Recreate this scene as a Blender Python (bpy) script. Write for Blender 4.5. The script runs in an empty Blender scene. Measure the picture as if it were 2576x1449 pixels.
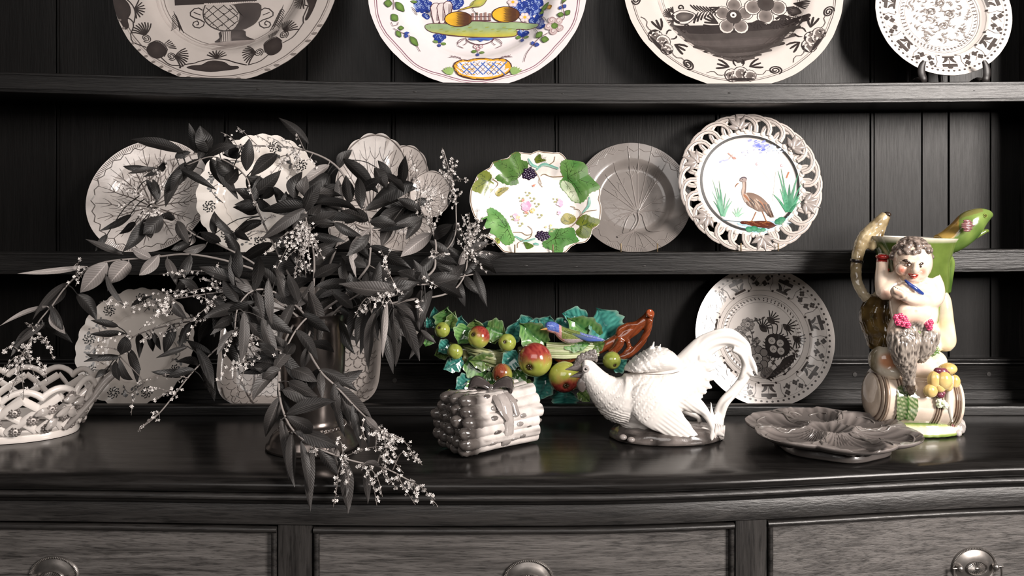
import bpy, bmesh, math, random
import numpy as np
from mathutils import Vector, Matrix, noise
PI = math.pi
random.seed(7)
SC = bpy.context.scene
COL = SC.collection

# ------------------------------------------------------------------ camera, light, exposure
FPX, CX, HY, ZC = 2100.0, 1288.0, 520.0, 0.3475
cam_d = bpy.data.cameras.new('camera')
cam_d.sensor_width = 36.0
cam_d.lens = FPX / 2576.0 * 36.0
cam_d.shift_y = -(724.5 - HY) / 2576.0
cam_d.clip_start = 0.02
cam = bpy.data.objects.new('camera', cam_d)
cam.location = (0, 0, ZC)
cam.rotation_euler = (PI / 2, 0, 0)
COL.objects.link(cam)
SC.camera = cam

world = bpy.data.worlds.new('world')
SC.world = world
world.use_nodes = True
world.node_tree.nodes['Background'].inputs[0].default_value = (1.0, 0.98, 0.97, 1)
world.node_tree.nodes['Background'].inputs[1].default_value = 0.010

def area_light(name, loc, target, sx, sy, power, col=(1, 0.97, 0.95), spread=PI):
    d = bpy.data.lights.new(name, 'AREA')
    d.shape = 'RECTANGLE'; d.size = sx; d.size_y = sy; d.energy = power; d.color = col
    d.spread = spread
    o = bpy.data.objects.new(name, d)
    o.location = loc
    o.rotation_euler = (Vector(target) - Vector(loc)).to_track_quat('-Z', 'Y').to_euler()
    COL.objects.link(o)
    return o
# daylight from the window to the right of the dresser
area_light('window_daylight', (1.75, -0.45, 1.00), (0.60, 1.45, 0.20), 0.7, 0.9, 112.0, (1.0, 0.925, 0.87))
# added broad weak fill lamp behind the camera, standing in for room daylight
area_light('added_room_fill', (-0.45, -1.4, 1.70), (-0.1, 1.4, 0.25), 2.4, 1.4, 34.0, (1.0, 0.94, 0.90))

SC.view_settings.view_transform = 'Standard'
SC.view_settings.look = 'None'
SC.view_settings.exposure = 0.0
SC.view_settings.gamma = 1.0
SC.view_settings.use_curve_mapping = False

# ------------------------------------------------------------------ helpers
def W(px, py, D):
    return Vector(((px - CX) * D / FPX, D, ZC - (py - HY) * D / FPX))

def X(px, D):
    return (px - CX) * D / FPX

def S(r, g, b):
    f = lambda c: (c / 255.0) / 12.92 if c / 255.0 <= 0.04045 else ((c / 255.0 + 0.055) / 1.055) ** 2.4
    return (f(r), f(g), f(b))

def lerp(a, b, t):
    return a + (b - a) * t

def mix(c1, c2, t):
    t = max(0.0, min(1.0, t))
    return tuple(a + (b - a) * t for a, b in zip(c1, c2))

def sstep(a, b, x):
    t = np.clip((x - a) / (b - a), 0, 1)
    return t * t * (3 - 2 * t)

def interp(x, tab):
    return float(np.interp(x, [a for a, b in tab], [b for a, b in tab]))

def catmull(pts, n, closed=False):
    P = [np.array(p, float) for p in pts]
    if len(P) < 3 and not closed:
        return [P[0] + (P[-1] - P[0]) * (i / n) for i in range(n + 1)]
    if closed:
        Q = [P[-1]] + P + [P[0], P[1]]
        m = len(P)
    else:
        Q = [2 * P[0] - P[1]] + P + [2 * P[-1] - P[-2]]
        m = len(P) - 1
    out = []
    tot = n if not closed else n
    for i in range(tot + (0 if closed else 1)):
        t = i / tot * m
        k = min(int(t), m - 1); u = t - k
        p0, p1, p2, p3 = Q[k], Q[k + 1], Q[k + 2], Q[k + 3]
        out.append(0.5 * (2 * p1 + (p2 - p0) * u + (2 * p0 - 5 * p1 + 4 * p2 - p3) * u * u + (3 * p1 - p0 - 3 * p2 + p3) * u ** 3))
    return out

WHITE = (0.8, 0.8, 0.8)

class MB:
    """collects verts, faces, vertex colours for ONE mesh object"""
    def __init__(s):
        s.v = []; s.f = []; s.c = []; s.m = []
    def add(s, vs, fs, col=WHITE, mi=0):
        o = len(s.v)
        s.v.extend([tuple(p) for p in vs])
        if isinstance(col, list):
            s.c.extend(col)
        else:
            s.c.extend([col] * len(vs))
        s.f.extend([tuple(i + o for i in f) for f in fs])
        s.m.extend([mi] * len(fs))
        return o
    def grid(s, rows, closed_u=False, col=WHITE, flip=False, caps=False, mi=0):
        n = len(rows); k = len(rows[0])
        vs = [p for r in rows for p in r]
        fs = []
        kk = k if closed_u else k - 1
        for i in range(n - 1):
            for j in range(kk):
                a, b = i * k + j, i * k + (j + 1) % k
                q = (a, b, b + k, a + k)
                fs.append(q[::-1] if flip else q)
        if caps:
            c0 = tuple(range(k)); c1 = tuple(range((n - 1) * k, n * k))
            fs.append(c0 if flip else c0[::-1]); fs.append(c1[::-1] if flip else c1)
        return s.add(vs, fs, col, mi)
    def lathe(s, prof, seg=32, c=(0, 0, 0), sx=1, sy=1, col=WHITE, rot=None, mi=0, caps=False):
        rows = []
        for r, z in prof:
            row = []
            for j in range(seg):
                a = 2 * PI * j / seg
                p = Vector((r * sx * math.cos(a), r * sy * math.sin(a), z))
                if rot is not None: p = rot @ p
                row.append((p.x + c[0], p.y + c[1], p.z + c[2]))
            rows.append(row)
        s.grid(rows, True, col, caps=caps, mi=mi)
    def sweep(s, pts, rad, seg=10, col=WHITE, up=(0, 1, 0), n=None, mi=0):
        """tube along pts; rad = per-point scalar or (ra, rb): ra across, rb along `up`"""
        if n:
            full = [tuple(p) + (tuple(r) if isinstance(r, (tuple, list)) else (r, r)) for p, r in zip(pts, rad)]
            q = catmull(full, n)
            pts = [x[:3] for x in q]; rad = [(max(x[3], 1e-5), max(x[4], 1e-5)) for x in q]
        P = [Vector(p) for p in pts]
        up = Vector(up).normalized()
        rows = []
        for i, p in enumerate(P):
            t = (P[min(i + 1, len(P) - 1)] - P[max(i - 1, 0)])
            if t.length < 1e-9: t = Vector((0, 0, 1))
            t.normalize()
            b = up - t * up.dot(t)
            if b.length < 1e-3: b = Vector((1, 0, 0)) - t * t.x
            b.normalize()
            a = b.cross(t)
            r = rad[i] if hasattr(rad[i], '__len__') else (rad[i], rad[i])
            rows.append([p + a * (r[0] * math.cos(2 * PI * j / seg)) + b * (r[1] * math.sin(2 * PI * j / seg)) for j in range(seg)])
        if isinstance(col, list) and len(col) == len(rows) and len(col) != len(rows) * seg:
            col = [c for c in col for _ in range(seg)]
        s.grid(rows, True, col, caps=True, mi=mi, flip=True)
    def ell(s, c, r, rot=None, seg=20, rings=12, col=WHITE, mi=0):
        if not hasattr(r, '__len__'): r = (r, r, r)
        rows = []
        for i in range(rings + 1):
            th = PI * i / rings
            row = []
            for j in range(seg):
                a = 2 * PI * j / seg
                st = max(math.sin(th), 1e-3)
                p = Vector((r[0] * st * math.cos(a), r[1] * st * math.sin(a), -r[2] * math.cos(th)))
                if rot is not None: p = rot @ p
                row.append(p + Vector(c))
            rows.append(row)
        s.grid(rows, True, col, caps=True, mi=mi)
    def box(s, a, b, col=WHITE, mi=0):
        (x0, y0, z0), (x1, y1, z1) = a, b
        v = [(x0, y0, z0), (x1, y0, z0), (x1, y1, z0), (x0, y1, z0), (x0, y0, z1), (x1, y0, z1), (x1, y1, z1), (x0, y1, z1)]
        s.add(v, [(0, 3, 2, 1), (4, 5, 6, 7), (0, 1, 5, 4), (1, 2, 6, 5), (2, 3, 7, 6), (3, 0, 4, 7)], col, mi)
    def bar(s, x0, x1, prof, nx=2, fn=None, col=WHITE, mi=0):
        """extrude a closed (y,z) profile along x; fn(x,y,z) bends it"""
        rows = []
        for i in range(nx + 1):
            x = lerp(x0, x1, i / nx)
            row = []
            for y, z in prof:
                row.append(fn(x, y, z) if fn else (x, y, z))
            rows.append(row)
        s.grid(rows, True, col, caps=True, mi=mi)
    def data(s, name='mesh'):
        me = bpy.data.meshes.new(name)
        me.from_pydata(s.v, [], s.f)
        a = me.color_attributes.new('Col', 'FLOAT_COLOR', 'POINT')
        buf = np.ones((len(s.v), 4), np.float32)
        if s.c: buf[:, :3] = np.array(s.c, np.float32)[:, :3]
        a.data.foreach_set('color', buf.ravel())
        return me

def fixn(me):
    bm = bmesh.new(); bm.from_mesh(me)
    bmesh.ops.recalc_face_normals(bm, faces=bm.faces)
    bm.to_mesh(me); bm.free()

def link(name, me, mat, parent=None, smooth=40, fix=True):
    if fix: fixn(me)
    me.name = name
    mats = mat if isinstance(mat, list) else [mat]
    for m in mats: me.materials.append(m)
    if smooth:
        me.shade_smooth()
        if smooth < 180: me.set_sharp_from_angle(angle=math.radians(smooth))
    o = bpy.data.objects.new(name, me)
    COL.objects.link(o)
    if parent is not None: o.parent = parent
    return o

def obj(name, mb, mat, parent=None, smooth=40, fix=True):
    me = mb.data(name)
    if len(mb.m) and max(mb.m) > 0: me.polygons.foreach_set('material_index', mb.m)
    return link(name, me, mat, parent, smooth, fix)

def tag(o, label, cat, group=None, kind=None):
    o['label'] = label; o['category'] = cat
    if group: o['group'] = group
    if kind: o['kind'] = kind
    return o

def thing(name, label, cat, loc=(0, 0, 0), rot=(0, 0, 0), group=None):
    o = bpy.data.objects.new(name, None)
    o.empty_display_size = 0.02
    o.location = loc; o.rotation_euler = rot
    COL.objects.link(o)
    return tag(o, label, cat, group)

def remesh(mb, voxel, smooth=4):
    """fuse overlapping closed solids into one skin; returns (verts Nx3, faces)"""
    me = mb.data('tmp'); fixn(me)
    o = bpy.data.objects.new('tmp', me); COL.objects.link(o)
    m = o.modifiers.new('r', 'REMESH'); m.mode = 'VOXEL'; m.voxel_size = voxel; m.adaptivity = 0
    if smooth:
        k = o.modifiers.new('s', 'SMOOTH'); k.factor = 0.5; k.iterations = smooth
    bpy.context.view_layer.update()
    dg = bpy.context.evaluated_depsgraph_get()
    e = o.evaluated_get(dg)
    m2 = e.to_mesh()
    n = len(m2.vertices)
    co = np.empty(n * 3, np.float32); m2.vertices.foreach_get('co', co)
    no = np.empty(n * 3, np.float32); m2.vertices.foreach_get('normal', no)
    fs = [tuple(p.vertices) for p in m2.polygons]
    e.to_mesh_clear()
    bpy.data.objects.remove(o); bpy.data.meshes.remove(me)
    return co.reshape(-1, 3).astype(float), no.reshape(-1, 3).astype(float), fs

def mesh_from(co, fs, col):
    me = bpy.data.meshes.new('m')
    me.from_pydata([tuple(p) for p in co], [], fs)
    a = me.color_attributes.new('Col', 'FLOAT_COLOR', 'POINT')
    buf = np.ones((len(co), 4), np.float32)
    buf[:, :3] = col
    a.data.foreach_set('color', buf.ravel())
    return me

def vnoise(P, scale, seed=0.0):
    return np.array([noise.noise((p[0] * scale + seed, p[1] * scale + seed * 1.7, p[2] * scale - seed)) for p in P])

# ------------------------------------------------------------------ materials
def new_mat(name):
    m = bpy.data.materials.new(name); m.use_nodes = True
    nt = m.node_tree
    return m, nt, nt.nodes['Principled BSDF']

def N(nt, typ, **kw):
    n = nt.nodes.new(typ)
    for k, v in kw.items():
        if k.startswith('i_'):
            key = k[2:]
            key = int(key) if key.isdigit() else key.replace('_', ' ')
            n.inputs[key].default_value = v
        else:
            setattr(n, k, v)
    return n

def ramp(nt, stops):
    r = nt.nodes.new('ShaderNodeValToRGB')
    el = r.color_ramp.elements
    while len(el) < len(stops): el.new(0.5)
    for e, (p, c) in zip(el, stops):
        e.position = p; e.color = (c[0], c[1], c[2], 1)
    return r

def wood_mat(name, dark, mid, light, scale=(1.2, 22, 22), rough=0.42, spec=0.5, bump=0.25, streak=1.0, seed=0.0):
    m, nt, b = new_mat(name)
    L = nt.links.new
    tc = N(nt, 'ShaderNodeTexCoord')
    mp = N(nt, 'ShaderNodeMapping'); mp.inputs['Scale'].default_value = scale; mp.inputs['Location'].default_value = (seed, seed * 2, seed * 3)
    L(tc.outputs['Object'], mp.inputs['Vector'])
    n1 = N(nt, 'ShaderNodeTexNoise', i_Scale=3.0, i_Detail=8.0, i_Roughness=0.65, i_Distortion=0.6)
    L(mp.outputs[0], n1.inputs['Vector'])
    mp2 = N(nt, 'ShaderNodeMapping'); mp2.inputs['Scale'].default_value = tuple(6 * s if s > 5 else 9 * s for s in scale)
    L(tc.outputs['Object'], mp2.inputs['Vector'])
    n2 = N(nt, 'ShaderNodeTexNoise', i_Scale=2.0, i_Detail=5.0, i_Roughness=0.6)
    L(mp2.outputs[0], n2.inputs['Vector'])
    n3 = N(nt, 'ShaderNodeTexNoise', i_Scale=2.2, i_Detail=3.0)
    L(tc.outputs['Object'], n3.inputs['Vector'])
    r1 = ramp(nt, [(0.30, dark), (0.52, mid), (0.75, light)])
    L(n1.outputs['Fac'], r1.inputs['Fac'])
    r2 = ramp(nt, [(0.36, (0.25, 0.25, 0.25)), (0.50, (1, 1, 1))])
    L(n2.outputs['Fac'], r2.inputs['Fac'])
    mx = N(nt, 'ShaderNodeMixRGB', blend_type='MULTIPLY'); mx.inputs[0].default_value = 0.75 * streak
    L(r1.outputs[0], mx.inputs[1]); L(r2.outputs[0], mx.inputs[2])
    r3 = ramp(nt, [(0.3, (0.7, 0.7, 0.7)), (0.7, (1.25, 1.25, 1.25))])
    L(n3.outputs['Fac'], r3.inputs['Fac'])
    mx2 = N(nt, 'ShaderNodeMixRGB', blend_type='MULTIPLY'); mx2.inputs[0].default_value = 0.8
    L(mx.outputs[0], mx2.inputs[1]); L(r3.outputs[0], mx2.inputs[2])
    L(mx2.outputs[0], b.inputs['Base Color'])
    mr = N(nt, 'ShaderNodeMapRange'); mr.inputs[3].default_value = rough + 0.10; mr.inputs[4].default_value = rough - 0.06
    L(n2.outputs['Fac'], mr.inputs[0]); L(mr.outputs[0], b.inputs['Roughness'])
    b.inputs['Specular IOR Level'].default_value = spec
    bp = N(nt, 'ShaderNodeBump', i_Strength=bump, i_Distance=0.0015)
    L(n2.outputs['Fac'], bp.inputs['Height']); L(bp.outputs[0], b.inputs['Normal'])
    return m

def glaze_mat(name, rough=0.12, coat=0.6, bump=0.0, bscale=120.0, mottle=0.0, metallic=0.0, spec=0.5, sss=0.0):
    """ceramic glaze: colour from the part's own 'Col' attribute, slight mottling, glossy"""
    m, nt, b = new_mat(name)
    L = nt.links.new
    at = N(nt, 'ShaderNodeAttribute', attribute_name='Col')
    out = at.outputs['Color']
    tc = N(nt, 'ShaderNodeTexCoord')
    if mottle > 0:
        n1 = N(nt, 'ShaderNodeTexNoise', i_Scale=60.0, i_Detail=4.0)
        L(tc.outputs['Object'], n1.inputs['Vector'])
        r = ramp(nt, [(0.3, (1 - mottle,) * 3), (0.7, (1 + mottle * 0.4,) * 3)])
        L(n1.outputs['Fac'], r.inputs['Fac'])
        mx = N(nt, 'ShaderNodeMixRGB', blend_type='MULTIPLY'); mx.inputs[0].default_value = 1.0
        L(out, mx.inputs[1]); L(r.outputs[0], mx.inputs[2]); out = mx.outputs[0]
    L(out, b.inputs['Base Color'])
    b.inputs['Roughness'].default_value = rough
    b.inputs['Metallic'].default_value = metallic
    b.inputs['Specular IOR Level'].default_value = spec
    b.inputs['Coat Weight'].default_value = coat
    b.inputs['Coat Roughness'].default_value = 0.04
    if bump > 0:
        n2 = N(nt, 'ShaderNodeTexNoise', i_Scale=bscale, i_Detail=3.0)
        L(tc.outputs['Object'], n2.inputs['Vector'])
        bp = N(nt, 'ShaderNodeBump', i_Strength=bump, i_Distance=0.001)
        L(n2.outputs['Fac'], bp.inputs['Height']); L(bp.outputs[0], b.inputs['Normal'])
        L(bp.outputs[0], b.inputs['Coat Normal'])
    return m

GLAZE = glaze_mat('tin_glaze', 0.22, 0.35, 0.06, 90, 0.03)
PAINT = glaze_mat('glaze_painting', 0.25, 0.35, 0.0, 90, 0.16)
MAJOLICA = glaze_mat('majolica_glaze', 0.16, 0.7, 0.12, 160, 0.14)
BISQUE = glaze_mat('bisque_porcelain', 0.42, 0.15, 0.05, 300, 0.02)
METAL = glaze_mat('pewter', 0.24, 0.0, 0.05, 60, 0.08, metallic=0.9)
BRASS = glaze_mat('aged_brass', 0.36, 0.0, 0.12, 90, 0.35, metallic=0.85)
STEMM = glaze_mat('plant_stem', 0.55, 0.0, 0.1, 300, 0.2)
FLOWERM = glaze_mat('blossom', 0.6, 0.0, 0.0, 300, 0.05)
IRON = glaze_mat('dark_iron', 0.45, 0.0, 0.1, 200, 0.2)

def leaf_mat():
    m, nt, b = new_mat('leaf_blade')
    L = nt.links.new
    at = N(nt, 'ShaderNodeAttribute', attribute_name='Col')
    uv = N(nt, 'ShaderNodeUVMap', uv_map='UVMap')
    sp = N(nt, 'ShaderNodeSeparateXYZ'); L(uv.outputs[0], sp.inputs[0])
    ab = N(nt, 'ShaderNodeMath', operation='ABSOLUTE'); L(sp.outputs[0], ab.inputs[0])
    m1 = N(nt, 'ShaderNodeMath', operation='MULTIPLY'); m1.inputs[1].default_value = 120.0; L(sp.outputs[1], m1.inputs[0])
    m2 = N(nt, 'ShaderNodeMath', operation='MULTIPLY'); m2.inputs[1].default_value = 16.0; L(ab.outputs[0], m2.inputs[0])
    sb = N(nt, 'ShaderNodeMath', operation='SUBTRACT'); L(m1.outputs[0], sb.inputs[0]); L(m2.outputs[0], sb.inputs[1])
    sn = N(nt, 'ShaderNodeMath', operation='SINE'); L(sb.outputs[0], sn.inputs[0])
    # midrib line
    mr = N(nt, 'ShaderNodeMapRange'); mr.inputs[1].default_value = 0.03; mr.inputs[2].default_value = 0.09; mr.inputs[3].default_value = 1.0; mr.inputs[4].default_value = 0.0
    L(ab.outputs[0], mr.inputs[0])
    vr = ramp(nt, [(0.0, (0.94,) * 3), (0.75, (1.0,) * 3), (1.0, (1.16,) * 3)])
    mm = N(nt, 'ShaderNodeMapRange'); mm.inputs[1].default_value = -1; mm.inputs[2].default_value = 1
    L(sn.outputs[0], mm.inputs[0]); L(mm.outputs[0], vr.inputs['Fac'])
    mx = N(nt, 'ShaderNodeMixRGB', blend_type='MULTIPLY'); mx.inputs[0].default_value = 0.8
    L(at.outputs['Color'], mx.inputs[1]); L(vr.outputs[0], mx.inputs[2])
    rib = N(nt, 'ShaderNodeMixRGB', blend_type='MIX')
    rg = N(nt, 'ShaderNodeMixRGB', blend_type='MULTIPLY'); rg.inputs[0].default_value = 1; rg.inputs[2].default_value = (1.9, 1.9, 1.9, 1)
    L(at.outputs['Color'], rg.inputs[1])
    L(mr.outputs[0], rib.inputs[0]); L(mx.outputs[0], rib.inputs[1]); L(rg.outputs[0], rib.inputs[2])
    L(rib.outputs[0], b.inputs['Base Color'])
    b.inputs['Roughness'].default_value = 0.48
    b.inputs['Specular IOR Level'].default_value = 0.35
    bp = N(nt, 'ShaderNodeBump', i_Strength=0.16, i_Distance=0.001)
    L(sn.outputs[0], bp.inputs['Height']); L(bp.outputs[0], b.inputs['Normal'])
    return m
LEAFM = leaf_mat()
# ------------------------------------------------------------------ the setting
WALLM = wood_mat('wall_plaster', (0.03, 0.028, 0.027), (0.04, 0.038, 0.036), (0.05, 0.047, 0.045), (3, 3, 3), 0.8, 0.2, 0.1, 0.3)
FLOORM = wood_mat('floor_boards', (0.02, 0.018, 0.017), (0.03, 0.028, 0.026), (0.045, 0.042, 0.04), (1.2, 20, 20), 0.5, 0.4)
mb = MB(); mb.box((-2.6, 1.60, -0.86), (2.6, 1.68, 1.8)); o = obj('wall_back', mb, WALLM); o['kind'] = 'structure'
mb = MB(); mb.box((-2.6, -2.6, -0.90), (2.6, 1.60, -0.86)); o = obj('floor', mb, FLOORM); o['kind'] = 'structure'

# ------------------------------------------------------------------ dresser base
OAK = wood_mat('dark_oak', (0.0066, 0.0059, 0.0057), (0.0236, 0.0218, 0.0208), (0.0449, 0.0416, 0.0397), (1.4, 26, 26), 0.36, 0.45, 0.35)
OAKV = wood_mat('dark_oak_upright', (0.0084, 0.0075, 0.0072), (0.0300, 0.0276, 0.0264), (0.0570, 0.0528, 0.0504), (26, 26, 1.4), 0.38, 0.5, 0.35)
OAKTOP = wood_mat('polished_oak_top', (0.0054, 0.0049, 0.0046), (0.0146, 0.0134, 0.0128), (0.0250, 0.0231, 0.0221), (1.2, 22, 22), 0.19, 0.22, 0.08, 0.6)
OAKDRAWER = wood_mat('figured_oak_drawer', (0.0328, 0.0298, 0.0282), (0.1042, 0.0960, 0.0915), (0.1667, 0.1548, 0.1474), (2.2, 46, 46), 0.42, 0.5, 0.5)
BACK = wood_mat('dark_pine_boards', (0.0022, 0.0020, 0.0018), (0.0043, 0.0038, 0.0036), (0.0073, 0.0066, 0.0063), (30, 30, 1.2), 0.42, 0.26, 0.2)
RACKW = wood_mat('rack_oak', (0.0028, 0.0024, 0.0023), (0.0096, 0.0088, 0.0085), (0.0197, 0.0182, 0.0175), (1.3, 30, 30), 0.37, 0.52, 0.4)

BX0, BX1 = -1.15, 1.10
def bow(x, y, z):
    """bends the front back a little towards both ends, to fit its edge lines in image pixels"""
    w = 1.0 - float(sstep(1.30, 1.50, y))
    r = 0.075 * float(sstep(0.02, 0.80, x)) ** 1.15 + 0.018 * float(sstep(0.1, 0.75, -x))
    return (x, y + r * w, z)
def rnd(pts):
    return pts
base = thing('dresser_base', 'long dark oak dresser base with three drawers and polished worktop', 'dresser', (0, 1.3, -0.86))
def bpart(name, mb, mat, parent=base, smooth=40):
    o = obj(name, mb, mat, parent, smooth)
    o.location = (0, -1.3, 0.86) if parent is base else (0, 0, 0)
    return o
# worktop with a rounded nosing
prof = [(1.545, 0.0)]
prof += [(1.098, 0.0), (1.084, -0.0006), (1.0735, -0.0022), (1.0665, -0.0050), (1.0630, -0.0090), (1.0625, -0.013), (1.0650, -0.0175), (1.0690, -0.0200), (1.545, -0.020)]
mb = MB(); mb.bar(BX0, BX1, prof, 48, bow); bpart('worktop', mb, OAKTOP, smooth=60)
# moulding under the worktop
prof = [(1.30, -0.0203), (1.080, -0.0203), (1.0740, -0.0225), (1.0700, -0.0255), (1.0692, -0.0285), (1.0712, -0.0310), (1.0760, -0.0318), (1.0770, -0.0345), (1.0800, -0.0380), (1.0835, -0.0395), (1.30, -0.0395)]
mb = MB(); mb.bar(BX0 + 0.01, BX1 - 0.01, prof, 48, bow); bpart('cornice_moulding', mb, OAK, smooth=60)
prof = [(1.32, -0.0397), (1.0850, -0.0397), (1.0840, -0.0410), (1.0840, -0.0665), (1.0850, -0.0675), (1.32, -0.0675)]
mb = MB(); mb.bar(BX0 + 0.012, BX1 - 0.012, prof, 48, bow); bpart('frieze_rail', mb, OAK)
# carcass behind the drawers and down to the floor
mb = MB()
mb.bar(BX0 + 0.012, BX1 - 0.012, [(1.54, -0.0677), (1.115, -0.0677), (1.115, -0.275), (1.54, -0.275)], 24, bow)
bpart('carcass', mb, OAK)
mb = MB()
mb.bar(BX0 + 0.012, BX1 - 0.012, [(1.13, -0.2752), (1.086, -0.2752), (1.086, -0.32), (1.13, -0.32)], 24, bow)
bpart('lower_rail', mb, OAK)
for x in (BX0 + 0.05, -0.28, 0.32, BX1 - 0.05):
    mb = MB()
    q = bow(x, 1.11, 0)
    mb.lathe([(0.03, 0), (0.03, 0.05), (0.022, 0.07), (0.026, 0.2), (0.018, 0.26), (0.03, 0.30), (0.03, 0.54)], 16, (x, q[1] + 0.03, -0.86), caps=True)
    bpart('leg', mb, OAKV)
DF = 1.085
# stiles between the drawers
for pa, pb in ((697, 783), (1861, 1943)):
    mb = MB()
    mb.bar(X(pa, DF), X(pb, DF), [(1.114, -0.0678), (1.0865, -0.0678), (1.0865, -0.2749), (1.114, -0.2749)], 2, bow)
    bpart('stile', mb, OAKV)
# drawers: panel set inside a raised cockbead, oval brass handle
def drawer(pa, pb, hx, hz):
    x0, x1 = (pa if abs(pa) < 3 else X(pa, DF)), (pb if abs(pb) < 3 else X(pb, DF))
    z1, z0 = -0.0712, -0.268
    mb = MB(); mb.bar(x0 + 0.004, x1 - 0.004, [(1.112, z1 - 0.004), (1.0905, z1 - 0.004), (1.0905, z0 + 0.004), (1.112, z0 + 0.004)], 16, bow)
    d = bpart('drawer', mb, OAKDRAWER)
    bead = [(1.0903, 0), (1.0860, 0.0), (1.0838, -0.0015), (1.0832, -0.0036), (1.0838, -0.0057), (1.0860, -0.0072), (1.0903, -0.0072)]
    mb = MB()
    mb.bar(x0, x1, [(y, z1 + z) for y, z in bead], 20, bow)
    mb.bar(x0, x1, [(y, z0 + 0.0072 + z) for y, z in bead], 20, bow)
    for xa in (x0, x1 - 0.0072):
        rows = []
        for zz in (z0 + 0.0072, z1 - 0.0072):
            rows.append([bow(xa - dz, y, zz) for y, dz in bead])
        mb.grid(rows, True, caps=True)
    bpart('cockbead', mb, OAK, d, 60)
    # handle
    q = bow(hx, 1.0905, 0); sl = (bow(hx + 0.01, 1.09, 0)[1] - bow(hx - 0.01, 1.09, 0)[1]) / 0.02
    M = Matrix.Translation((hx, q[1] - 0.0003, hz)) @ Matrix.Rotation(math.atan(sl), 4, 'Z') @ Matrix.Rotation(PI / 2, 4, 'X')
    # local: x right, y up, z towards the viewer
    def put(name, mb):
        mb.v = [tuple(M @ Vector(p)) for p in mb.v]
        o = obj(name, mb, BRASS, d, 50)
        return o
    bc = (0.27, 0.25, 0.235)
    rx, ry = 0.0335, 0.0270
    mb = MB()
    pr = [(0.0005, 0.0062), (0.30, 0.0062), (0.45, 0.0058), (0.70, 0.0042), (0.83, 0.0016), (0.87, 0.0014), (0.90, 0.0024), (0.94, 0.0030), (0.975, 0.0022), (1.0, 0.0)]
    mb.lathe([(r, z) for r, z in pr], 56, (0, 0, 0), rx, ry, col=bc)
    put('handle_backplate', mb)
    mb = MB()
    for k in range(84):
        a = 2 * PI * k / 84
        for rr in (0.915, 0.962):
            mb.ell((rx * rr * math.cos(a), ry * rr * math.sin(a), 0.0029), (0.0007, 0.0007, 0.0008), None, 5, 4, bc)
    put('beaded_edge', mb)
    mb = MB()
    mb.lathe([(0.78, 0.004), (0.82, 0.0078), (0.88, 0.0086), (0.94, 0.0078), (1.0, 0.005)], 40, (0, 0, 0), 0.0165, 0.0105, col=bc)
    for k in range(24):
        a = 2 * PI * k / 24
        c, s_ = math.cos(a), math.sin(a)
        mb.sweep([(0.004 * c, 0.0022 * s_, 0.0078), (0.0085 * c, 0.0052 * s_, 0.0072), (0.0125 * c, 0.0078 * s_, 0.0062)], [0.0004, 0.0008, 0.0011], 5, bc, up=(0, 0, 1))
    mb.ell((0, 0, 0.0068), (0.0045, 0.0018, 0.0022), None, 12, 6, bc)
    put('handle_boss', mb)
    for sx in (-1, 1):
        mb = MB()
        px_ = sx * 0.0262
        mb.lathe([(0.0018, 0.0), (0.0018, 0.006), (0.0040, 0.0068), (0.0046, 0.0090), (0.0042, 0.0112), (0.0030, 0.0124), (0.0012, 0.0132), (0.0001, 0.0134)], 18, (px_, 0.0015, 0), col=bc)
        mb.sweep([(px_, 0.0015, 0.009), (px_ + sx * 0.0095, 0.002, 0.009)], [0.0011, 0.0011], 8, bc)
        mb.ell((px_ + sx * 0.0098, 0.002, 0.009), 0.0017, None, 10, 6, bc)
        put('handle_post', mb)
    mb = MB()
    pts = [(-0.0345, 0.002, 0.009), (-0.0350, -0.010, 0.0095), (-0.0310, -0.028, 0.0105), (-0.0180, -0.0395, 0.0115), (0, -0.0430, 0.012),
           (0.0180, -0.0395, 0.0115), (0.0310, -0.028, 0.0105), (0.0350, -0.010, 0.0095), (0.0345, 0.002, 0.009)]
    mb.sweep(pts, [0.0014, 0.0015, 0.0018, 0.0022, 0.0026, 0.0022, 0.0018, 0.0015, 0.0014], 10, bc, up=(0, 0, 1), n=32)
    put('handle_bail', mb)
    return d
drawer(-1.12, 693, X(135, DF + 0.018), -0.1415)
drawer(787, 1857, X(1330, DF), -0.1390)
drawer(1947, 1.07, X(2458, DF + 0.062), -0.1500)

# ------------------------------------------------------------------ plate rack on top of the base
rack = thing('plate_rack', 'dark panelled plate rack with two shelves standing on the dresser', 'shelf', (0, 1.45, 0.0))
def rpart(name, mb, mat, smooth=40):
    o = obj(name, mb, mat, rack, smooth); o.location = (0, -1.45, 0.0); return o
YS, YB = 1.400, 1.528           # shelf front, face of the back boards
TOP_EDGE_PX = [(-400, 172), (0, 180), (400, 191), (800, 203), (1200, 208), (1600, 210), (2000, 209), (2576, 204), (2900, 200)]  # top shelf's front edge in image pixels; the board is bent to fit it
MID_EDGE_PX = [(-400, 633), (0, 633), (250, 634), (1250, 636), (1800, 633), (2576, 626), (2900, 622)]  # middle shelf, likewise curved to match its edge in image pixels
def ztop(x): return ZC - (interp(x * FPX / YS + CX, TOP_EDGE_PX) - HY) * YS / FPX
def zmid(x): return ZC - (interp(x * FPX / YS + CX, MID_EDGE_PX) - HY) * YS / FPX
RX0, RX1 = -1.08, 0.93
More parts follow.
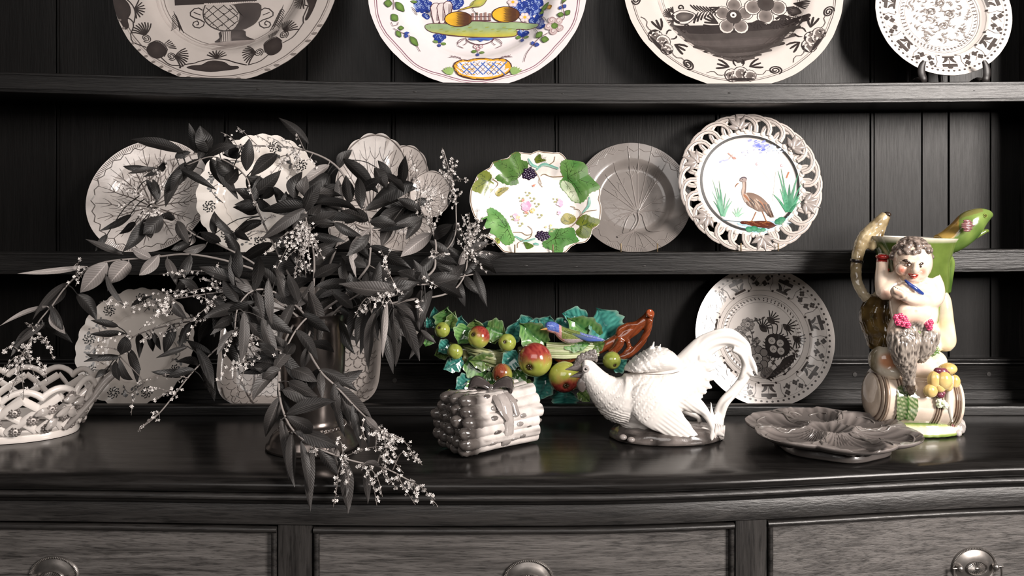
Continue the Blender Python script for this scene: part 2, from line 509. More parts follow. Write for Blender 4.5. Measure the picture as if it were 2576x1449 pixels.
def shelf(zf, th):
    lip = 0.0055
    prof = [(1.5275, -lip), (1.412, -lip), (1.4085, -0.0012), (1.4065, 0.0), (1.4015, -0.0002), (1.4003, -0.0014), (1.4003, -0.0042), (1.4012, -0.0049), (1.4012, -0.0056), (1.4000, -0.0064),
            (1.4000, -th + 0.0062), (1.4012, -th + 0.0054), (1.4012, -th + 0.0046), (1.4000, -th + 0.0036), (1.4002, -th + 0.0008), (1.4012, -th), (1.5275, -th)]
    mb = MB(); mb.bar(RX0, RX1, prof, 60, lambda x, y, z: (x, y, z + zf(x)))
    return rpart('shelf', mb, RACKW, 30)
shelf(ztop, 0.034)
shelf(zmid, 0.038)
# wooden pegs / nail marks in the shelf fronts
for px, py, r in ((650, 224, 1.0), (1043, 231, .8), (1415, 236, .6), (1835, 234, .9), (1322, 668, .9), (1448, 671, .9), (1620, 669, .8), (1322, 234, .4), (2450, 228, .4)):
    mb = MB()
    p = W(px, py, 1.4003)
    mb.ell(p, (0.0045 * r, 0.0008, 0.0016 * r), None, 10, 6, (0.02, 0.018, 0.017))
    rpart('peg', mb, IRON)
# back boards: each plank a part with a beaded edge
seams = [RX0, X(142, 1.53), X(565, 1.53), X(772, 1.53), X(985, 1.53), X(1395, 1.53), X(1800, 1.53), X(2188, 1.53), X(2318, 1.53), X(2385, 1.53), X(2490, 1.53), RX1]
beaded = {1, 2, 4, 5, 6, 7}
for i in range(len(seams) - 1):
    a, b = seams[i] + 0.0012, seams[i + 1] - 0.0010
    dy = 0.0006 * ((i * 7) % 3 - 1)
    mb = MB()
    z0, z1 = 0.055, 1.02
    # profile in (x, y), extruded in z
    pts = []
    if i in beaded:
        pts += [(a, YB + 0.0025), (a + 0.001, YB), (a + 0.004, YB), (a + 0.005, YB + 0.0025), (a + 0.0062, YB + 0.0025), (a + 0.0072, YB)]
    else:
        pts += [(a, YB + 0.0012), (a + 0.0008, YB)]
    pts += [(lerp(a, b, .5), YB), (b - 0.0006, YB), (b, YB + 0.001), (b, YB + 0.014), (a, YB + 0.014)]
    rows = [[(x, y + dy + 0.0003, z) for x, y in pts] for z in (z0, z1)]
    mb.grid(rows, True, caps=True)
    o = rpart('backboard_plank', mb, BACK, 30)
mb = MB(); mb.box((RX0, YB + 0.018, 0.0005), (RX1, YB + 0.024, 1.02)); rpart('backing', mb, IRON, 0)
# bottom rail of the rack with moulded top edge
prof = [(1.5275, 0.0735), (1.5120, 0.0735), (1.5085, 0.0725), (1.5075, 0.0705), (1.5085, 0.0685), (1.5110, 0.0680), (1.5120, 0.0665), (1.5095, 0.0655), (1.5088, 0.0635), (1.5100, 0.0615), (1.5140, 0.0608), (1.5150, 0.0595),
        (1.5150, 0.0165), (1.5275, 0.0165)]
mb = MB(); mb.bar(RX0, RX1, prof, 2); rpart('bottom_rail', mb, RACKW, 50)
for px, py in ((1985 / 2 + 0, 957), (2150, 942), (2487, 941)):
    p = W(px, py, 1.5152); mb = MB(); mb.lathe([(0.0001, 0.0012), (0.004, 0.0011), (0.0046, 0.0)], 10, (0, 0, 0), rot=Matrix.Rotation(PI / 2, 3, 'X'), col=(0.02, 0.018, 0.017))
    mb.v = [(v[0] + p.x, v[1] + p.y, v[2] + p.z) for v in mb.v]; rpart('peg', mb, IRON)
prof = [(1.5275, 0.0160), (1.5040, 0.0160), (1.5030, 0.0150), (1.5030, 0.0005), (1.5275, 0.0005)]
mb = MB(); mb.bar(RX0, RX1, prof, 2); rpart('plinth_strip', mb, RACKW)
# low plate ledge along the front of the rack foot
prof = [(1.4100, 0.0005), (1.3880, 0.0005), (1.3875, 0.0020), (1.3895, 0.0100), (1.3890, 0.0120), (1.3900, 0.0150), (1.3925, 0.0163), (1.4060, 0.0163), (1.4100, 0.0150)]
mb = MB(); mb.bar(RX0, RX1, prof, 2); rpart('plate_ledge', mb, RACKW, 50)
# side uprights
for x0, x1 in ((RX0 - 0.024, RX0 - 0.0005), (RX1 + 0.0005, RX1 + 0.024)):
    mb = MB(); mb.bar(x0, x1, [(1.542, 0.0005), (1.392, 0.0005), (1.392, 1.02), (1.542, 1.02)], 1); rpart('upright', mb, OAKV)
# ------------------------------------------------------------------ plates
INK = S(52, 46, 45); MIDINK = S(104, 96, 93); WASH = S(150, 140, 136); CREAM = S(226, 217, 211)

class Plate:
    def __init__(s, name, label, cat, cx, D, zs, R, prof, lean, th=0.005, out=None, seg=128, rings=30, col=CREAM, mat=None, group=None, vy=1.0, roll=0.0, colfn=None):
        s.R, s.prof, s.th, s.vy = R, prof, th, vy
        s.out = out or (lambda a: 1.0)
        rb = s.out(-PI / 2)
        s.rimh = prof(1.0)
        s.lean = math.radians(lean)
        s.root = thing(name, label, cat, (X(cx, D), D, zs), (PI / 2 - s.lean, 0, 0), group)
        s.cy = R * rb * vy                      # centre above the foot
        s.MW = Matrix.Translation(s.root.location) @ s.root.rotation_euler.to_matrix().to_4x4()
        s.MI = s.MW.inverted()
        mb = MB(); rows = []; cols = []
        ts = [0.0005] + [i / rings for i in range(1, rings + 1)]
        for t in ts:
            rows.append([s.p(t * s.out(a) * math.cos(a), t * s.out(a) * math.sin(a)) for a in (2 * PI * j / seg for j in range(seg))])
        n = len(rows)
        for t in (1.0, 0.985, 0.9, 0.75, 0.62, 0.58, 0.0005):
            dz = th * (0.35 if t == 1.0 else 0.85 if t == 0.985 else 1.0)
            row = []
            for j in range(seg):
                a = 2 * PI * j / seg; k = s.out(a)
                q = s.p(t * k * math.cos(a), t * k * math.sin(a))
                row.append((q[0] * 1.0, q[1], q[2] - dz - (0.003 if t == 0.62 else 0)))
            rows.append(row)
        if colfn:
            c = []
            for i, r in enumerate(rows):
                for j in range(seg):
                    t = ts[i] if i < n else 1.0
                    c.append(colfn(t, 2 * PI * j / seg))
        else:
            c = col
        mb.grid(rows, True, c, caps=True)
        s.body = obj('plate_body', mb, mat or GLAZE, s.root, 60)
    def p(s, u, v, off=0.0):
        a = math.atan2(v, u); t = math.hypot(u, v) / s.out(a)
        if t > 1.0: u, v, t = u / t, v / t, 1.0
        return (u * s.R, v * s.R * s.vy + s.cy, s.prof(t) - s.rimh + s.th + off)
    def uv(s, px, py):
        d = (s.MI.to_3x3() @ Vector(((px - CX) / FPX, 1.0, -(py - HY) / FPX)))
        o = s.MI @ Vector((0, 0, ZC))
        zt = s.th - s.rimh * 0.7
        k = (zt - o.z) / d.z
        q = o + d * k
        return (q.x / s.R, (q.y - s.cy) / (s.R * s.vy))

class Paint:
    """brush painting on a plate as thin raised glaze strokes that follow its surface"""
    def __init__(s, plate, zx=None, zy=None, zs=None, name='painted_decoration', mat=None, off=0.00035):
        s.pl = plate; s.mb = MB(); s.k = 0; s.name = name; s.mat = mat or PAINT; s.off = off
        if zs:
            s.cv = lambda x, y: plate.uv(zx + x / zs, zy + y / zs)
            a = plate.uv(zx, zy); b = plate.uv(zx + 100.0 / zs, zy)
            s.u = abs(b[0] - a[0]) / 100.0
        else:
            s.cv = lambda x, y: (x, y); s.u = 1.0
    def _o(s):
        s.k += 1
        return s.off + 0.0000035 * s.k
    def stroke(s, pts, w, col, closed=False, n=None, h=0.0, taper=(1, 1)):
        """ribbon; w = full width (scalar or list along the points); taper = width factors at both ends"""
        P = [s.cv(*p) for p in pts]
        L = sum(math.dist(P[i], P[i + 1]) for i in range(len(P) - 1))
        n = n or max(3, int(L / 0.035)) if len(P) > 2 or L > 0.05 else (n or 2)
        Q = catmull(P, n, closed)
        m = len(Q)
        if closed: Q = Q + [Q[0]]; m += 1
        ws = w if hasattr(w, '__len__') else [w, w]
        o = s._o(); rows = []
        for i in range(m):
            t = i / (m - 1)
            ww = float(np.interp(t, np.linspace(0, 1, len(ws)), ws)) * s.u * 0.5
            if not closed:
                if t < 0.25: ww *= lerp(taper[0], 1, t / 0.25)
                if t > 0.75: ww *= lerp(taper[1], 1, (1 - t) / 0.25)
            a, b = Q[max(i - 1, 0)], Q[min(i + 1, m - 1)]
            if closed and i in (0, m - 1): a, b = Q[m - 2], Q[1]
            dx, dy = b[0] - a[0], b[1] - a[1]
            l = math.hypot(dx, dy) or 1.0
            nx, ny = -dy / l * ww, dx / l * ww
            q = Q[i]
            if h:
                rows.append([s.pl.p(q[0] - nx, q[1] - ny, 0.0), s.pl.p(q[0] - nx * .4, q[1] - ny * .4, h), s.pl.p(q[0] + nx * .4, q[1] + ny * .4, h), s.pl.p(q[0] + nx, q[1] + ny, 0.0)])
            else:
                rows.append([s.pl.p(q[0] - nx, q[1] - ny, o), s.pl.p(q[0], q[1], o), s.pl.p(q[0] + nx, q[1] + ny, o)])
        s.mb.grid(rows, False, col)
    def fill(s, pts, col, col2=None, n=None, smooth=True, colfn=None, h=0.0):
        P = [s.cv(*p) for p in pts]
        s.fill_uv(P, col, col2, n, smooth, colfn, h)
    def fill_uv(s, P, col, col2=None, n=None, smooth=True, colfn=None, h=0.0):
        if smooth: P = catmull(P, n or max(12, len(P) * 3), True)
        cx = sum(p[0] for p in P) / len(P); cy = sum(p[1] for p in P) / len(P)
        size = max(math.hypot(p[0] - cx, p[1] - cy) for p in P)
        rings = max(2, min(12, int(size / 0.03)))
        o = s._o(); vs = []; cs = []
        for i in range(rings + 1):
            t = max(i / rings, 0.001)
            for p in P:
                u, v = cx + (p[0] - cx) * t, cy + (p[1] - cy) * t
                vs.append(s.pl.p(u, v, o + h * math.sqrt(max(0, 1 - t * t))))
                cs.append(colfn(u, v, t) if colfn else (mix(col, col2, t) if col2 else col))
        k = len(P); fs = []
        for i in range(rings):
            for j in range(k):
                a, b = i * k + j, i * k + (j + 1) % k
                fs.append((a, b, b + k, a + k))
        s.mb.add(vs, fs, cs)
    def dot(s, x, y, r, col, ry=None, rot=0.0, col2=None, h=0.0, n=12):
        c = s.cv(x, y); rx = r * s.u; ry = (ry or r) * s.u
        P = []
        for j in range(n):
            a = 2 * PI * j / n
            px, py = rx * math.cos(a), ry * math.sin(a)
            P.append((c[0] + px * math.cos(rot) - py * math.sin(rot), c[1] + px * math.sin(rot) + py * math.cos(rot)))
        s.fill_uv(P, col, col2, smooth=False, h=h)
    def leaf(s, a, b, w, col, col2=None, fat=0.5, outline=None, ow=3):
        (x0, y0), (x1, y1) = a, b
        dx, dy = x1 - x0, y1 - y0; l = math.hypot(dx, dy) or 1; nx, ny = -dy / l, dx / l
        pts = []
        for t, k in ((0, 0), (.15, .55), (.35, .95), (.55, 1), (.8, .6), (1, 0)):
            pts.append((x0 + dx * t + nx * w * .5 * k, y0 + dy * t + ny * w * .5 * k))
        for t, k in ((.8, .6), (.55, 1), (.35, .95), (.15, .55)):
            pts.append((x0 + dx * t - nx * w * .5 * k, y0 + dy * t - ny * w * .5 * k))
        s.fill(pts, col, col2, n=20)
        if outline: s.stroke(pts + [pts[0]], ow, outline, n=20)
    def ring(s, r, w, col, wob=0.0, a0=0, a1=2 * PI, n=140):
        rows = []; o = s._o()
        for i in range(n + 1):
            a = lerp(a0, a1, i / n); k = s.pl.out(a) * (1 + wob * math.sin(a * 11) * 0.01)
            rows.append([s.pl.p((r + d) * k * math.cos(a), (r + d) * k * math.sin(a), o) for d in (-w / 2, w / 2)])
        s.mb.grid(rows, False, col)
    def spiral(s, x, y, r, turns, w, col, rot=0, sq=1.0, sr=0.0):
        pts = []
        for i in range(int(turns * 12) + 1):
            t = i / (turns * 12); a = rot + 2 * PI * turns * t; rr = r * (0.15 + 0.85 * t)
            px, py = rr * math.cos(a), rr * sq * math.sin(a)
            pts.append((x + px * math.cos(sr) - py * math.sin(sr), y + px * math.sin(sr) + py * math.cos(sr)))
        s.stroke(pts, w, col, n=int(turns * 16))
    def feather(s, x, y, ang, l, spread, n, w, col):
        """fan of short tapered strokes"""
        for i in range(n):
            a = ang + spread * (i / (n - 1) - 0.5)
            s.stroke([(x, y), (x + l * .5 * math.cos(a), y + l * .5 * math.sin(a)), (x + l * math.cos(a + .12 * (i - n / 2) / n), y + l * math.sin(a))], [w * .4, w, w * .8], col)
    def done(s):
        if s.mb.v: return obj(s.name, s.mb, s.mat, s.pl.root, 60)

def prof_charger(t):
    return 0.0 + 0.016 * float(sstep(0.58, 0.74, t)) + 0.010 * max(0, t - 0.66) / 0.34
def prof_small(t):
    return 0.011 * float(sstep(0.56, 0.72, t)) + 0.007 * max(0, t - 0.64) / 0.36
def chips(seed, amp=0.004):
    def f(a):
        return 1.0 + amp * noise.noise((math.cos(a) * 9 + seed, math.sin(a) * 9, seed)) + amp * .6 * noise.noise((math.cos(a) * 30 + seed, math.sin(a) * 30, seed))
    return f

def lean_to(D, R2, back=1.524):
    return math.degrees(math.asin(min(0.6, (back - D) / R2)))

# ---- 1: grey delft charger with an urn
R = 0.199; D = 1.43; x = X(547, D)
P1 = Plate('charger', 'large grey-white delft charger painted with a chequered urn, leftmost on top shelf', 'plate', 547, D, ztop(x) - 0.0053, R, prof_charger, lean_to(D, 2 * R), out=chips(3), col=S(182, 174, 169))
p = Paint(P1, 260, 0, 4.293)
p.ring(0.605, 0.006, MIDINK); p.ring(0.628, 0.004, WASH); p.ring(0.655, 0.016, S(176, 167, 162)); p.ring(0.945, 0.008, MIDINK); p.ring(0.962, 0.004, WASH)
# urn
p.fill([(750, -60), (755, 38), (1090, 22), (1640, -4), (1650, -60)], INK, smooth=False)
p.stroke([(1070, 25), (1640, -2)], 20, S(190, 180, 175))
for i in range(26): p.stroke([(1120 + i * 20, 22 - i * .9), (1122 + i * 20, 4 - i)], 5, INK)
p.fill([(1360, 30), (1660, 10), (1690, 120), (1640, 220), (1560, 275), (1480, 305), (1370, 308), (1440, 230), (1455, 120), (1410, 60)], INK, S(70, 63, 61))
p.fill([(1085, 35), (1360, 30), (1420, 75), (1450, 150), (1430, 240), (1370, 305), (1270, 310), (1160, 275), (1080, 200), (1062, 110)], S(172, 164, 159))
p.stroke([(1085, 35), (1062, 110), (1080, 200), (1160, 275), (1270, 312), (1370, 306)], 12, INK)
for a, b in (((1090, 60), (1350, 300)), ((1170, 40), (1410, 240)), ((1280, 35), (1440, 170)), ((1070, 150), (1230, 290)), ((1350, 35), (1445, 130)),
             ((1290, 35), (1080, 190)), ((1390, 65), (1130, 250)), ((1440, 130), (1200, 290)), ((1445, 200), (1310, 305)), ((1180, 40), (1065, 140))):
    p.stroke([a, b], 9, INK)
for qx, qy in ((1125, 85), (1240, 68), (1350, 78), (1080, 140), (1172, 132), (1285, 126), (1395, 128), (1120, 190), (1228, 190), (1330, 187), (1435, 185), (1170, 250), (1268, 257), (1382, 255), (1330, 292)):
    p.dot(qx, qy, 9, INK, 6)
p.fill([(1250, 320), (1500, 305), (1530, 370), (1620, 415), (1420, 425), (1190, 440), (1240, 390)], S(86, 78, 76), INK)
p.fill([(1258, 322), (1365, 320), (1368, 425), (1250, 430), (1262, 370)], S(190, 180, 175), smooth=False)
for i in range(6): p.stroke([(1268 + i * 19, 322), (1262 + i * 20, 428)], 8, INK)
p.fill([(1070, 470), (1300, 430), (1630, 412), (1540, 470), (1380, 505), (1180, 545), (1230, 500), (1380, 470), (1200, 470)], S(128, 119, 115), WASH)
for sx, x0 in ((1, 1055), (-1, 1690)):
    p.stroke([(x0, 90), (x0 - sx * 60, 62), (x0 - sx * 130, 110), (x0 - sx * 120, 160), (x0 - sx * 30, 190), (x0 + sx * 25, 230), (x0 - sx * 20, 280), (x0 - sx * 90, 270), (x0 - sx * 105, 230), (x0 - sx * 55, 205), (x0 - sx * 40, 240), (x0 - sx * 65, 250)], 12, INK)
    p.stroke([(x0 - sx * 95, 112), (x0 - sx * 20, 142)], 9, INK)
for x0, y0, x1, y1 in ((742, 100, 815, 320), (1935, 30, 1820, 305)):
    p.stroke([(x0, y0), ((x0 + x1) / 2 + 5, (y0 + y1) / 2), (x1, y1)], 9, INK, taper=(.3, 1))
    for i in range(9):
        t = .15 + .075 * i; cx_, cy_ = lerp(x0, x1, t), lerp(y0, y1, t)
        l = 25 + 70 * t
        for sg in (-1, 1):
            p.stroke([(cx_, cy_), (cx_ + sg * l * .5, cy_ + l * .55), (cx_ + sg * l * .75 , cy_ + l * 1.0)], [4, 8, 5], INK)
# rim flowers
def urnrim(cx_, cy_, ang):
    c, s_ = math.cos(ang), math.sin(ang)
    def q(a, b): return (cx_ + a * c - b * s_, cy_ + a * s_ + b * c)
    p.fill([q(-100, 0), q(-70, -75), (q(0, -95)), q(80, -70), q(100, 5), q(60, 70), q(-20, 85), q(-85, 55)], S(64, 57, 55), INK)
    p.stroke([q(-108, 0), q(-70, -85), q(0, -105), q(85, -78), q(108, 5)], 9, INK)
    for sg in (-1, 1):
        sp = q(sg * 165, -45)
        p.spiral(sp[0], sp[1], 58, 2.3, 8, INK, sq=.75, sr=ang)
        for i in range(9):
            a = -PI / 2 + sg * (0.1 + i * .22)
            b0 = q(sg * 190, -60)
            l = 150
            p.stroke([b0, (b0[0] + l * .55 * math.cos(ang + a), b0[1] + l * .55 * math.sin(ang + a)), (b0[0] + l * math.cos(ang + a + sg * .15), b0[1] + l * math.sin(ang + a + sg * .15))], [5, 13, 16], INK, taper=(.4, .7))
    for i in range(6):
        b0 = q(20 + i * 14, -105); a = ang - PI / 2 + .2 + i * .16
        p.stroke([b0, (b0[0] + 75 * math.cos(a), b0[1] + 75 * math.sin(a))], [5, 13], INK)
urnrim(612, 585, 0.62); urnrim(1862, 540, -0.62)
def cloud(pts_outline, spr, ang):
    p.fill(pts_outline, S(62, 55, 53), INK)
    p.feather(spr[0], spr[1], ang, 110, 2.4, 8, 14, INK)
cloud([(940, 770), (990, 745), (1090, 735), (1160, 695), (1240, 685), (1340, 705), (1400, 745), (1480, 750), (1485, 780), (1350, 800), (1200, 815), (1050, 800)], (1250, 660), -PI / 2)
p.stroke([(860, 775), (920, 735), (1010, 720), (1060, 700), (1160, 672), (1260, 665), (1370, 680), (1440, 705), (1580, 740)], 10, INK)
cloud([(140, -20), (240, 10), (320, 90), (340, 180), (310, 260), (325, 330), (290, 370), (250, 310), (180, 180)], (375, 135), 0.1)
p.stroke([(260, 5), (350, 90), (385, 180), (375, 290)], 10, INK); p.stroke([(300, 235), (360, 270), (370, 340), (345, 410)], 10, INK)
cloud([(2215, 10), (2330, -10), (2300, 120), (2230, 250), (2200, 240), (2240, 120)], (2165, 20), PI - .5)
p.stroke([(2190, -20), (2195, 90), (2230, 100), (2180, 220), (2185, 290)], 10, INK)
for pts in ([(345, 410), (370, 500), (510, 555)], [(665, 660), (760, 740), (880, 750)], [(1590, 740), (1720, 700), (1820, 620)], [(1960, 500), (2080, 430), (2180, 290)]):
    p.stroke(pts, 8, INK)
for i in range(26):
    a = -2.7 + i * 0.088; p.dot_uv = None
    u, v = 0.985 * math.cos(a), 0.985 * math.sin(a)
    if random.random() < .6:
        p.fill_uv([(u * (1 + .01 * math.cos(t)) + .022 * math.cos(t), v + .012 * math.sin(t)) for t in (0, 1, 2, 3, 4, 5, 6)], S(120, 112, 108), smooth=False)
p.done()

# ---- 2: polychrome charger with bird, fruit and cucumber
R = 0.194; D = 1.43; x = X(1198, D)
P2 = Plate('charger', 'large white charger painted in blue, yellow and green with fruit and a cucumber', 'plate', 1198, D, ztop(x) - 0.0053, R, prof_charger, lean_to(D, 2 * R), out=chips(9), col=S(232, 225, 226))
p = Paint(P2, 900, 0, 4.293)
PUR = S(92, 52, 62); BLU = S(44, 66, 150); BLU2 = S(86, 116, 190); GRN = S(120, 150, 78); YEL = S(232, 178, 50); OCH = S(120, 80, 40)
p.ring(0.935, 0.008, S(150, 110, 125), 1); p.ring(0.953, 0.005, S(170, 130, 140), 1)
def grapes(cx_, cy_, n, sx, sy, r=26, col=BLU):
    rr = random.Random(int(cx_))
    for i in range(n):
        a = rr.uniform(0, 6.3); d = math.sqrt(rr.uniform(0, 1))
        qx, qy = cx_ + sx * d * math.cos(a), cy_ + sy * d * math.sin(a)
        p.dot(qx, qy, r, col, col2=S(38, 58, 136))
    for i in range(n // 2):
        a = rr.uniform(0, 6.3); d = math.sqrt(rr.uniform(0, 1))
        qx, qy = cx_ + sx * d * math.cos(a), cy_ + sy * d * math.sin(a)
        p.spiral(qx, qy, r * .7, .8, 6, S(150, 170, 215))
grapes(700, 40, 50, 90, 70); grapes(735, 150, 6, 22, 24); grapes(1050, 10, 34, 75, 60); grapes(1790, 60, 60, 110, 90); grapes(1930, 160, 40, 70, 90); grapes(1900, 20, 30, 90, 60); grapes(1970, 270, 16, 35, 50)
grapes(880, 390, 12, 50, 45); grapes(1780, 335, 12, 50, 40)
# white pods
for qx, qy, w, h in ((842, 130, 60, 110), (905, 130, 55, 110), (970, 90, 50, 90)):
    pts = [(qx - w, qy - h * .6), (qx - w * .5, qy - h), (qx + w * .5, qy - h), (qx + w, qy - h * .5), (qx + w * .7, qy + h * .4), (qx + w * .4, qy + h), (qx - w * .3, qy + h), (qx - w * .7, qy + h * .3)]
    p.fill(pts, S(226, 215, 214)); p.stroke(pts + [pts[0]], 8, PUR)
    for i in range(5): p.stroke([(qx + w * .2 + i * 9, qy - h * .7), (qx + w * .1 + i * 6, qy + h * .7)], 4, PUR)
# cucumber
pts = [(725, 275), (740, 248), (830, 235), (1000, 240), (1260, 210), (1480, 225), (1700, 220), (1850, 235), (1940, 262), (1935, 292), (1840, 305), (1715, 300), (1722, 340), (1690, 375), (1480, 388), (1250, 385), (1000, 365), (820, 335), (745, 305)]
def cuc(u, v, t):
    return mix(S(150, 172, 128), S(186, 178, 70), float(sstep(P2.uv(1000, 66)[1], P2.uv(1000, 88)[1], v)))
p.fill(pts, GRN, colfn=cuc); p.stroke(pts + [pts[0]], 9, PUR)
p.stroke([(1715, 300), (1640, 290), (1500, 300)], 6, S(120, 140, 80)); p.dot(762, 285, 22, S(110, 140, 70), 26)
for i in range(14): p.dot(900 + i * 62, 300 + 24 * math.sin(i * 2.1), 24, S(150, 160, 76), 7, rot=.2)
# chestnuts
for qx, qy, rx, ry, sh in ((1085, 190, 150, 82, 0), (1598, 140, 150, 85, 0)):
    pts = [(qx + rx * math.cos(a), qy + ry * math.sin(a)) for a in [i * PI / 8 for i in range(16)]]
    cu = p.cv(qx, qy); cl = p.cv(qx - rx, qy); cr = p.cv(qx + rx, qy)
    p.fill(pts, YEL, colfn=lambda u, v, t, cl=cl, cr=cr: mix(YEL, S(96, 60, 36), float(sstep(cl[0] + .25 * (cr[0] - cl[0]), cl[0] + .75 * (cr[0] - cl[0]), u))))
    p.stroke(pts + [pts[0]], 10, S(70, 44, 40))
    for i in range(16):
        yy = qy - ry * .75 + i * ry * 1.5 / 15
        p.stroke([(qx - rx * .15 + 10 * (i % 3), yy), (qx + rx * .75, yy + 4)], 5, S(74, 46, 36))
# fence between them
for i in range(5): p.stroke([(1240 + i * 46, 125 - (8 if i % 2 else 0)), (1240 + i * 46, 205)], 24, S(158, 124, 116))
p.stroke([(1225, 165), (1440, 160)], 6, PUR); p.stroke([(1225, 205), (1440, 205)], 8, PUR)
# bird
pts = [(1085, 92), (1150, 68), (1230, 40), (1250, 0), (1300, -30), (1385, -30), (1370, 20), (1320, 55), (1250, 60), (1160, 80), (1080, 102)]
p.fill([(1085, 96), (1160, 66), (1250, 40), (1255, 60), (1160, 84)], S(190, 176, 56), smooth=False)
p.fill([(1210, 45), (1250, -10), (1330, -40), (1400, -40), (1372, 20), (1320, 55), (1255, 62)], S(206, 190, 90), S(160, 170, 90)); p.stroke(pts, 6, PUR)
p.stroke([(1250, 60), (1240, 85), (1285, 135)], 6, INK); p.dot(1285, 135, 14, S(60, 80, 60), 8)
# white flowers
for qx, qy in ((1805, 170), (1675, 5)):
    for i in range(6):
        a = i * PI / 3; p.dot(qx + 36 * math.cos(a), qy + 32 * math.sin(a), 24, S(236, 228, 226), col2=S(205, 185, 188))
    p.dot(qx, qy, 17, YEL)
# drops under the grapes and the festoon
def sprig2(qx, qy):
    p.dot(qx - 40, qy, 28, GRN, 22, col2=S(92, 122, 60)); p.dot(qx + 45, qy + 14, 28, GRN, 20, col2=S(92, 122, 60)); p.stroke([(qx, qy - 6), (qx, qy + 30)], 5, PUR); p.dot(qx, qy + 48, 20, BLU, 24)
sprig2(880, 448); sprig2(1775, 390); sprig2(1295, 545)
for qx, qy in ((1268, 486), (1330, 486), (1298, 518)): p.dot(qx, qy, 22, S(170, 120, 130)); p.dot(qx, qy, 15, S(236, 228, 226)); p.dot(qx, qy, 6, PUR)
p.fill([(1200, 395), (1460, 395), (1420, 420), (1370, 415), (1330, 435), (1290, 415), (1230, 418)], BLU, BLU2)
p.stroke([(1160, 392), (1190, 430), (1270, 462), (1350, 465), (1440, 435), (1475, 395)], 9, PUR)
for sg, x0 in ((-1, 1150), (1, 1480)):
    for dx, l in ((0, 100), (40, 60)):
        pts = [(x0 - sg * dx * .5, 398), (x0 + sg * (60 - dx * 2.2), 420 + dx * .6), (x0 + sg * (80 - dx * 2), 470), (x0 + sg * (10), 505 - dx)]
        p.stroke(pts, 6, PUR)
        for i in range(5): q0 = (lerp(x0, x0 + sg * 75, i / 5), 402 + i * 10); p.stroke([q0, (q0[0] + sg * 16, q0[1] + 18)], 4, PUR)
# cartouche at the bottom
pts = [(1040, 755), (1065, 710), (1130, 680), (1200, 685), (1260, 662), (1360, 655), (1450, 672), (1520, 665), (1600, 680), (1655, 735), (1650, 800), (1590, 850), (1480, 890), (1300, 900), (1150, 870), (1080, 830)]
p.fill(pts, YEL, S(226, 170, 60)); p.stroke(pts + [pts[0]], 14, S(92, 62, 52))
inn = [(1345 + (a - 1345) * .92, 775 + (b - 775) * .80) for a, b in pts]
p.fill(inn, S(232, 228, 232))
for i in range(8):
    x0 = 1075 + i * 58
    p.stroke([(max(1075, x0), max(700, 820 - i * 0)), (min(1630, x0 + 150), 705)] if 0 else [(x0, 840), (x0 + 130, 700)], 12 if i % 2 else 5, BLU2 if i % 2 else PUR)
    p.stroke([(x0 - 30, 710), (x0 + 110, 850)], 12 if i % 2 else 5, BLU2 if i % 2 else PUR)
for qx, sg in ((1100, -1), (1560, 1)):
    p.stroke([(qx + sg * 30 - sg * 60, 680), (qx + sg * 20, 640), (qx + sg * 110, 650)], 5, PUR)
    for i in range(7): p.stroke([(qx - sg * 20 + sg * i * 16, 668 - i * 3), (qx - sg * 8 + sg * i * 16, 640 - i * 3)], 4, PUR)
for x0, sg in ((1000, -1), (1690, 1)):
    for i in range(5):
        a = -PI / 2 + sg * (i - 1) * .32; p.leaf((x0 - sg * 20, 850), (x0 + 100 * math.cos(a), 850 + 95 * math.sin(a)), 34, S(150, 180, 110))
# rim flower sprays
def spray(pts, items):
    p.stroke(pts, 6, PUR)
    for k, a, b, w in items:
        c = {'g': (GRN, S(88, 118, 58)), 'b': (S(80, 96, 160), BLU), 'y': (YEL, OCH)}[k]
        p.leaf(a, b, w, c[0], c[1], outline=S(70, 80, 60) if k == 'g' else None, ow=4)
spray([(385, -20), (400, 70), (395, 145)], [('g', (385, 80), (300, 80), 80), ('g', (420, 60), (510, 155), 76), ('b', (385, 20), (340, 0), 30), ('b', (390, 20), (430, 10), 34), ('g', (570, 5), (640, 5), 30)])
spray([(375, 285), (395, 325), (440, 310), (450, 280)], [('g', (440, 205), (380, 260), 90)])
spray([(400, 350), (480, 390), (580, 430), (640, 520), (685, 595)], [('g', (450, 345), (510, 340), 46), ('g', (430, 375), (480, 445), 50), ('b', (510, 400), (570, 390), 28), ('b', (540, 405), (530, 450), 44), ('g', (575, 430), (660, 535), 64)])
spray([(2260, -20), (2205, 90), (2225, 240), (2140, 290)], [('g', (2260, -10), (2200, 80), 40), ('b', (2200, 120), (2165, 130), 40), ('b', (2210, 125), (2245, 95), 44), ('g', (2220, 205), (2150, 195), 52), ('g', (2235, 205), (2285, 160), 56), ('g', (1985, 120), (2060, 30), 44), ('g', (1965, 135), (2010, 130), 36), ('y', (2040, 100), (2095, 90), 60)])
for i in range(5):
    a = i * 2 * PI / 5 + .5; p.dot(2120 + 62 * math.cos(a), 315 + 66 * math.sin(a), 42, S(230, 220, 218), col2=S(190, 165, 165)); p.spiral(2120 + 62 * math.cos(a), 315 + 66 * math.sin(a), 40, 1, 5, S(140, 100, 105))
p.dot(2120, 320, 36, GRN, col2=S(90, 120, 60))
spray([(2050, 395), (1950, 455), (1890, 525), (1820, 620), (1795, 710)], [('g', (1990, 380), (1920, 440), 66), ('g', (1975, 460), (2060, 470), 70), ('b', (1895, 520), (1880, 480), 40), ('b', (1905, 520), (1960, 520), 46)])
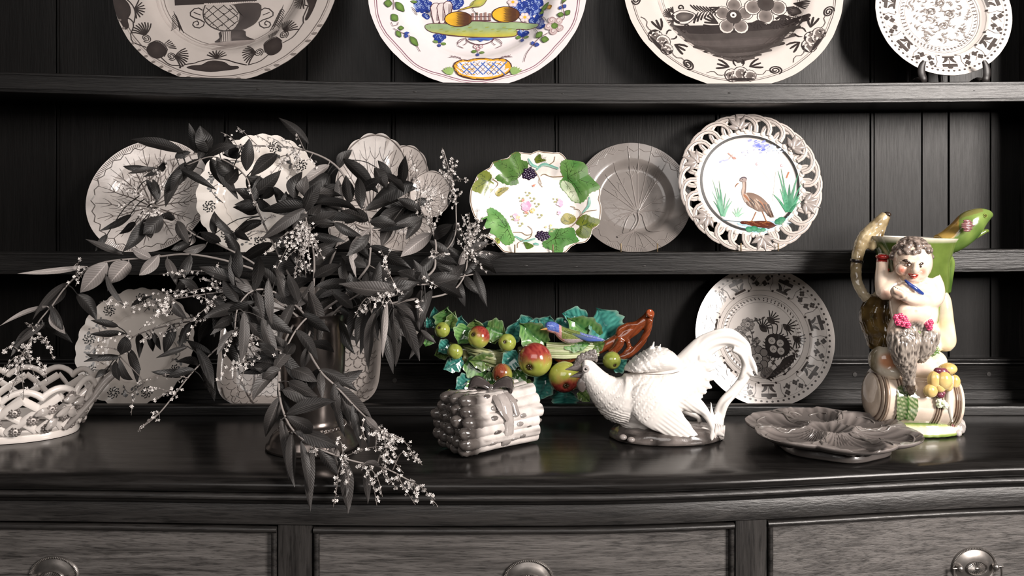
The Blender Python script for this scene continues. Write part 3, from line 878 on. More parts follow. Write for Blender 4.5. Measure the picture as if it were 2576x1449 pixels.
for x0, y0 in ((620, 110), (770, 130), (2010, 210), (1925, 350)):
    p.stroke([(x0 - 40, y0 - 40), (x0, y0 - 10), (x0 + 20, y0 + 40)], 5, INK)
    for i in range(5): p.stroke([(x0 - 20 + i * 7, y0 - 25 + i * 12), (x0 - 32 + i * 9, y0 - 8 + i * 12)], 4, INK)
p.done()

# ---- 3: delft charger with a boat of flowers
R = 0.194; D = 1.43; x = X(1860, D)
P3 = Plate('charger', 'large white charger painted with flowers in a dark boat-shaped basket', 'plate', 1860, D, ztop(x) - 0.0053, R, prof_charger, lean_to(D, 2 * R), out=chips(15), col=S(208, 200, 194))
p = Paint(P3, 1580, 0, 4.293)
G1 = S(70, 64, 62); G2 = S(96, 89, 86)
p.ring(0.625, 0.004, MIDINK); p.ring(0.642, 0.005, MIDINK); p.ring(0.672, 0.030, S(196, 187, 181)); p.ring(0.92, 0.005, WASH); p.ring(0.935, 0.006, MIDINK)
rows_b = [(455, 275, 1940, 195, 55, INK), (490, 315, 1930, 235, 60, INK), (540, 375, 1835, 310, 62, G1), (610, 440, 1780, 400, 66, S(82, 75, 73)), (705, 515, 1665, 485, 62, G1), (810, 565, 1535, 555, 52, S(84, 77, 75)), (910, 608, 1425, 605, 44, G1), (1020, 645, 1350, 645, 38, S(84, 77, 75)), (1130, 672, 1260, 665, 28, G1), (1205, 688, 1240, 688, 18, INK)]
p.fill([(455, 275), (700, 318), (1000, 330), (1300, 318), (1600, 285), (1800, 235), (1930, 195), (1830, 300), (1740, 400), (1620, 480), (1480, 560), (1380, 620), (1220, 690), (1080, 650), (900, 590), (760, 520), (620, 430), (520, 340)], S(78, 71, 69), G1, n=70)
for x0, y0, x1, y1, w, c in rows_b:
    p.stroke([(x0, y0), (lerp(x0, x1, .3), lerp(y0, y1, .3) + 26), (lerp(x0, x1, .65), lerp(y0, y1, .65) + 18), (x1, y1)], w, c, taper=(.7, .7))
    p.dot(x0 + 14, y0 + 6, w * .45, INK, w * .3); p.dot(x1 - 14, y1, w * .45, c, w * .4)
def blossom(cx_, cy_, r, n, rot):
    for i in range(n):
        a = rot + 2 * PI * i / n
        qx, qy = cx_ + r * math.cos(a), cy_ + r * math.sin(a)
        p.dot(qx, qy, r * .62, INK); p.dot(qx, qy, r * .57, S(215, 206, 200)); p.dot(qx - .06 * r * math.cos(a), qy - .06 * r * math.sin(a), r * .50, S(92, 85, 82), col2=S(128, 119, 115))
    p.dot(cx_, cy_, r * .62, S(60, 53, 51), col2=G1)
blossom(1155, 160, 135, 5, PI / 2 - .62); p.dot(1148, 140, 34, CREAM); p.dot(1148, 143, 14, INK)
blossom(1500, 15, 150, 5, PI / 2 + .02)
p.fill([(470, 170), (510, 110), (600, 88), (690, 105), (745, 145), (690, 215), (620, 245), (530, 230)], INK); p.fill([(482, 170), (518, 116), (600, 95), (685, 112), (733, 145), (684, 208), (620, 237), (536, 222)], S(214, 205, 200)); p.fill([(515, 165), (560, 120), (640, 115), (720, 140), (670, 200), (570, 215)], S(112, 104, 100), G1)
p.feather(480, 170, PI + .5, 110, 1.3, 6, 18, INK); p.feather(500, 200, 2.3, 90, 1.0, 4, 16, INK); p.feather(500, 120, -2.2, 70, .9, 4, 14, INK)
p.spiral(575, 62, 34, 1.1, 15, INK); p.spiral(638, 270, 34, 1.1, 15, INK)
p.stroke([(735, 190), (830, 105), (990, 65)], 7, INK)
for i in range(7):
    x0, y0 = 700 + i * 34, 60 + i * 4
    p.stroke([(x0 + 60, y0 + 40), (x0 + 10, y0), (x0 - 20, y0 - 30)], [6, 18, 10], INK)
    p.stroke([(x0 + 70, y0 + 50 - i * 4), (x0 + 40, y0 + 110 - i * 9), (x0 + 20 + i * 5, y0 + 170 - i * 20)], [6, 26 - i * 2, 18], INK)
p.feather(985, 235, PI + .5, 150, .8, 4, 22, INK); p.feather(1000, 275, PI - .1, 180, .5, 4, 18, INK); p.feather(1000, 60, PI - .3, 100, .6, 3, 18, INK)
for x0, y0 in ((1420, 200), (1630, 205), (1690, 140)):
    p.feather(x0, y0, PI / 2, 90, 2.0, 5, 24, INK); p.stroke([(x0 - 90, y0 + 40), (x0, y0), (x0 + 120, y0 + 50)], 7, INK)
p.leaf((1745, 65), (1865, 150), 90, S(98, 90, 87), INK, outline=INK, ow=5); p.feather(1720, 60, .5, 90, 1.2, 5, 12, INK); p.feather(1800, 15, .4, 150, .7, 6, 12, INK)
p.stroke([(1690, 175), (1760, 150), (1840, 190), (1700, 260)], 8, INK); p.stroke([(1840, 190), (1945, 185)], 8, INK)
# rim repeats
def rimgroup(a, big=True):
    c, s_ = math.cos(a), math.sin(a)
    cu = (0.80 * c, 0.80 * s_)
    def q(t, r):                      # tangential, radial offsets in units of R
        return (cu[0] - t * s_ + r * c, cu[1] + t * c + r * s_)
    pp = Paint.__new__(Paint); pp.__dict__.update(p.__dict__); pp.cv = lambda x, y: q(x, y); pp.u = 1.0
    for t, r, rr in ((-.075, .075, .07), (0.005, .055, .07), (.08, .08, .06)):
        pp.dot(t, r, rr, INK); pp.dot(t, r, rr * .9, S(214, 205, 200)); pp.dot(t + .004, r + .01, rr * .78, S(84, 77, 74), col2=S(124, 115, 111))
    pp.fill([(-.12, .115), (0, .10), (.12, .115), (.06, .13), (-.06, .13)], INK)
    for sg in (-1, 1):
        for k in range(3):
            pp.stroke([(sg * .09, -.01), (sg * (.13 + .02 * k), -.06 + .03 * k), (sg * (.18 + .015 * k), -.09 + .045 * k)], [.008, .022, .012], INK)
        pp.stroke([(sg * .03, -.02), (sg * .05, -.06), (sg * .035, -.09)], [.006, .016, .008], INK)
        pp.stroke([(sg * .12, .06), (sg * .19, .075), (sg * .24, .03), (sg * .30, .05)], .006, G2)
    pp.spiral(.31, .035, .062, 2.2, .011, INK, sq=.72)
    p.k = pp.k
for i in range(7): rimgroup(-PI / 2 + i * 2 * PI / 7 + .02)
p.done()

# ---- delft pair: 4 on its wooden stand, and the bird plate below
def delft_rim(p, rot):
    for i in range(74):
        a = rot + 2 * PI * i / 74
        p.fill_uv([((0.928 + .016 * math.cos(t)) * math.cos(a + .020 * math.sin(t)), (0.928 + .016 * math.cos(t)) * math.sin(a + .020 * math.sin(t))) for t in [j * PI / 3 for j in range(6)]], S(86, 79, 76), smooth=False)
    p.ring(0.893, .003, WASH); p.ring(0.665, .003, MIDINK); p.ring(.60, .004, MIDINK); p.ring(.575, .003, MIDINK); p.ring(.50, .003, MIDINK)
    for i in range(7):
        a = rot - PI / 2 + i * 2 * PI / 7
        c, s_ = math.cos(a), math.sin(a)
        pp = Paint.__new__(Paint); pp.__dict__.update(p.__dict__); pp.u = 1.0
        pp.cv = lambda t, r, c=c, s_=s_: (r * math.cos(math.atan2(s_, c) + t / .78), r * math.sin(math.atan2(s_, c) + t / .78))
        K = S(78, 71, 68)
        pp.stroke([(-.10, .845), (.10, .845)], .048, K); pp.dot(0, .868, .038, K, .026)
        pp.stroke([(0, .84), (0, .73)], .006, K)
        pp.stroke([(-.095, .705), (.095, .705)], .03, K)
        for sg in (-1, 1):
            pp.stroke([(sg * .035, .715), (sg * .05, .76), (sg * .095, .80)], [.05, .042, .014], K)
            pp.stroke([(sg * .145, .675), (sg * .20, .70), (sg * .175, .80), (sg * .20, .88)], .006, MIDINK)
            pp.dot(sg * .145, .675, .016, K); pp.dot(sg * .20, .878, .016, K)
            for t, r in ((sg * .25, .84), (sg * .29, .76)):
                for dt, dr in ((-.02, 0), (.02, .005), (0, .025), (0, -.02)): pp.dot(t + dt, r + dr, .019, K)
            pp.dot(sg * .235, .765, .014, K)
        pp.stroke([(.20, .86), (.30, .80), (.36, .72), (.42, .80), (.36, .86)], .005, MIDINK)
        p.k = pp.k
    for i in range(60):
        a = rot + 2 * PI * i / 60
        if (i // 5) % 2:
            p.stroke([(.53 * math.cos(a), .53 * math.sin(a)), (.56 * math.cos(a + .04), .56 * math.sin(a + .04))], .014, MIDINK)
        else:
            for r in (.525, .555): p.dot(r * math.cos(a), r * math.sin(a), .011, MIDINK)

R = 0.1180; D = 1.418; x = X(2388, D)
zs4 = ztop(x) - 0.0053
P4 = Plate('delft_plate', 'small white delft plate on a dark wooden stand at top right', 'plate', 2389, D + .012, zs4 + 0.0190, R, prof_small, 12, out=chips(21, .003), col=S(228, 220, 214), group='delft plates with dotted rims')
p = Paint(P4)
delft_rim(p, 0.02)
rr = random.Random(4)
for i in range(120):
    a = rr.uniform(0, 6.28); r = .46 * math.sqrt(rr.uniform(.02, 1)); b = rr.uniform(0, 6.28); l = rr.uniform(.02, .07)
    p.stroke([(r * math.cos(a), r * math.sin(a)), (r * math.cos(a) + l * math.cos(b), r * math.sin(a) + l * math.sin(b)), (r * math.cos(a) + 1.5 * l * math.cos(b + .6), r * math.sin(a) + 1.5 * l * math.sin(b + .6))], [.006, .018, .006], S(120, 112, 108))
for qx, qy in ((.06, -.18), (-.10, .05), (.16, .02), (.05, .2)): p.spiral(qx, qy, .07, 1.6, .012, S(110, 102, 98))
p.done()
st = thing('plate_stand', 'dark wooden easel stand under the small delft plate on the top shelf', 'stand', (X(2389, D), D, zs4))
dk = S(34, 30, 29)
for sx, px in ((-1, 2321), (1, 2473)):
    mb = MB(); qx = X(px, 1.41) - X(2389, D); sh = 0.0
    pts = [(qx, 0.09, 0.003), (qx, 0.05, 0.004), (qx, 0.012, 0.012), (qx, -0.012, 0.007), (qx + sx * .004, -0.0125, 0.020), (qx + sx * .003, -0.0115, 0.032), (qx - sx * 0.001, -0.0120, 0.041)]
    mb.sweep(pts, [(.005, .003), (.005, .004), (.0055, .005), (.006, .004), (.0065, .0028), (.006, .0028), (.0035, .0022)], 10, dk, up=(0, 1, 0), n=26)
    obj('stand_arm', mb, IRON, st, 60)
    mb = MB(); mb.sweep([(qx * .6, 0.086, 0.003), (qx * .5, 0.093, 0.08), (qx * .3, 0.099, 0.17)], [.004, .004, .003], 8, dk); obj('stand_upright', mb, IRON, st, 60)
mb = MB(); mb.sweep([(-.05, 0.083, 0.0045), (.055, 0.083, 0.0045)], [.004, .004], 8, dk); obj('stand_crossbar', mb, IRON, st, 60)

R = 0.1225; D = 1.445
P5 = Plate('delft_plate', 'white delft plate with a painted nest of eggs, leaning behind the rooster', 'plate', 1936, D, 0.0008, R, prof_small, lean_to(D, 2 * R, 1.505), out=chips(27, .003), col=S(240, 232, 226), group='delft plates with dotted rims')
p = Paint(P5)
delft_rim(p, 0.0)
p.done()
p = Paint(P5, 1740, 680, 4.025, name='painted_nest', off=.00055)
p.fill([(755, 700), (790, 650), (870, 640), (950, 670), (1000, 740), (1000, 820), (950, 870), (860, 885), (790, 860), (755, 790)], S(62, 55, 53), S(48, 42, 41))
for i in range(26):
    a = i * 2 * PI / 26; p.stroke([(875 + 125 * math.cos(a), 765 + 115 * math.sin(a)), (875 + 150 * math.cos(a + .1), 765 + 138 * math.sin(a + .1))], 10, INK)
for qx, qy in ((820, 710), (905, 735), (835, 795), (912, 815)):
    p.dot(qx, qy, 36, S(214, 206, 200))
    for k in range(5): p.dot(qx - 12 + 6 * k, qy + 10 * math.sin(k * 2.2), 4, INK)
p.fill([(940, 890), (1050, 850), (1040, 920), (960, 1000), (860, 1070), (760, 1105), (800, 1050), (900, 950)], S(66, 59, 57), INK)
for i in range(12):
    t = i / 11; p.stroke([(1045 - 270 * t, 880 + 215 * t), (1065 - 255 * t, 905 + 215 * t)], 12, INK)
for x0, y0, a in ((790, 640, -1.9), (830, 640, -1.65), (870, 630, -1.4), (910, 640, -1.2)):
    p.stroke([(x0, y0), (x0 + 40 * math.cos(a), y0 + 60 * math.sin(a)), (x0 + 60 * math.cos(a - .2), y0 + 100 * math.sin(a))], [8, 11, 4], INK)
for x0, y0, r in ((720, 580, -2.3), (800, 500, -1.7), (960, 570, -1.0), (1060, 690, -.5)):
    p.leaf((x0 + 50, y0 + 40), (x0 - 30, y0 - 30), 60, S(74, 67, 64)); p.feather(x0, y0, r + 1.2, 100, 2.2, 7, 12, INK)
def daisy(cx_, cy_, r, n=8):
    for i in range(n):
        a = i * 2 * PI / n; p.dot(cx_ + r * math.cos(a), cy_ + r * math.sin(a), r * .48, INK); p.dot(cx_ + r * math.cos(a), cy_ + r * math.sin(a), r * .40, S(152, 144, 139))
    p.dot(cx_, cy_, r * .45, S(180, 172, 167)); p.dot(cx_, cy_, r * .16, INK)
daisy(575, 545, 48); daisy(500, 620, 42, 7); daisy(670, 890, 90, 9); daisy(660, 715, 30, 5)
for x0, y0, x1, y1 in ((600, 520, 715, 490), (540, 640, 600, 760), (600, 600, 620, 720), (700, 980, 640, 1060), (800, 900, 870, 980), (1000, 980, 930, 1060), (1040, 800, 1070, 880), (660, 780, 640, 700)):
    p.stroke([(x0, y0), ((x0 + x1) / 2 + 14, (y0 + y1) / 2), (x1, y1)], 7, INK)
    for k in range(4):
        t = k / 3; p.leaf((lerp(x0, x1, t), lerp(y0, y1, t)), (lerp(x0, x1, t) + (36 if k % 2 else -36), lerp(y0, y1, t) - 24), 20, S(80, 73, 70))
for i in range(7):
    p.stroke([(735, 1090), (730 + 16 * i, 985 - 4 * i)], 4, MIDINK)
p.fill([(700, 1060), (740, 990), (800, 985), (830, 1020), (760, 1095)], S(150, 142, 137), S(120, 112, 108))
for i in range(7): p.stroke([(745, 1085), (705 + 20 * i, 1010 - 10 * math.sin(i * .5))], 4, INK)
p.done()

# ---- leaf-moulded plates
def leafplate_veins(p, base, tips, col, w, h, side=4, barb=None):
    for i, (tx, ty) in enumerate(tips):
        bx, by = base
        mx_, my_ = lerp(bx, tx, .5) , lerp(by, ty, .5)
        bend = .05 * (tx - bx)
        pts = [(bx, by), (mx_ - bend * .3, my_ + abs(bend) * .6), (tx, ty)]
        p.stroke(pts, [w * 1.3, w, w * .4], col, h=h, n=16)
        for k in range(1, side + 1):
            t = .25 + .6 * k / (side + .5)
            q = catmull(pts, 20)[int(t * 20)]
            dx, dy = tx - bx, ty - by; L = math.hypot(dx, dy)
            for sg in (-1, 1):
                a = math.atan2(dy, dx) + sg * .75
                l = L * .26 * (1.15 - t * .6)
                p.stroke([q, (q[0] + l * .5 * math.cos(a), q[1] + l * .5 * math.sin(a)), (q[0] + l * math.cos(a - sg * .2), q[1] + l * math.sin(a - sg * .2))], [w * .7, w * .5, w * .2], col, h=h * .7)
def basketweave(p, arcs, col, r0=.915, r1=.985, step=.032):
    for a0, a1 in arcs:
        n = int((a1 - a0) / step)
        for i in range(n):
            a = a0 + step * i
            p.stroke([(r0 * math.cos(a), r0 * math.sin(a)), (r1 * math.cos(a), r1 * math.sin(a))], .018, col, h=.0008, n=2)
def jag(p, a0, a1, r, col, n):
    pts = []
    for i in range(n + 1):
        a = lerp(a0, a1, i / n); k = r + (.03 if i % 2 else -.02) + .012 * math.sin(i * 1.7)
        pts.append((k * math.cos(a), k * math.sin(a)))
    for i in range(n): p.stroke([pts[i], pts[i + 1]], .014, col, h=.0009, n=2)
R = 0.1085; D = 1.432; x = X(350, D)
P6 = Plate('leaf_plate', 'round grey glazed plate moulded as a dark-veined leaf, left end of the middle shelf', 'plate', 350, D, zmid(x) - .0053, R, prof_small, lean_to(D, 2 * R, 1.515), col=S(222, 214, 209), mat=MAJOLICA, group='leaf moulded plates')
p = Paint(P6, name='moulded_veins', mat=MAJOLICA)
tips = [(.86 * math.cos(a), .86 * math.sin(a)) for a in (2.95, 2.55, 2.2, 1.85, 1.5, 1.15, .75, .35, -.05, -.5, -.95, -1.5, -2.1, -2.65, 3.3)]
leafplate_veins(p, (.02, -.14), tips, S(104, 96, 92), .020, .0009, 4)
basketweave(p, [(1.0, 2.9), (-1.2, .3), (-2.2, -1.5)], S(150, 142, 138))
jag(p, 0, 2 * PI, .89, S(96, 89, 86), 60)
p.done()
R = 0.1030; D = 1.458; x = X(1600, D)
P7 = Plate('leaf_plate', 'round silvery grey plate moulded with one large leaf, between grape plate and crane plate', 'plate', 1600, D, zmid(x) - .0053, R, prof_small, lean_to(D, 2 * R, 1.522), col=S(124, 118, 114), mat=glaze_mat('grey_glaze', .26, .5, .08, 160, .06), group='leaf moulded plates')
p = Paint(P7, 1160, 360, 4.293, name='moulded_veins', mat=P7.body.active_material)
c = S(134, 127, 123)
for tx, ty in ((1910, -20), (1790, 60), (2060, 40), (1640, 230), (1560, 340), (2130, 260), (2230, 190), (1540, 480), (1560, 690), (2210, 560), (2200, 740), (1600, 830), (1660, 880)):
    bx, by = 1912, 735
    p.stroke([(bx, by), (lerp(bx, tx, .5) + (tx - bx) * .06, lerp(by, ty, .5) - 20), (tx, ty)], [22, 16, 8], c, h=.0013, n=14)
    for k in (.55,):
        q = (lerp(bx, tx, k), lerp(by, ty, k)); a = math.atan2(ty - by, tx - bx)
        for sg in (-1, 1): p.stroke([q, (q[0] + 90 * math.cos(a + sg * .55), q[1] + 90 * math.sin(a + sg * .55))], [10, 4], c, h=.0008)
p.stroke([(1915, 740), (1925, 830), (1880, 920), (1800, 970), (1680, 1030)], [30, 34, 30, 26, 24], c, h=.003, n=20)
p.stroke([(1915, 740), (1860, 740), (1790, 830), (1745, 980)], [20, 16, 14, 8], c, h=.002, n=16); p.stroke([(1915, 740), (1960, 770), (1985, 860), (2040, 960), (2180, 960)], [20, 16, 14, 12, 8], c, h=.002, n=16)
p.stroke([(1870, 750), (1890, 830), (1830, 940)], [16, 14, 10], c, h=.0018, n=16)
for tx in (1690, 1780, 1880, 1960, 2080, 2150):
    p.stroke([(1880, 930), (lerp(1880, tx, .5), 1020), (tx, 1140)], [8, 10, 5], c, h=.0009)
pp = Paint(P7, name='moulded_edge', mat=P7.body.active_material)
basketweave(pp, [(.2, 1.15), (-1.0, -.2), (-2.1, -1.4), (1.9, 2.6)], c); jag(pp, 0, 2 * PI, .88, c, 58)
p.done(); pp.done()

# ---- pierced ivory plates (two of the same service)
def scal(n, amp):
    return lambda a: 1.0 + amp * abs(math.cos(n * a / 2)) - amp * .5
def pierced(cx, D, zs, R, lean, label, seed, col):
    P = Plate('pierced_plate', label, 'plate', cx, D, zs, R, prof_small, lean, out=scal(24, .035), col=col, group='pierced ivory plates')
    hole = (0.004, 0.004, 0.004)  # dark depth of the piercings painted on as near-black dots, no openings cut
    for i in range(9):
        p = Paint(P, name='painted_hole_group', mat=IRON)
        a = seed + i * 2 * PI / 9
        c = (.82 * math.cos(a), .82 * math.sin(a))
        for k in range(8):
            b = a + k * PI / 4
            p.dot(c[0] + .045 * math.cos(b), c[1] + .045 * math.sin(b), .026, hole, .012, rot=b, n=8)
            p.dot(c[0] + .092 * math.cos(b + .3), c[1] + .092 * math.sin(b + .3), .014, hole, n=7)
            p.dot(c[0] + .080 * math.cos(b - .2), c[1] + .080 * math.sin(b - .2), .012, hole, n=6)
        p.done()['kind'] = 'stuff'
    p = Paint(P)
    rr = random.Random(int(seed * 100))
    for i in range(9):
        a = seed + (i + .5) * 2 * PI / 9
        if i % 2: continue
        for k in range(16):
            r = .66 + rr.uniform(0, .22); b = a + rr.uniform(-.28, .28)
            p.dot(r * math.cos(b), r * math.sin(b), rr.uniform(.015, .035), S(*[rr.randint(70, 130)] * 3), rr.uniform(.012, .025), rot=rr.uniform(0, 3))
        p.stroke([(.66 * math.cos(a - .25), .66 * math.sin(a - .25)), (.78 * math.cos(a), .78 * math.sin(a)), (.62 * math.cos(a + .3), .62 * math.sin(a + .3))], .012, MIDINK)
    p.ring(.60, .004, S(190, 182, 176))
    p.done()
    return P
D = 1.420; x = X(636, D)
pierced(640, D, zmid(x) - .0053, 0.1060, 14, 'ivory pierced plate behind the foliage on the middle shelf', 2.72, S(240, 232, 224))
pierced(322, 1.44, 0.0008, 0.1030, 17, 'ivory pierced plate leaning behind the basket at lower left', 2.98, S(196, 188, 181))  # darker ivory than its twin: the foliage's shade is put into the colour

# ---- leaf dish of overlapping scalloped leaves
LD = thing('leaf_dish', 'grey dish of overlapping scalloped leaves behind the foliage, right of the pierced plate', 'dish', (X(965, 1.44), 1.44, zmid(X(965, 1.44)) - .0053), (PI / 2 - math.radians(17), 0, 0))
LM = MAJOLICA
def lobe(cx, cy, rx, ry, z, n, name, base_ang, lift=.012):
    """one cupped leaf bowl in the dish's own plane; vein fan grows from base_ang side"""
    mb = MB(); seg = n * 8; rows = []; c1 = S(186, 178, 173)
    def pt(t, a, o=0):
        k = 1 + .045 * abs(math.cos(n * a / 2)) * t - .02
        return (cx + rx * k * t * math.cos(a), cy + ry * k * t * math.sin(a), z + lift * t * t + o)
    for t in (.002, .15, .3, .45, .6, .75, .87, .95, 1.0): rows.append([pt(t, 2 * PI * j / seg) for j in range(seg)])
    for t, o in ((1.0, -.002), (.97, -.004), (.6, -.004), (.002, -.004)): rows.append([pt(t, 2 * PI * j / seg, o) for j in range(seg)])
    mb.grid(rows, True, c1, caps=True)
    o = obj(name, mb, LM, LD, 60)
    class F: pass
    f = F(); f.root = o; f.p = lambda u, v, off=0.0: (cx + rx * u, cy + ry * v, z + lift * (u * u + v * v) + off)
    p = Paint.__new__(Paint); p.pl = f; p.mb = MB(); p.k = 0; p.name = 'moulded_veins'; p.mat = LM; p.off = .0003; p.cv = lambda x, y: (x, y); p.u = 1.0
    b = (.75 * math.cos(base_ang), .75 * math.sin(base_ang))
    tips = [(.9 * math.cos(base_ang + PI + d), .9 * math.sin(base_ang + PI + d)) for d in (-1.7, -1.2, -.75, -.35, 0, .35, .75, 1.2, 1.7)]
    leafplate_veins(p, b, tips, S(96, 89, 86), .026, .0008, 3)
    pts = [(.97 * math.cos(2 * PI * i / 60), .97 * math.sin(2 * PI * i / 60)) for i in range(60)]
    p.stroke(pts, .03, S(120, 112, 108), closed=True, h=.001, n=120)
    p.done()
k = 1.47 / FPX
lobe(-34 * k , .132, 92 * k, 128 * k, -.006, 14, 'leaf_bowl', -PI / 2)
lobe(46 * k, .146, 58 * k, 78 * k, -.010, 10, 'leaf_bowl', -2.2)
lobe(112 * k, .107, 52 * k, 60 * k, -.002, 9, 'leaf_bowl', -2.6)
lobe(-50 * k, .040, 84 * k, 52 * k, .002, 10, 'leaf_bowl', PI / 2)
lobe(46 * k, .045, 76 * k, 58 * k, -.008, 10, 'leaf_bowl', PI / 2)

# ---- crackle-glazed rounded square dish behind the vase
def supel(a):
    c, s_ = abs(math.cos(a)), abs(math.sin(a)); n = 5.0
    return (c ** n + s_ ** n) ** (-1 / n)
P8 = Plate('square_dish', 'large rounded square dish with crackled grey glaze leaning behind the vase', 'dish', 746, 1.44, 0.0008, 0.1425, lambda t: .020 * float(sstep(.80, 1.0, t)), 17, out=supel, vy=.74, col=S(166, 158, 153), mat=MAJOLICA, th=.006)
p = Paint(P8, 500, 640, 3.15, name='crackle')
rr = random.Random(3)
cr = S(84, 77, 74)
cell = []
for i in range(22):
    for j in range(14):
        cell.append((130 + i * 62 + (31 if j % 2 else 0) + rr.uniform(-16, 16), 560 + j * 50 + rr.uniform(-14, 14)))
for qx, qy in cell:
    u, v = p.cv(qx, qy)
    if max(abs(u), abs(v)) > .9: continue
    pts = [(qx + 30 * math.cos(a), qy + 27 * math.sin(a)) for a in (0.2, 1.1, 2.0, 2.9)]
    p.stroke(pts, 4.5, cr, n=6)
    if rr.random() < .5: p.stroke([(qx - 30, qy), (qx - 26, qy - 34)], 4, cr, n=2)
for pts in ([(300, 880), (330, 1000), (390, 1120), (480, 1210)], [(440, 900), (430, 1020), (400, 1120)], [(200, 1060), (230, 1140), (300, 1200)]):
    p.stroke(pts, 8, cr, n=16)
p.done()
# ---- grape-leaf plate with a wavy rim
gp_out = [(590, 80), (690, 92), (760, 100), (840, 66), (900, 80), (1010, 90), (1070, 86), (1110, 115), (1150, 170), (1240, 180), (1330, 200), (1372, 250), (1375, 330), (1440, 400), (1500, 460), (1512, 540), (1488, 600), (1512, 680), (1500, 830), (1480, 890), (1410, 940), (1392, 1020), (1340, 1078), (1240, 1092), (1180, 1125), (1120, 1192), (960, 1200), (800, 1205), (560, 1195), (460, 1180), (415, 1130), (350, 1052), (290, 1025), (225, 880), (150, 800), (100, 640), (108, 500), (150, 410), (180, 340), (250, 290), (310, 262), (345, 195), (420, 172), (510, 150), (545, 105)]
gc = (805, 640)
hw = 700.0
def make_out(pts, c, s):
    A = sorted((math.atan2(-(y - c[1]), x - c[0]), math.hypot(x - c[0], y - c[1]) / s) for x, y in pts)
    an = [a for a, r in A]; rs = [r for a, r in A]
    an = [an[-1] - 2 * PI] + an + [an[0] + 2 * PI]; rs = [rs[-1]] + rs + [rs[0]]
    def f(a):
        a = (a + PI) % (2 * PI) - PI
        return float(np.interp(a, an, rs))
    return f
D = 1.418; R = 0.1118; x = X(1347, D)
def prof_wavy(t):
    return 0.010 * float(sstep(0.55, 0.85, t)) + .005 * max(0, t - .8) / .2
gout = make_out(gp_out, gc, hw)
P9 = Plate('grape_plate', 'white wavy-edged plate painted with green vine leaves, purple grapes and pink flowers', 'plate', 1160 + 805 / 4.293, D, zmid(x) - .0045, R, prof_wavy, 12, out=gout, seg=180, col=S(240, 233, 227))
p = Paint(P9, 1160, 360, 4.293)
VG = S(74, 122, 54); VG2 = S(120, 150, 84); OL = S(128, 124, 52); PALE = S(190, 200, 160); TEAL = S(124, 184, 170)
def vleaf(pts, base, veins, c1, c2, vein=S(52, 72, 36)):
    xs = [q[0] for q in pts]; ys = [q[1] for q in pts]
    rr = random.Random(int(pts[0][0]))
    ph = rr.uniform(0, 9)
    def cf(u, v, t):
        n = noise.noise((u * 7 + ph, v * 7, ph)) * .5 + .5
        return mix(mix(c1, c2, n * 1.1), c2, float(sstep(.75, 1.0, t)) * .4)
    # ragged edge
    q = catmull(pts, len(pts) * 5, True)
    cx_, cy_ = sum(xs) / len(xs), sum(ys) / len(ys)
    q = [(cx_ + (a - cx_) * (1 + .03 * math.sin(i * 2.4)), cy_ + (b - cy_) * (1 + .03 * math.sin(i * 2.4))) for i, (a, b) in enumerate(q)]
    P = [p.cv(*k) for k in q]
    p.fill_uv(P, c1, smooth=False, colfn=cf)
    for vx, vy in veins:
        p.stroke([base, ((base[0] + vx) / 2 + 6, (base[1] + vy) / 2 - 6), (vx, vy)], [7, 5, 2], vein)
        for k in (.35, .6, .8):
            m_ = (lerp(base[0], vx, k), lerp(base[1], vy, k)); a = math.atan2(vy - base[1], vx - base[0])
            for sg in (-1, 1): p.stroke([m_, (m_[0] + 45 * math.cos(a + sg * .8), m_[1] + 45 * math.sin(a + sg * .8))], [4, 1.5], vein)
vleaf([(580, 100), (640, 130), (650, 190), (720, 215), (715, 275), (650, 330), (610, 370), (620, 430), (540, 450), (450, 430), (370, 390), (400, 350), (440, 330), (370, 270), (345, 205), (430, 195), (520, 180), (540, 120)], (640, 350), [(400, 215), (560, 140), (690, 240), (420, 385), (540, 430)], S(108, 140, 76), S(74, 116, 56))
vleaf([(230, 310), (300, 325), (335, 370), (320, 410), (355, 440), (345, 510), (270, 575), (200, 550), (120, 520), (140, 450), (190, 400), (165, 350)], (290, 425), [(200, 340), (140, 510), (260, 560), (330, 380), (230, 420)], S(150, 150, 70), S(106, 124, 46))
vleaf([(1150, 180), (1240, 180), (1330, 210), (1370, 290), (1400, 370), (1500, 470), (1470, 520), (1390, 550), (1350, 610), (1290, 650), (1200, 620), (1140, 540), (1080, 480), (1065, 410), (1100, 370), (1070, 300), (1075, 220), (1110, 200)], (1150, 370), [(1480, 485), (1330, 300), (1230, 210), (1120, 210), (1180, 560), (1300, 560)], S(62, 118, 54), S(112, 150, 84))
vleaf([(1180, 430), (1240, 520), (1280, 640), (1210, 620), (1140, 540), (1080, 460), (1100, 400)], (1110, 400), [(1230, 590)], S(222, 224, 200), S(150, 176, 130))
vleaf([(1340, 775), (1410, 810), (1490, 840), (1480, 890), (1410, 930), (1390, 1010), (1340, 1040), (1270, 1020), (1235, 960), (1280, 905), (1240, 870), (1270, 810)], (1290, 905), [(1340, 790), (1460, 850), (1380, 1000), (1280, 1000), (1440, 895)], S(126, 132, 52), S(84, 104, 34))
vleaf([(960, 930), (1060, 920), (1180, 910), (1220, 930), (1240, 1010), (1270, 1070), (1180, 1100), (1110, 1130), (1090, 1190), (1020, 1195), (960, 1160), (890, 1130), (880, 1070), (930, 1040)], (1010, 1030), [(1240, 1060), (1180, 930), (1060, 930), (910, 1100), (1030, 1180)], S(112, 158, 92), S(76, 128, 64))
vleaf([(330, 700), (410, 740), (470, 800), (520, 880), (550, 960), (580, 1030), (550, 1090), (480, 1110), (420, 1060), (360, 1000), (300, 970), (240, 880), (215, 830), (290, 790), (280, 730)], (500, 930), [(240, 830), (340, 740), (420, 1040), (550, 1080), (470, 830)], S(138, 180, 112), S(84, 140, 70))
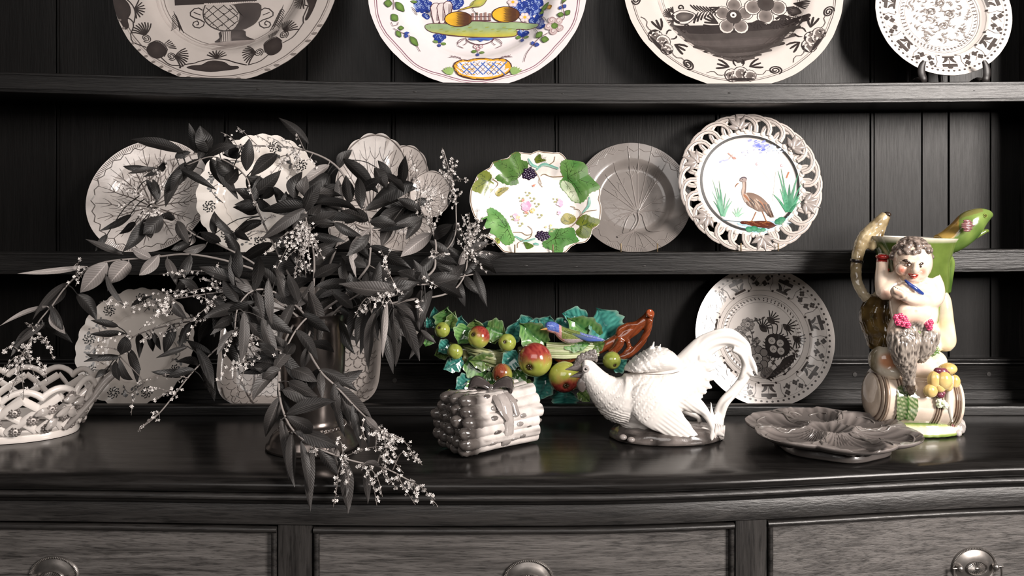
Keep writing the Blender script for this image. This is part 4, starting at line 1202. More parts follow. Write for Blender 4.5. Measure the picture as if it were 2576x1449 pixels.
vleaf([(1140, 750), (1220, 780), (1240, 830), (1190, 870), (1120, 870), (1080, 830), (1100, 780)], (1160, 850), [(1190, 770), (1110, 830)], S(176, 166, 96), S(140, 136, 60))
vleaf([(370, 500), (430, 480), (500, 470), (510, 490), (450, 540), (410, 570), (370, 550)], (390, 540), [(490, 480)], S(170, 156, 84), S(140, 132, 50))
vleaf([(850, 135), (870, 180), (920, 195), (860, 215), (815, 225), (795, 180)], (820, 205), [(850, 145), (910, 195)], S(126, 132, 50), S(86, 104, 36))
vleaf([(680, 1065), (780, 1110), (760, 1140), (710, 1150), (690, 1110)], (740, 1130), [(690, 1075)], S(120, 140, 60), S(80, 112, 44))
vleaf([(370, 1035), (410, 1040), (420, 1090), (390, 1090)], (390, 1080), [(400, 1045)], S(190, 184, 80), S(120, 150, 60))
for pts in ([(725, 180), (760, 240), (830, 260)], [(810, 290), (880, 240), (960, 250), (1050, 280)], [(1380, 590), (1375, 680), (1310, 760)], [(580, 1000), (640, 1040), (700, 1060), (800, 1030)], [(780, 1090), (840, 1100)]):
    p.stroke(pts, [10, 30, 26, 12], TEAL)
    p.stroke([(a, b + 8) for a, b in pts], [6, 14, 10], S(170, 206, 190))
for pts in ([(345, 400), (400, 440), (330, 530), (310, 600)], [(850, 370), (840, 420), (880, 470)], [(860, 350), (900, 330), (980, 360), (1110, 360)], [(1180, 680), (1230, 690), (1220, 705), (1270, 720), (1290, 780), (1220, 880), (1170, 910)], [(1250, 820), (1340, 750), (1460, 735)], [(800, 300), (840, 360), (870, 440)], [(560, 960), (650, 960), (700, 990), (760, 980), (765, 930), (720, 890)], [(770, 960), (740, 1020), (620, 1080), (610, 1140)], [(1010, 160), (1000, 210), (950, 240)]):
    p.stroke(pts, 6, S(132, 104, 66))
def posy(qx, qy, r, c, n=9):
    rr = random.Random(int(qx * 7 + qy))
    for i in range(n):
        a = rr.uniform(0, 6.3); d = r * .75 * math.sqrt(rr.uniform(0, 1))
        p.dot(qx + d * math.cos(a), qy + d * math.sin(a), r * .42, mix(c, (1, 1, 1), rr.uniform(0, .45)), r * .3, rot=rr.uniform(0, 3))
for qx, qy, c_ in ((700, 760, 0), (770, 600, 0), (650, 600, 0), (560, 800, 0), (720, 540, 0), (820, 660, 0), (640, 870, 0), (1020, 610, 0), (980, 930, 0), (850, 780, 0)):
    for i in range(5): p.dot(qx + 24 * math.cos(i * 1.9), qy + 20 * math.sin(i * 1.9), 11, S(170, 172, 112), 6, rot=i)
posy(705, 680, 56, S(228, 150, 190), 22); posy(670, 615, 20, S(226, 100, 60)); posy(770, 725, 30, S(222, 190, 80), 12); posy(700, 745, 22, S(226, 96, 60)); posy(600, 795, 42, S(230, 160, 196), 14); posy(615, 800, 24, S(230, 184, 70)); posy(625, 825, 14, S(222, 110, 70))
posy(1068, 640, 42, S(228, 160, 200), 14); posy(1060, 745, 26, S(228, 160, 200)); posy(785, 450, 20, S(222, 106, 64)); posy(968, 890, 18, S(222, 190, 80)); posy(915, 900, 14, S(222, 190, 80))
p.done()
rr = random.Random(2)
for cx_, cy_, sx, sy, n in ((735, 330, 70, 52, 24), (880, 1000, 70, 48, 22)):
    p = Paint(P9, 1160, 360, 4.293, name='moulded_grapes', mat=MAJOLICA)
    for i in range(n):
        a = i * 2.4; d = math.sqrt((i + .5) / n)
        p.dot(cx_ + sx * d * math.cos(a), cy_ + sy * d * math.sin(a), 20, S(58, 40, 72), col2=S(34, 24, 44), h=.0022, n=10)
    p.done()
p = Paint(P9, name='gilt_edge')
p.ring(.985, .012, S(120, 92, 60)); p.done()

# ---- crane plate with a pierced interlaced rim
D = 1.416; R = 0.1240; x = X(1898, D)
CR = thing('crane_plate', 'white plate with pierced interlaced rim and painted brown crane among green reeds', 'plate', (X(1898, D), D, zmid(x) - .0045), (PI / 2 - math.radians(13), 0, 0))
class Fr: pass
fr = Fr(); fr.root = CR; fr.R = R
fr.MW = Matrix.Translation(CR.location) @ CR.rotation_euler.to_matrix().to_4x4(); fr.MI = fr.MW.inverted()
def dome(t): return .002 + .004 * float(sstep(.5, .7, t))
fr.p = lambda u, v, off=0.0: (u * R, v * R + R, -.006 + dome(math.hypot(u, v)) + off)
def fuv(px, py):
    d = fr.MI.to_3x3() @ Vector(((px - CX) / FPX, 1.0, -(py - HY) / FPX)); o = fr.MI @ Vector((0, 0, ZC)); k = (-.004 - o.z) / d.z; q = o + d * k
    return (q.x / R, (q.y - R) / R)
fr.uv = fuv; fr.out = lambda a: 1.0
mb = MB()
rows = []
for t in (.001, .1, .2, .3, .4, .5, .55, .6, .65, .69, .72, .745):
    rows.append([fr.p(t * math.cos(2 * PI * j / 96), t * math.sin(2 * PI * j / 96)) for j in range(96)])
for t, o in ((.745, -.003), (.73, -.006), (.5, -.009), (.001, -.009)):
    rows.append([fr.p(t * math.cos(2 * PI * j / 96), t * math.sin(2 * PI * j / 96), o) for j in range(96)])
mb.grid(rows, True, S(242, 236, 230), caps=True); obj('plate_body', mb, GLAZE, CR, 60)
LO = S(206, 196, 189)
NL = 26
for i in range(NL):
    a0 = 2 * PI * i / NL; wd = 2 * PI / NL * 1.22
    mb = MB(); pts = []; rad = []
    for k in range(13):
        t = k / 12; a = a0 + wd * (-math.cos(PI * t)) ; r = .745 + .225 * math.sin(PI * t) ** .75
        zz = .0022 * math.cos(PI * t) + .001
        pts.append((R * r * math.cos(a), R + R * r * math.sin(a), -.001 + zz + .004 * (r - .745) / .225)); rad.append((.0042, .0019))
    mb.sweep(pts, rad, 8, LO, up=(0, 0, 1))
    obj('rim_loop', mb, GLAZE, CR, 60)
    mb = MB()
    pts2 = [((q[0]), q[1], q[2] + .0018) for q in pts]
    mb.sweep(pts2, [(.0007, .0006)] * 13, 5, S(150, 141, 136), up=(0, 0, 1)); 
    if i % 1 == 0: obj('loop_groove', mb, PAINT, CR, 60)
mb = MB()
for i in range(40):
    a = 2 * PI * i / 40; mb.ell((R * .742 * math.cos(a), R + R * .742 * math.sin(a), -.0005), (.0052, .0052, .0026), None, 10, 6, S(226, 217, 210))
obj('beaded_edge', mb, GLAZE, CR, 60)
def rleaf(mb, x0, y0, ang, l, w, z, col):
    rows = []
    for i in range(7):
        t = i / 6; ww = w * (math.sin(PI * min(1, t * .8 + .12)) ** .8) * (1 - t ** 4)
        row = []
        for j in (-1, -.5, 0, .5, 1):
            zz = z + .0030 - .0028 * abs(j) + .001 * math.sin(PI * t) - (.0012 if j == 0 else 0)
            lx, ly = l * t, ww * j
            row.append((x0 + lx * math.cos(ang) - ly * math.sin(ang), y0 + lx * math.sin(ang) + ly * math.cos(ang), zz))
        rows.append(row)
    low = [[(q[0], q[1], z - .0012) for q in r] for r in rows]
    mb.grid([[*r, *l_[::-1]] for r, l_ in zip(rows, low)], True, col, caps=True)
for i in range(6):
    a = math.radians(98 - 60 * i)
    for k, d in enumerate((-1.25, -.62, 0, .62, 1.25)):
        mb = MB(); b = a + d + .05
        cx_, cy_ = R * .79 * math.cos(a) , R + R * .79 * math.sin(a)
        rleaf(mb, cx_, cy_, b, (.0245, .026, .0265, .026, .0245)[k] * (.92 if k in (0, 4) else 1), .0048, .0050 + .0008 * (k % 2), S(158, 149, 144))
        obj('rim_leaf', mb, GLAZE, CR, 50)
    mb = MB(); mb.ell((R * .79 * math.cos(a), R + R * .79 * math.sin(a), .0075), (.003, .003, .002), None, 8, 6, S(200, 190, 184)); obj('leaf_boss', mb, GLAZE, CR, 60)
p = Paint(fr, 1700, 270, 3.814)
p.ring(.676, .036, S(22, 19, 18)); p.ring(.652, .006, S(170, 160, 154))
BR = S(96, 70, 54); BR2 = S(58, 40, 34); ORG = S(150, 92, 50)
# sky wisps
rr = random.Random(8)
for x0, y0, n, c in ((810, 375, 26, S(150, 158, 226)), (770, 345, 8, S(110, 122, 210)), (480, 375, 12, S(190, 194, 236)), (400, 500, 14, S(170, 178, 230)), (900, 400, 14, S(190, 200, 240)), (680, 440, 6, S(190, 196, 236)), (960, 425, 8, S(196, 210, 240)), (825, 385, 6, S(96, 112, 210))):
    for i in range(n):
        p.dot(x0 + rr.gauss(0, 38), y0 + rr.gauss(0, 16), rr.uniform(10, 26), mix(c, (.8, .8, .9), rr.uniform(.0, .35)), rr.uniform(5, 11), rot=.3)
p.stroke([(500, 440), (560, 490)], [14, 5], S(190, 150, 140)); p.stroke([(505, 500), (545, 455)], [4, 10], S(200, 170, 160)); p.leaf((540, 480), (580, 495), 24, S(186, 140, 128))
for qx, qy in ((782, 548), (1018, 562)): p.spiral(qx, qy, 17, .8, 6, S(210, 160, 170))
# reeds
def reeds(bx, by, items, c1, c2):
    for tx, ty, w in items:
        p.stroke([(bx + (tx - bx) * .12, by), (lerp(bx, tx, .55), lerp(by, ty, .6)), (tx, ty)], [w, w * .8, w * .15], mix(c1, c2, rr.uniform(0, 1)))
GA, GB = S(14, 104, 68), S(84, 160, 122)
reeds(1080, 1010, [(980, 610, 20), (1010, 590, 16), (1165, 650, 22), (1205, 730, 20), (1190, 830, 26), (930, 830, 26), (1000, 780, 30), (1090, 740, 34), (1050, 800, 40), (1120, 790, 34), (950, 850, 22), (1180, 870, 30), (1200, 900, 20), (1035, 720, 26), (1150, 930, 30), (1090, 850, 44)], GA, GB)
reeds(450, 1050, [(345, 800, 14), (395, 770, 20), (415, 700, 12), (430, 790, 24), (370, 850, 22), (480, 820, 14), (520, 870, 16), (540, 900, 16), (360, 900, 18), (400, 860, 26), (340, 660, 8)], GA, S(130, 186, 156))
reeds(590, 1050, [(640, 960, 14), (560, 970, 12), (660, 1010, 12), (600, 960, 16), (540, 1000, 14)], GB, S(190, 224, 200))
p.stroke([(1060, 680), (1082, 622)], [12, 13], S(186, 112, 60)); p.stroke([(960, 620), (930, 900)], 3, S(210, 214, 200)); p.stroke([(820, 600), (980, 800)], 2, S(210, 214, 200))
# water
for i in range(34):
    x0 = rr.uniform(520, 1000); y0 = rr.uniform(1095, 1205)
    if abs(x0 - 760) / 270 + max(0, (y0 - 1090)) / 130 > 1.15: continue
    p.stroke([(x0, y0), (x0 + rr.uniform(60, 140), y0 + rr.uniform(4, 22))], rr.uniform(6, 16), mix(S(150, 206, 220), S(190, 206, 236), rr.random()), taper=(.3, .3))
for pts in ([(440, 1085), (600, 1100), (640, 1105)], [(1060, 1055), (1120, 1045)]): p.stroke(pts, 7, S(90, 110, 120))
for i in range(8): p.stroke([(1020 + i * 10, 1100 - i * 8), (1090 + i * 6, 1060 - i * 5)], 10, S(160, 210, 222))
# rock
pts = [(615, 1105), (640, 1092), (720, 1095), (800, 1090), (880, 1095), (925, 1115), (948, 1145), (900, 1165), (820, 1160), (740, 1150), (680, 1125), (630, 1125)]
p.fill(pts, S(100, 48, 30), S(76, 34, 22))
for i in range(10): p.stroke([(650 + i * 25, 1105 + (i % 3) * 14), (680 + i * 25, 1110 + (i % 3) * 14)], 5, S(146, 90, 60))
for qx, qy, r in ((700, 1175, 38), (745, 1170, 38), (790, 1185, 28), (830, 1180, 26), (990, 1100, 42), (1010, 1080, 34), (965, 1110, 26)): p.dot(qx, qy, r, S(80, 156, 118), r * .75, col2=S(40, 116, 84))
# crane
p.fill([(650, 830), (720, 820), (800, 850), (860, 900), (905, 960), (930, 1050), (900, 1050), (870, 1000), (800, 1000), (740, 970), (690, 940), (660, 890)], S(148, 120, 100), S(110, 82, 66))
p.stroke([(655, 700), (660, 760), (650, 820), (690, 900)], [36, 30, 40, 60], S(186, 164, 150))
p.stroke([(668, 715), (668, 780), (660, 830)], [14, 12, 16], S(120, 96, 88))
p.fill([(612, 700), (640, 668), (675, 672), (680, 700), (660, 720), (630, 715)], S(176, 160, 156), S(150, 130, 124)); p.stroke([(615, 690), (650, 668), (680, 690)], [8, 12, 8], S(80, 70, 84))
p.stroke([(600, 730), (580, 745), (570, 768)], [10, 8, 3], ORG); p.dot(640, 692, 5, INK)
for i in range(30):
    t = rr.random(); x0 = lerp(665, 870, t) + rr.gauss(0, 14); y0 = lerp(850, 960, t) + rr.gauss(0, 26)
    p.stroke([(x0, y0), (x0 + 40, y0 + 42), (x0 + 55, y0 + 75)], [8, 13, 5], rr.choice([BR, BR2, BR2, S(130, 100, 78), S(176, 158, 142), S(160, 100, 62)]))
for i in range(7): p.stroke([(840 + i * 8, 930), (880 + i * 6, 1000), (905 + i * 6, 1060)], [8, 9, 3], rr.choice([BR, BR2, S(160, 136, 120)]))
p.stroke([(770, 1005), (745, 1060), (728, 1092)], [9, 7, 7], ORG); p.stroke([(830, 1000), (850, 1050), (868, 1100)], [9, 7, 7], ORG)
for fx, fy in ((728, 1092), (868, 1102)):
    for d in (-45, -15, 25): p.stroke([(fx, fy), (fx + d, fy + 12)], [7, 3], ORG)
p.done()

# ---- thin brass wire supports in front of the middle-shelf plates
def wire(cx, D, pxs, label, top=.030):
    t = thing('wire_stand', label, 'stand', (X(cx, D), D, zmid(X(cx, D)) - .0053), group='wire plate stands')
    for px in pxs:
        mb = MB(); qx = X(px, D) - X(cx, D)
        mb.sweep([(qx, .075, .0012), (qx, .03, .0012), (qx, .0015, .0012), (qx, -.0, .0022), (qx, 0, .010), (qx, .0005, .0185)], [.0012] * 6, 8, S(150, 132, 104), up=(1, 0, 0))
        obj('prong', mb, BRASS, t, 60)
    mb = MB(); a, b = X(pxs[0], D) - X(cx, D), X(pxs[1], D) - X(cx, D)
    mb.sweep([(a, .072, .0012), (b, .072, .0012)], [.0012] * 2, 8, S(150, 132, 104)); obj('crossbar', mb, BRASS, t, 60)
wire(1343, 1.408, (1295, 1391), 'thin brass wire stand under the grape-leaf plate')
wire(1608, 1.430, (1562, 1654), 'thin brass wire stand under the silvery leaf plate')
wire(1911, 1.406, (1864, 1958), 'thin brass wire stand under the crane plate')
def local_mb(mb, root):
    """verts were written in world space: bring them into the thing's frame"""
    M = (Matrix.Translation(root.location) @ root.rotation_euler.to_matrix().to_4x4()).inverted()
    mb.v = [tuple(M @ Vector(p)) for p in mb.v]
    return mb

# ------------------------------------------------------------------ oyster plate
OG = S(100, 94, 91)
OM = glaze_mat('grey_majolica', .34, .35, .12, 160, .08)
OC = (X(2090, 1.205), 1.205)
oy = thing('oyster_plate', 'low grey oyster plate with six shell wells around one, on the worktop before the jug', 'plate', (OC[0], OC[1], 0.0004))
wells = [(.075 * math.cos(math.radians(30 + 60 * k)), .075 * math.sin(math.radians(30 + 60 * k)), math.radians(30 + 60 * k)) for k in range(6)]
def oy_out(a):
    return .1185 * (0.915 + .105 * abs(math.cos(3 * (a - math.radians(30)))) ** .8)
def oy_well(x, y):
    """the seven bowls: nearest one, its reduced distance and its fan angle"""
    best = ((x * x + y * y) / .0295 ** 2, math.atan2(y, x), -1)
    for k, (wx, wy, wa) in enumerate(wells):
        dx, dy = x - wx, y - wy
        u = (dx * math.cos(wa) + dy * math.sin(wa)) / .0445; v = (-dx * math.sin(wa) + dy * math.cos(wa)) / .0385
        if u > 0: u *= .93
        d = u * u + v * v
        if d < best[0]: best = (d, math.atan2(v, u + 1.25), k)
    return best
def oy_z(x, y):
    d, phi, k = oy_well(x, y)
    z = .0120 + .0165 * min(d, 1.25) ** 1.15 if k >= 0 else .0185 + .0100 * min(d, 1.25)
    z = min(z, .0300 + .0006 * math.sin(80 * x) * math.sin(70 * y))
    fl = math.sin((38 if k >= 0 else 12) * phi)
    z += .0010 * fl * min(1, d * 2.2) * max(0, min(1, (1.25 - d) * 3))
    return z
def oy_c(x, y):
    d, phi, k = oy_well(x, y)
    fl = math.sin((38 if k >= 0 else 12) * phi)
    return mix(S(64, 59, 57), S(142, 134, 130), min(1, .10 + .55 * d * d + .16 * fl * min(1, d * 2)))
mb = MB(); rows = []; seg = 240
for i in range(56):
    t = max(i / 55, .002)
    rows.append([(oy_out(a) * t * math.cos(a), oy_out(a) * t * math.sin(a), oy_z(oy_out(a) * t * math.cos(a), oy_out(a) * t * math.sin(a))) for a in (2 * PI * j / seg for j in range(seg))])
for t, z in ((1.006, .0280), (1.0, .0262), (.96, .0232), (.85, .0185), (.74, .0165), (.55, .0165), (.002, .0165)):
    rows.append([(oy_out(a) * t * math.cos(a), oy_out(a) * t * math.sin(a), z) for a in (2 * PI * j / seg for j in range(seg))])
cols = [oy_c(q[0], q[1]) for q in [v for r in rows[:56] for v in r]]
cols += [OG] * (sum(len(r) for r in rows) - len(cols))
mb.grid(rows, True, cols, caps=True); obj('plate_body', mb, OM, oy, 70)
mb = MB(); rows = []
def hexr(a, r): return r * (1 + .035 * math.cos(6 * (a - math.radians(30))))
for r, z in ((.066, .0172), (.072, .0168), (.0745, .0125), (.0770, .006), (.0775, .0025), (.0755, .0003), (.070, 0.0), (.068, .003), (.066, .012)):
    rows.append([(hexr(a, r) * math.cos(a), hexr(a, r) * math.sin(a), z) for a in (2 * PI * j / 72 for j in range(72))])
mb.grid(rows, True, OG, caps=False); obj('foot', mb, OM, oy, 60)
for k in range(6):
    a0 = math.radians(60 * k)
    for m_ in (-1, 0, 1):
        mb = MB(); pts = []
        for j in range(15):
            r = .036 + j * .0054
            a = a0 + (m_ * .0030 + .0022 * math.sin(j * .95 + m_ * 2.1)) / r * (1 + .5 * (j / 14) ** 2)
            if r > oy_out(a) * .97: break
            x, y = r * math.cos(a), r * math.sin(a); pts.append((x, y, oy_z(x, y) + .0006))
        mb.sweep(pts, [.0007] + [.0015] * (len(pts) - 2) + [.0009], 7, S(112, 106, 102), up=(0, 0, 1)); obj('seaweed_ridge', mb, OM, oy, 60)
for k in range(6):
    a0 = math.radians(30 + 60 * k)
    for sg in (-1, 1):
        mb = MB(); pts = []
        for r, da in ((.100, sg * .30), (.106, sg * .24), (.109, sg * .14), (.106, sg * .06), (.101, sg * .08)):
            a = a0 + da; r = min(r, oy_out(a) * .96); x, y = r * math.cos(a), r * math.sin(a); pts.append((x, y, oy_z(x, y) + .0007))
        mb.sweep(pts, [.0006, .0013, .0015, .0013, .0008], 7, S(112, 106, 102), up=(0, 0, 1), n=14); obj('shell_curl', mb, OM, oy, 60)

# ------------------------------------------------------------------ asparagus tureen
AC = Vector((-.0335, 1.213, 0.0))
ayaw = math.radians(39)
asp = thing('asparagus_tureen', 'grey and white pottery box shaped as a tied bundle of asparagus', 'tureen', (AC.x, AC.y, 0.0006), (0, 0, ayaw))
TIPD, TIPL, STK, STK2 = S(48, 43, 41), S(122, 115, 111), S(224, 216, 211), S(104, 97, 93)
ASM = glaze_mat('asparagus_glaze', .14, .8, .3, 220, .22)
rr = random.Random(11)
AZ = .885
cells = []
rows_n = [(0, 4), (1, 5), (2, 5), (3, 5), (4, 4), (5, 3)]
for r, n in rows_n:
    for c in range(n):
        y = (c - (n - 1) / 2) * .0165; z = .0085 + r * .01255
        cells.append((y, z, r, c, n))
for y, z, r, c, n in cells:
    outer = c in (0, n - 1) or r in (0, 5)
    tipx = -.076 + rr.uniform(-.005, .005) + .006 * (r >= 4) + .010 * abs(z - .045) / .04 * .3
    rs = .0098
    mb = MB(); rows = []; cols = []
    xs = [tipx + d for d in (0, .0018, .005, .010, .016, .022, .028, .034, .042, .052, .062, .074, .088, .104, .122, .138)]
    rad = [.0012, .0050, .0078, .0098, .0108, .0108, .0104, .0100, .0097, .0094, .0093, .0094, .0096, .0098, .0100, .0100]
    for i, (x, ra) in enumerate(zip(xs, rad)):
        x = min(x, .066 + rr.uniform(-.0015, .0015))
        sp = 1.0 + .10 * ((x + .0) / .07) ** 2 if x < 0 else 1.0 + .10 * (x / .066) ** 2
        yy, zz = y * sp, .0008 + z * (1 + .05 * (x / .066) ** 2 * (1 if r > 1 else 0)) + (0.002 if r == 0 else 0)
        row = []
        for j in range(14):
            th = 2 * PI * j / 14
            k = ra * (1 + (.16 * max(0, math.sin(3.5 * th + i * 2.2)) - .06 if 1 < i < 8 else 0))
            row.append((x, yy + k * math.cos(th), max(0.0, zz + k * math.sin(th))))
        rows.append(row)
        t = float(sstep(tipx + .022, tipx + .044, x))
        base_c = mix(TIPD, TIPL, rr.uniform(0, .5))
        for j in range(14): cols.append(mix(mix(base_c, TIPL, rr.uniform(0, .35)), mix(STK, STK2, .9 * ((j + r * 3 + c) % 5 == 0) * rr.random()), t))
    mb.grid(rows, True, cols, caps=True)
    sp_o = obj('asparagus_spear', mb, ASM, asp, 60)
    if outer:
        ang0 = math.atan2(z - .039, y)
        for x in ((-.022, .016, .030, .050) if r % 2 else (-.016, .024, .042, .058)):
            th = ang0 + rr.uniform(-.4, .4)
            cy_, cz_ = y * (1.02) + rs * .86 * math.cos(th), z + .0008 + rs * .86 * math.sin(th)
            if cz_ < .004: continue
            R3 = Matrix.Rotation(th - PI / 2, 3, 'X')
            mb = MB(); mb.ell((x, cy_, cz_), (.0078, .0038, .0021), R3, 8, 6, mix(S(84, 77, 74), STK, rr.uniform(0, .5))); obj('bract', mb, ASM, sp_o, 60)

mb = MB(); mb.ell((-.005, 0, .040), (.066, .036, .032), None, 20, 12, S(120, 112, 108)); obj('core', mb, ASM, asp, 60)  # unseen filler added inside the bundle to block light
# ribbon and bow
def ringpts(x, k=1.0, n=40):
    out = []
    for i in range(n):
        a = 2 * PI * i / n; c, s_ = math.cos(a), math.sin(a)
        q = (abs(c) ** 3 + abs(s_) ** 3) ** (-1 / 3)
        out.append((x, .0425 * k * q * c * (1 - .10 * max(0, s_)), max(.0006, .0405 + .0400 * k * q * s_)))
    return out
mb = MB(); rows = []
for dx, k in ((-.0085, .985), (-.0078, 1.02), (-.003, 1.035), (0.0, 1.028), (.003, 1.035), (.0078, 1.02), (.0085, .985)):
    rows.append(ringpts(.004 + dx, k))
mb.grid(rows, True, S(176, 168, 164)); obj('ribbon_band', mb, ASM, asp, 60)
top = Vector((.004, 0, .0815))
mb = MB()
BK = S(70, 64, 63)
for sg in (-1, 1):
    d = Vector((sg * .55, -sg * .55, 0))
    pts = [top + d * u + Vector((0, 0, h)) for u, h in ((0, 0), (.014, .008), (.030, .011), (.038, .004), (.030, -.003), (.014, -.002), (0, .001))]
    mb.sweep(pts, [(.003, .005), (.0036, .009), (.0040, .0115), (.0040, .012), (.0040, .0105), (.0036, .008), (.003, .005)], 10, BK, up=(.6, .6, .5), n=24)
mb.ell(top + Vector((0, 0, .002)), (.006, .006, .005), None, 12, 8, S(90, 84, 82)); obj('bow', mb, ASM, asp, 60)
for pts in ([(.004, 0, .082), (.012, -.018, .080), (.016, -.034, .071), (.018, -.044, .050)], [(.004, 0, .082), (-.006, -.016, .080), (-.010, -.032, .071), (-.008, -.041, .058), (.000, -.0445, .046)]):
    mb = MB(); mb.sweep(pts, [(.005, .0016)] * len(pts), 8, S(150, 142, 138), up=(0, -.6, .8), n=16); obj('ribbon_tail', mb, ASM, asp, 60)

# ------------------------------------------------------------------ vase
VC = (X(787, 1.215), 1.215)
vase = thing('vase', 'dark lustre metal vase with a spreading beaded foot, holding the leafy branches', 'vase', (VC[0], VC[1], 0.0004))
vp = [(.052, 0.0), (.0655, 0.0), (.0668, .0015), (.0668, .0040), (.0640, .0060), (.0622, .0085), (.0600, .0150), (.0550, .0215), (.0500, .0250), (.0490, .0270), (.0470, .0275), (.0462, .0320), (.0450, .0325), (.0418, .0350), (.0410, .0420), (.0415, .0560), (.0435, .0760), (.0450, .0980),
      (.0460, .1200), (.0465, .1400), (.0455, .1600), (.0450, .1750), (.0470, .1860), (.0500, .1920), (.0485, .1930), (.0450, .1860), (.0430, .1750), (.0435, .1600), (.0440, .1400), (.0400, .0800), (.03, .0450), (.0005, .0440)]
mb = MB(); mb.lathe(vp, 72, col=S(120, 112, 108)); obj('vase_body', mb, METAL, vase, 50)
for k in range(44):
    a = 2 * PI * k / 44; mb = MB(); mb.ell((.0468 * math.cos(a), .0468 * math.sin(a), .0300), .0024, None, 8, 6, S(150, 142, 138)); obj('bead', mb, METAL, vase, 60)

# ------------------------------------------------------------------ basket
BC = Vector((X(14, 1.285), 1.285, 0.0005))
bas = thing('basket', 'white openwork pottery basket with applied flowers at the left edge', 'basket', BC)
BW = S(234, 226, 220); BGR = S(96, 89, 86)
def bw(th, h, o=0.0):
    k = h ** .85
    rx, ry = lerp(.106, .140, k) + o, lerp(.070, .106, k) + o
    return Vector((rx * math.cos(th), ry * math.sin(th), .010 + .062 * h))
mb = MB(); rows = []
for h, o in ((-.16, -.004), (-.16, .001), (-.10, .0025), (0.0, .0), (.06, .0012), (.13, .0012), (.15, 0), (.15, -.004), (0, -.0045), (-.1, -.006)):
    hh = max(h, 0.0)
    rows.append([bw(2 * PI * j / 96, hh, o) + Vector((0, 0, .062 * h if h < 0 else 0)) for j in range(96)])
mb.grid(rows, True, BW); mb.grid([[(.001 * math.cos(2 * PI * j / 96), .001 * math.sin(2 * PI * j / 96), .002) for j in range(96)], [bw(2 * PI * j / 96, 0, -.004) - Vector((0, 0, .008)) for j in range(96)]], True, BW)
obj('basket_base', mb, GLAZE, bas, 60)
NS = 16
for sg in (1, -1):
    for i in range(NS):
        th0 = 2 * PI * i / NS
        mb = MB(); pts = [bw(th0 + sg * 2 * PI / NS * 1.5 * h, .10 + .84 * h, .0012 * sg) for h in (0, .2, .4, .6, .8, 1)]
        rowsL = []
        for q, nx in zip(pts, range(6)):
            rowsL.append(q)
        nrm = Vector((math.cos(th0), math.sin(th0), 0))
        mb.sweep(rowsL, [(.0056, .0020)] * 6, 8, BW, up=nrm); obj('lattice_strip', mb, GLAZE, bas, 60)
for i in range(NS):
    mb = MB(); th0 = 2 * PI * (i + .5) / NS; pts = []
    for k in range(9):
        t = k / 8; th = th0 + 2 * PI / NS * (t - .5) * 1.06
        pts.append(bw(th, .93, .001) + Vector((0, 0, .013 * math.sin(PI * t) ** .8 * (1.5 if abs(math.sin(th0)) < .5 else 1.0))))
    mb.sweep(pts, [(.0050, .0038)] * 9, 8, BW, up=(math.cos(th0), math.sin(th0), .3)); obj('rim_scallop', mb, GLAZE, bas, 60)
def bflower(pos, nrm, r, col):
    q = Vector(nrm).to_track_quat('Z', 'Y').to_matrix()
    mb = MB()
    for k in range(9):
        a = 2 * PI * k / 9
        mb.ell(Vector(pos) + q @ Vector((r * .68 * math.cos(a), r * .68 * math.sin(a), .001)), (r * .30, r * .30, .0018), q, 7, 5, col)
    o = obj('applied_flower', mb, GLAZE, bas, 60)
    mb = MB(); mb.lathe([(r * .45, 0), (r * .42, .0024), (r * .26, .0034), (r * .18, .0022), (.0001, .0022)], 10, (0, 0, 0), col=[*[S(226, 217, 212)] * 30, *[BGR] * 20])
    mb.v = [tuple(Vector(pos) + q @ Vector(v)) for v in mb.v]; obj('flower_eye', mb, GLAZE, o, 60)
rr = random.Random(4)
for row, h in enumerate((.16, .42, .66, .92)):
    for i in range(NS):
        th = 2 * PI * (i + (.5 if row % 2 else 0)) / NS + .12
        if math.sin(th) > .15 or math.cos(th) < -.45: continue
        if row == 3 and i % 2: continue
        nrm = Vector((math.cos(th) / .13, math.sin(th) / .10, -2.0)).normalized()
        bflower(bw(th, h, .0035), nrm, .0085, mix(BGR, S(140, 132, 128), rr.random()))
# gnarled branch handle at the right end with leaves
mb = MB(); pts = [bw(-.35, .05, .003), bw(-.25, .35, .006), bw(-.12, .7, .008), bw(-.02, 1.0, .008) + Vector((.006, 0, .006)), bw(.05, 1.0, .012) + Vector((.012, 0, .018)), bw(.25, 1.0, .010) + Vector((.004, 0, .022)), bw(.45, 1.0, .002) + Vector((0, 0, .010))]
mb.sweep(pts, [.0045, .005, .0055, .006, .0058, .005, .004], 8, mix(BGR, BW, .35), n=30); obj('branch_handle', mb, GLAZE, bas, 60)
for th, h, a in ((-.5, .55, .5), (-.62, .3, .9), (-.36, .45, -.4), (-.3, .75, .2), (-.75, .62, .4), (-.15, .35, -.7), (-.45, .85, .1), (-.2, .9, 1.0)):
    mb = MB(); q = bw(th, h, .006); nrm = Vector((math.cos(th) / .13, math.sin(th) / .10, -1)).normalized(); mq = nrm.to_track_quat('Z', 'Y').to_matrix()
    rows = []
    for i in range(7):
        t = i / 6; w = .0062 * math.sin(PI * min(1, t * .85 + .1)) * (1 - t ** 5)
        rows.append([q + mq @ Vector(((t - .5) * .026 * math.cos(a) - w * j * math.sin(a), (t - .5) * .026 * math.sin(a) + w * j * math.cos(a), .0022 - .0014 * abs(j) + .002 * math.sin(t * 5))) for j in (-1, -.4, 0, .4, 1)])
    low = [[p_ - nrm * .0022 for p_ in r] for r in rows]
    mb.grid([[*r, *l_[::-1]] for r, l_ in zip(rows, low)], True, mix(BGR, BW, .45), caps=True); obj('applied_leaf', mb, GLAZE, bas, 60)

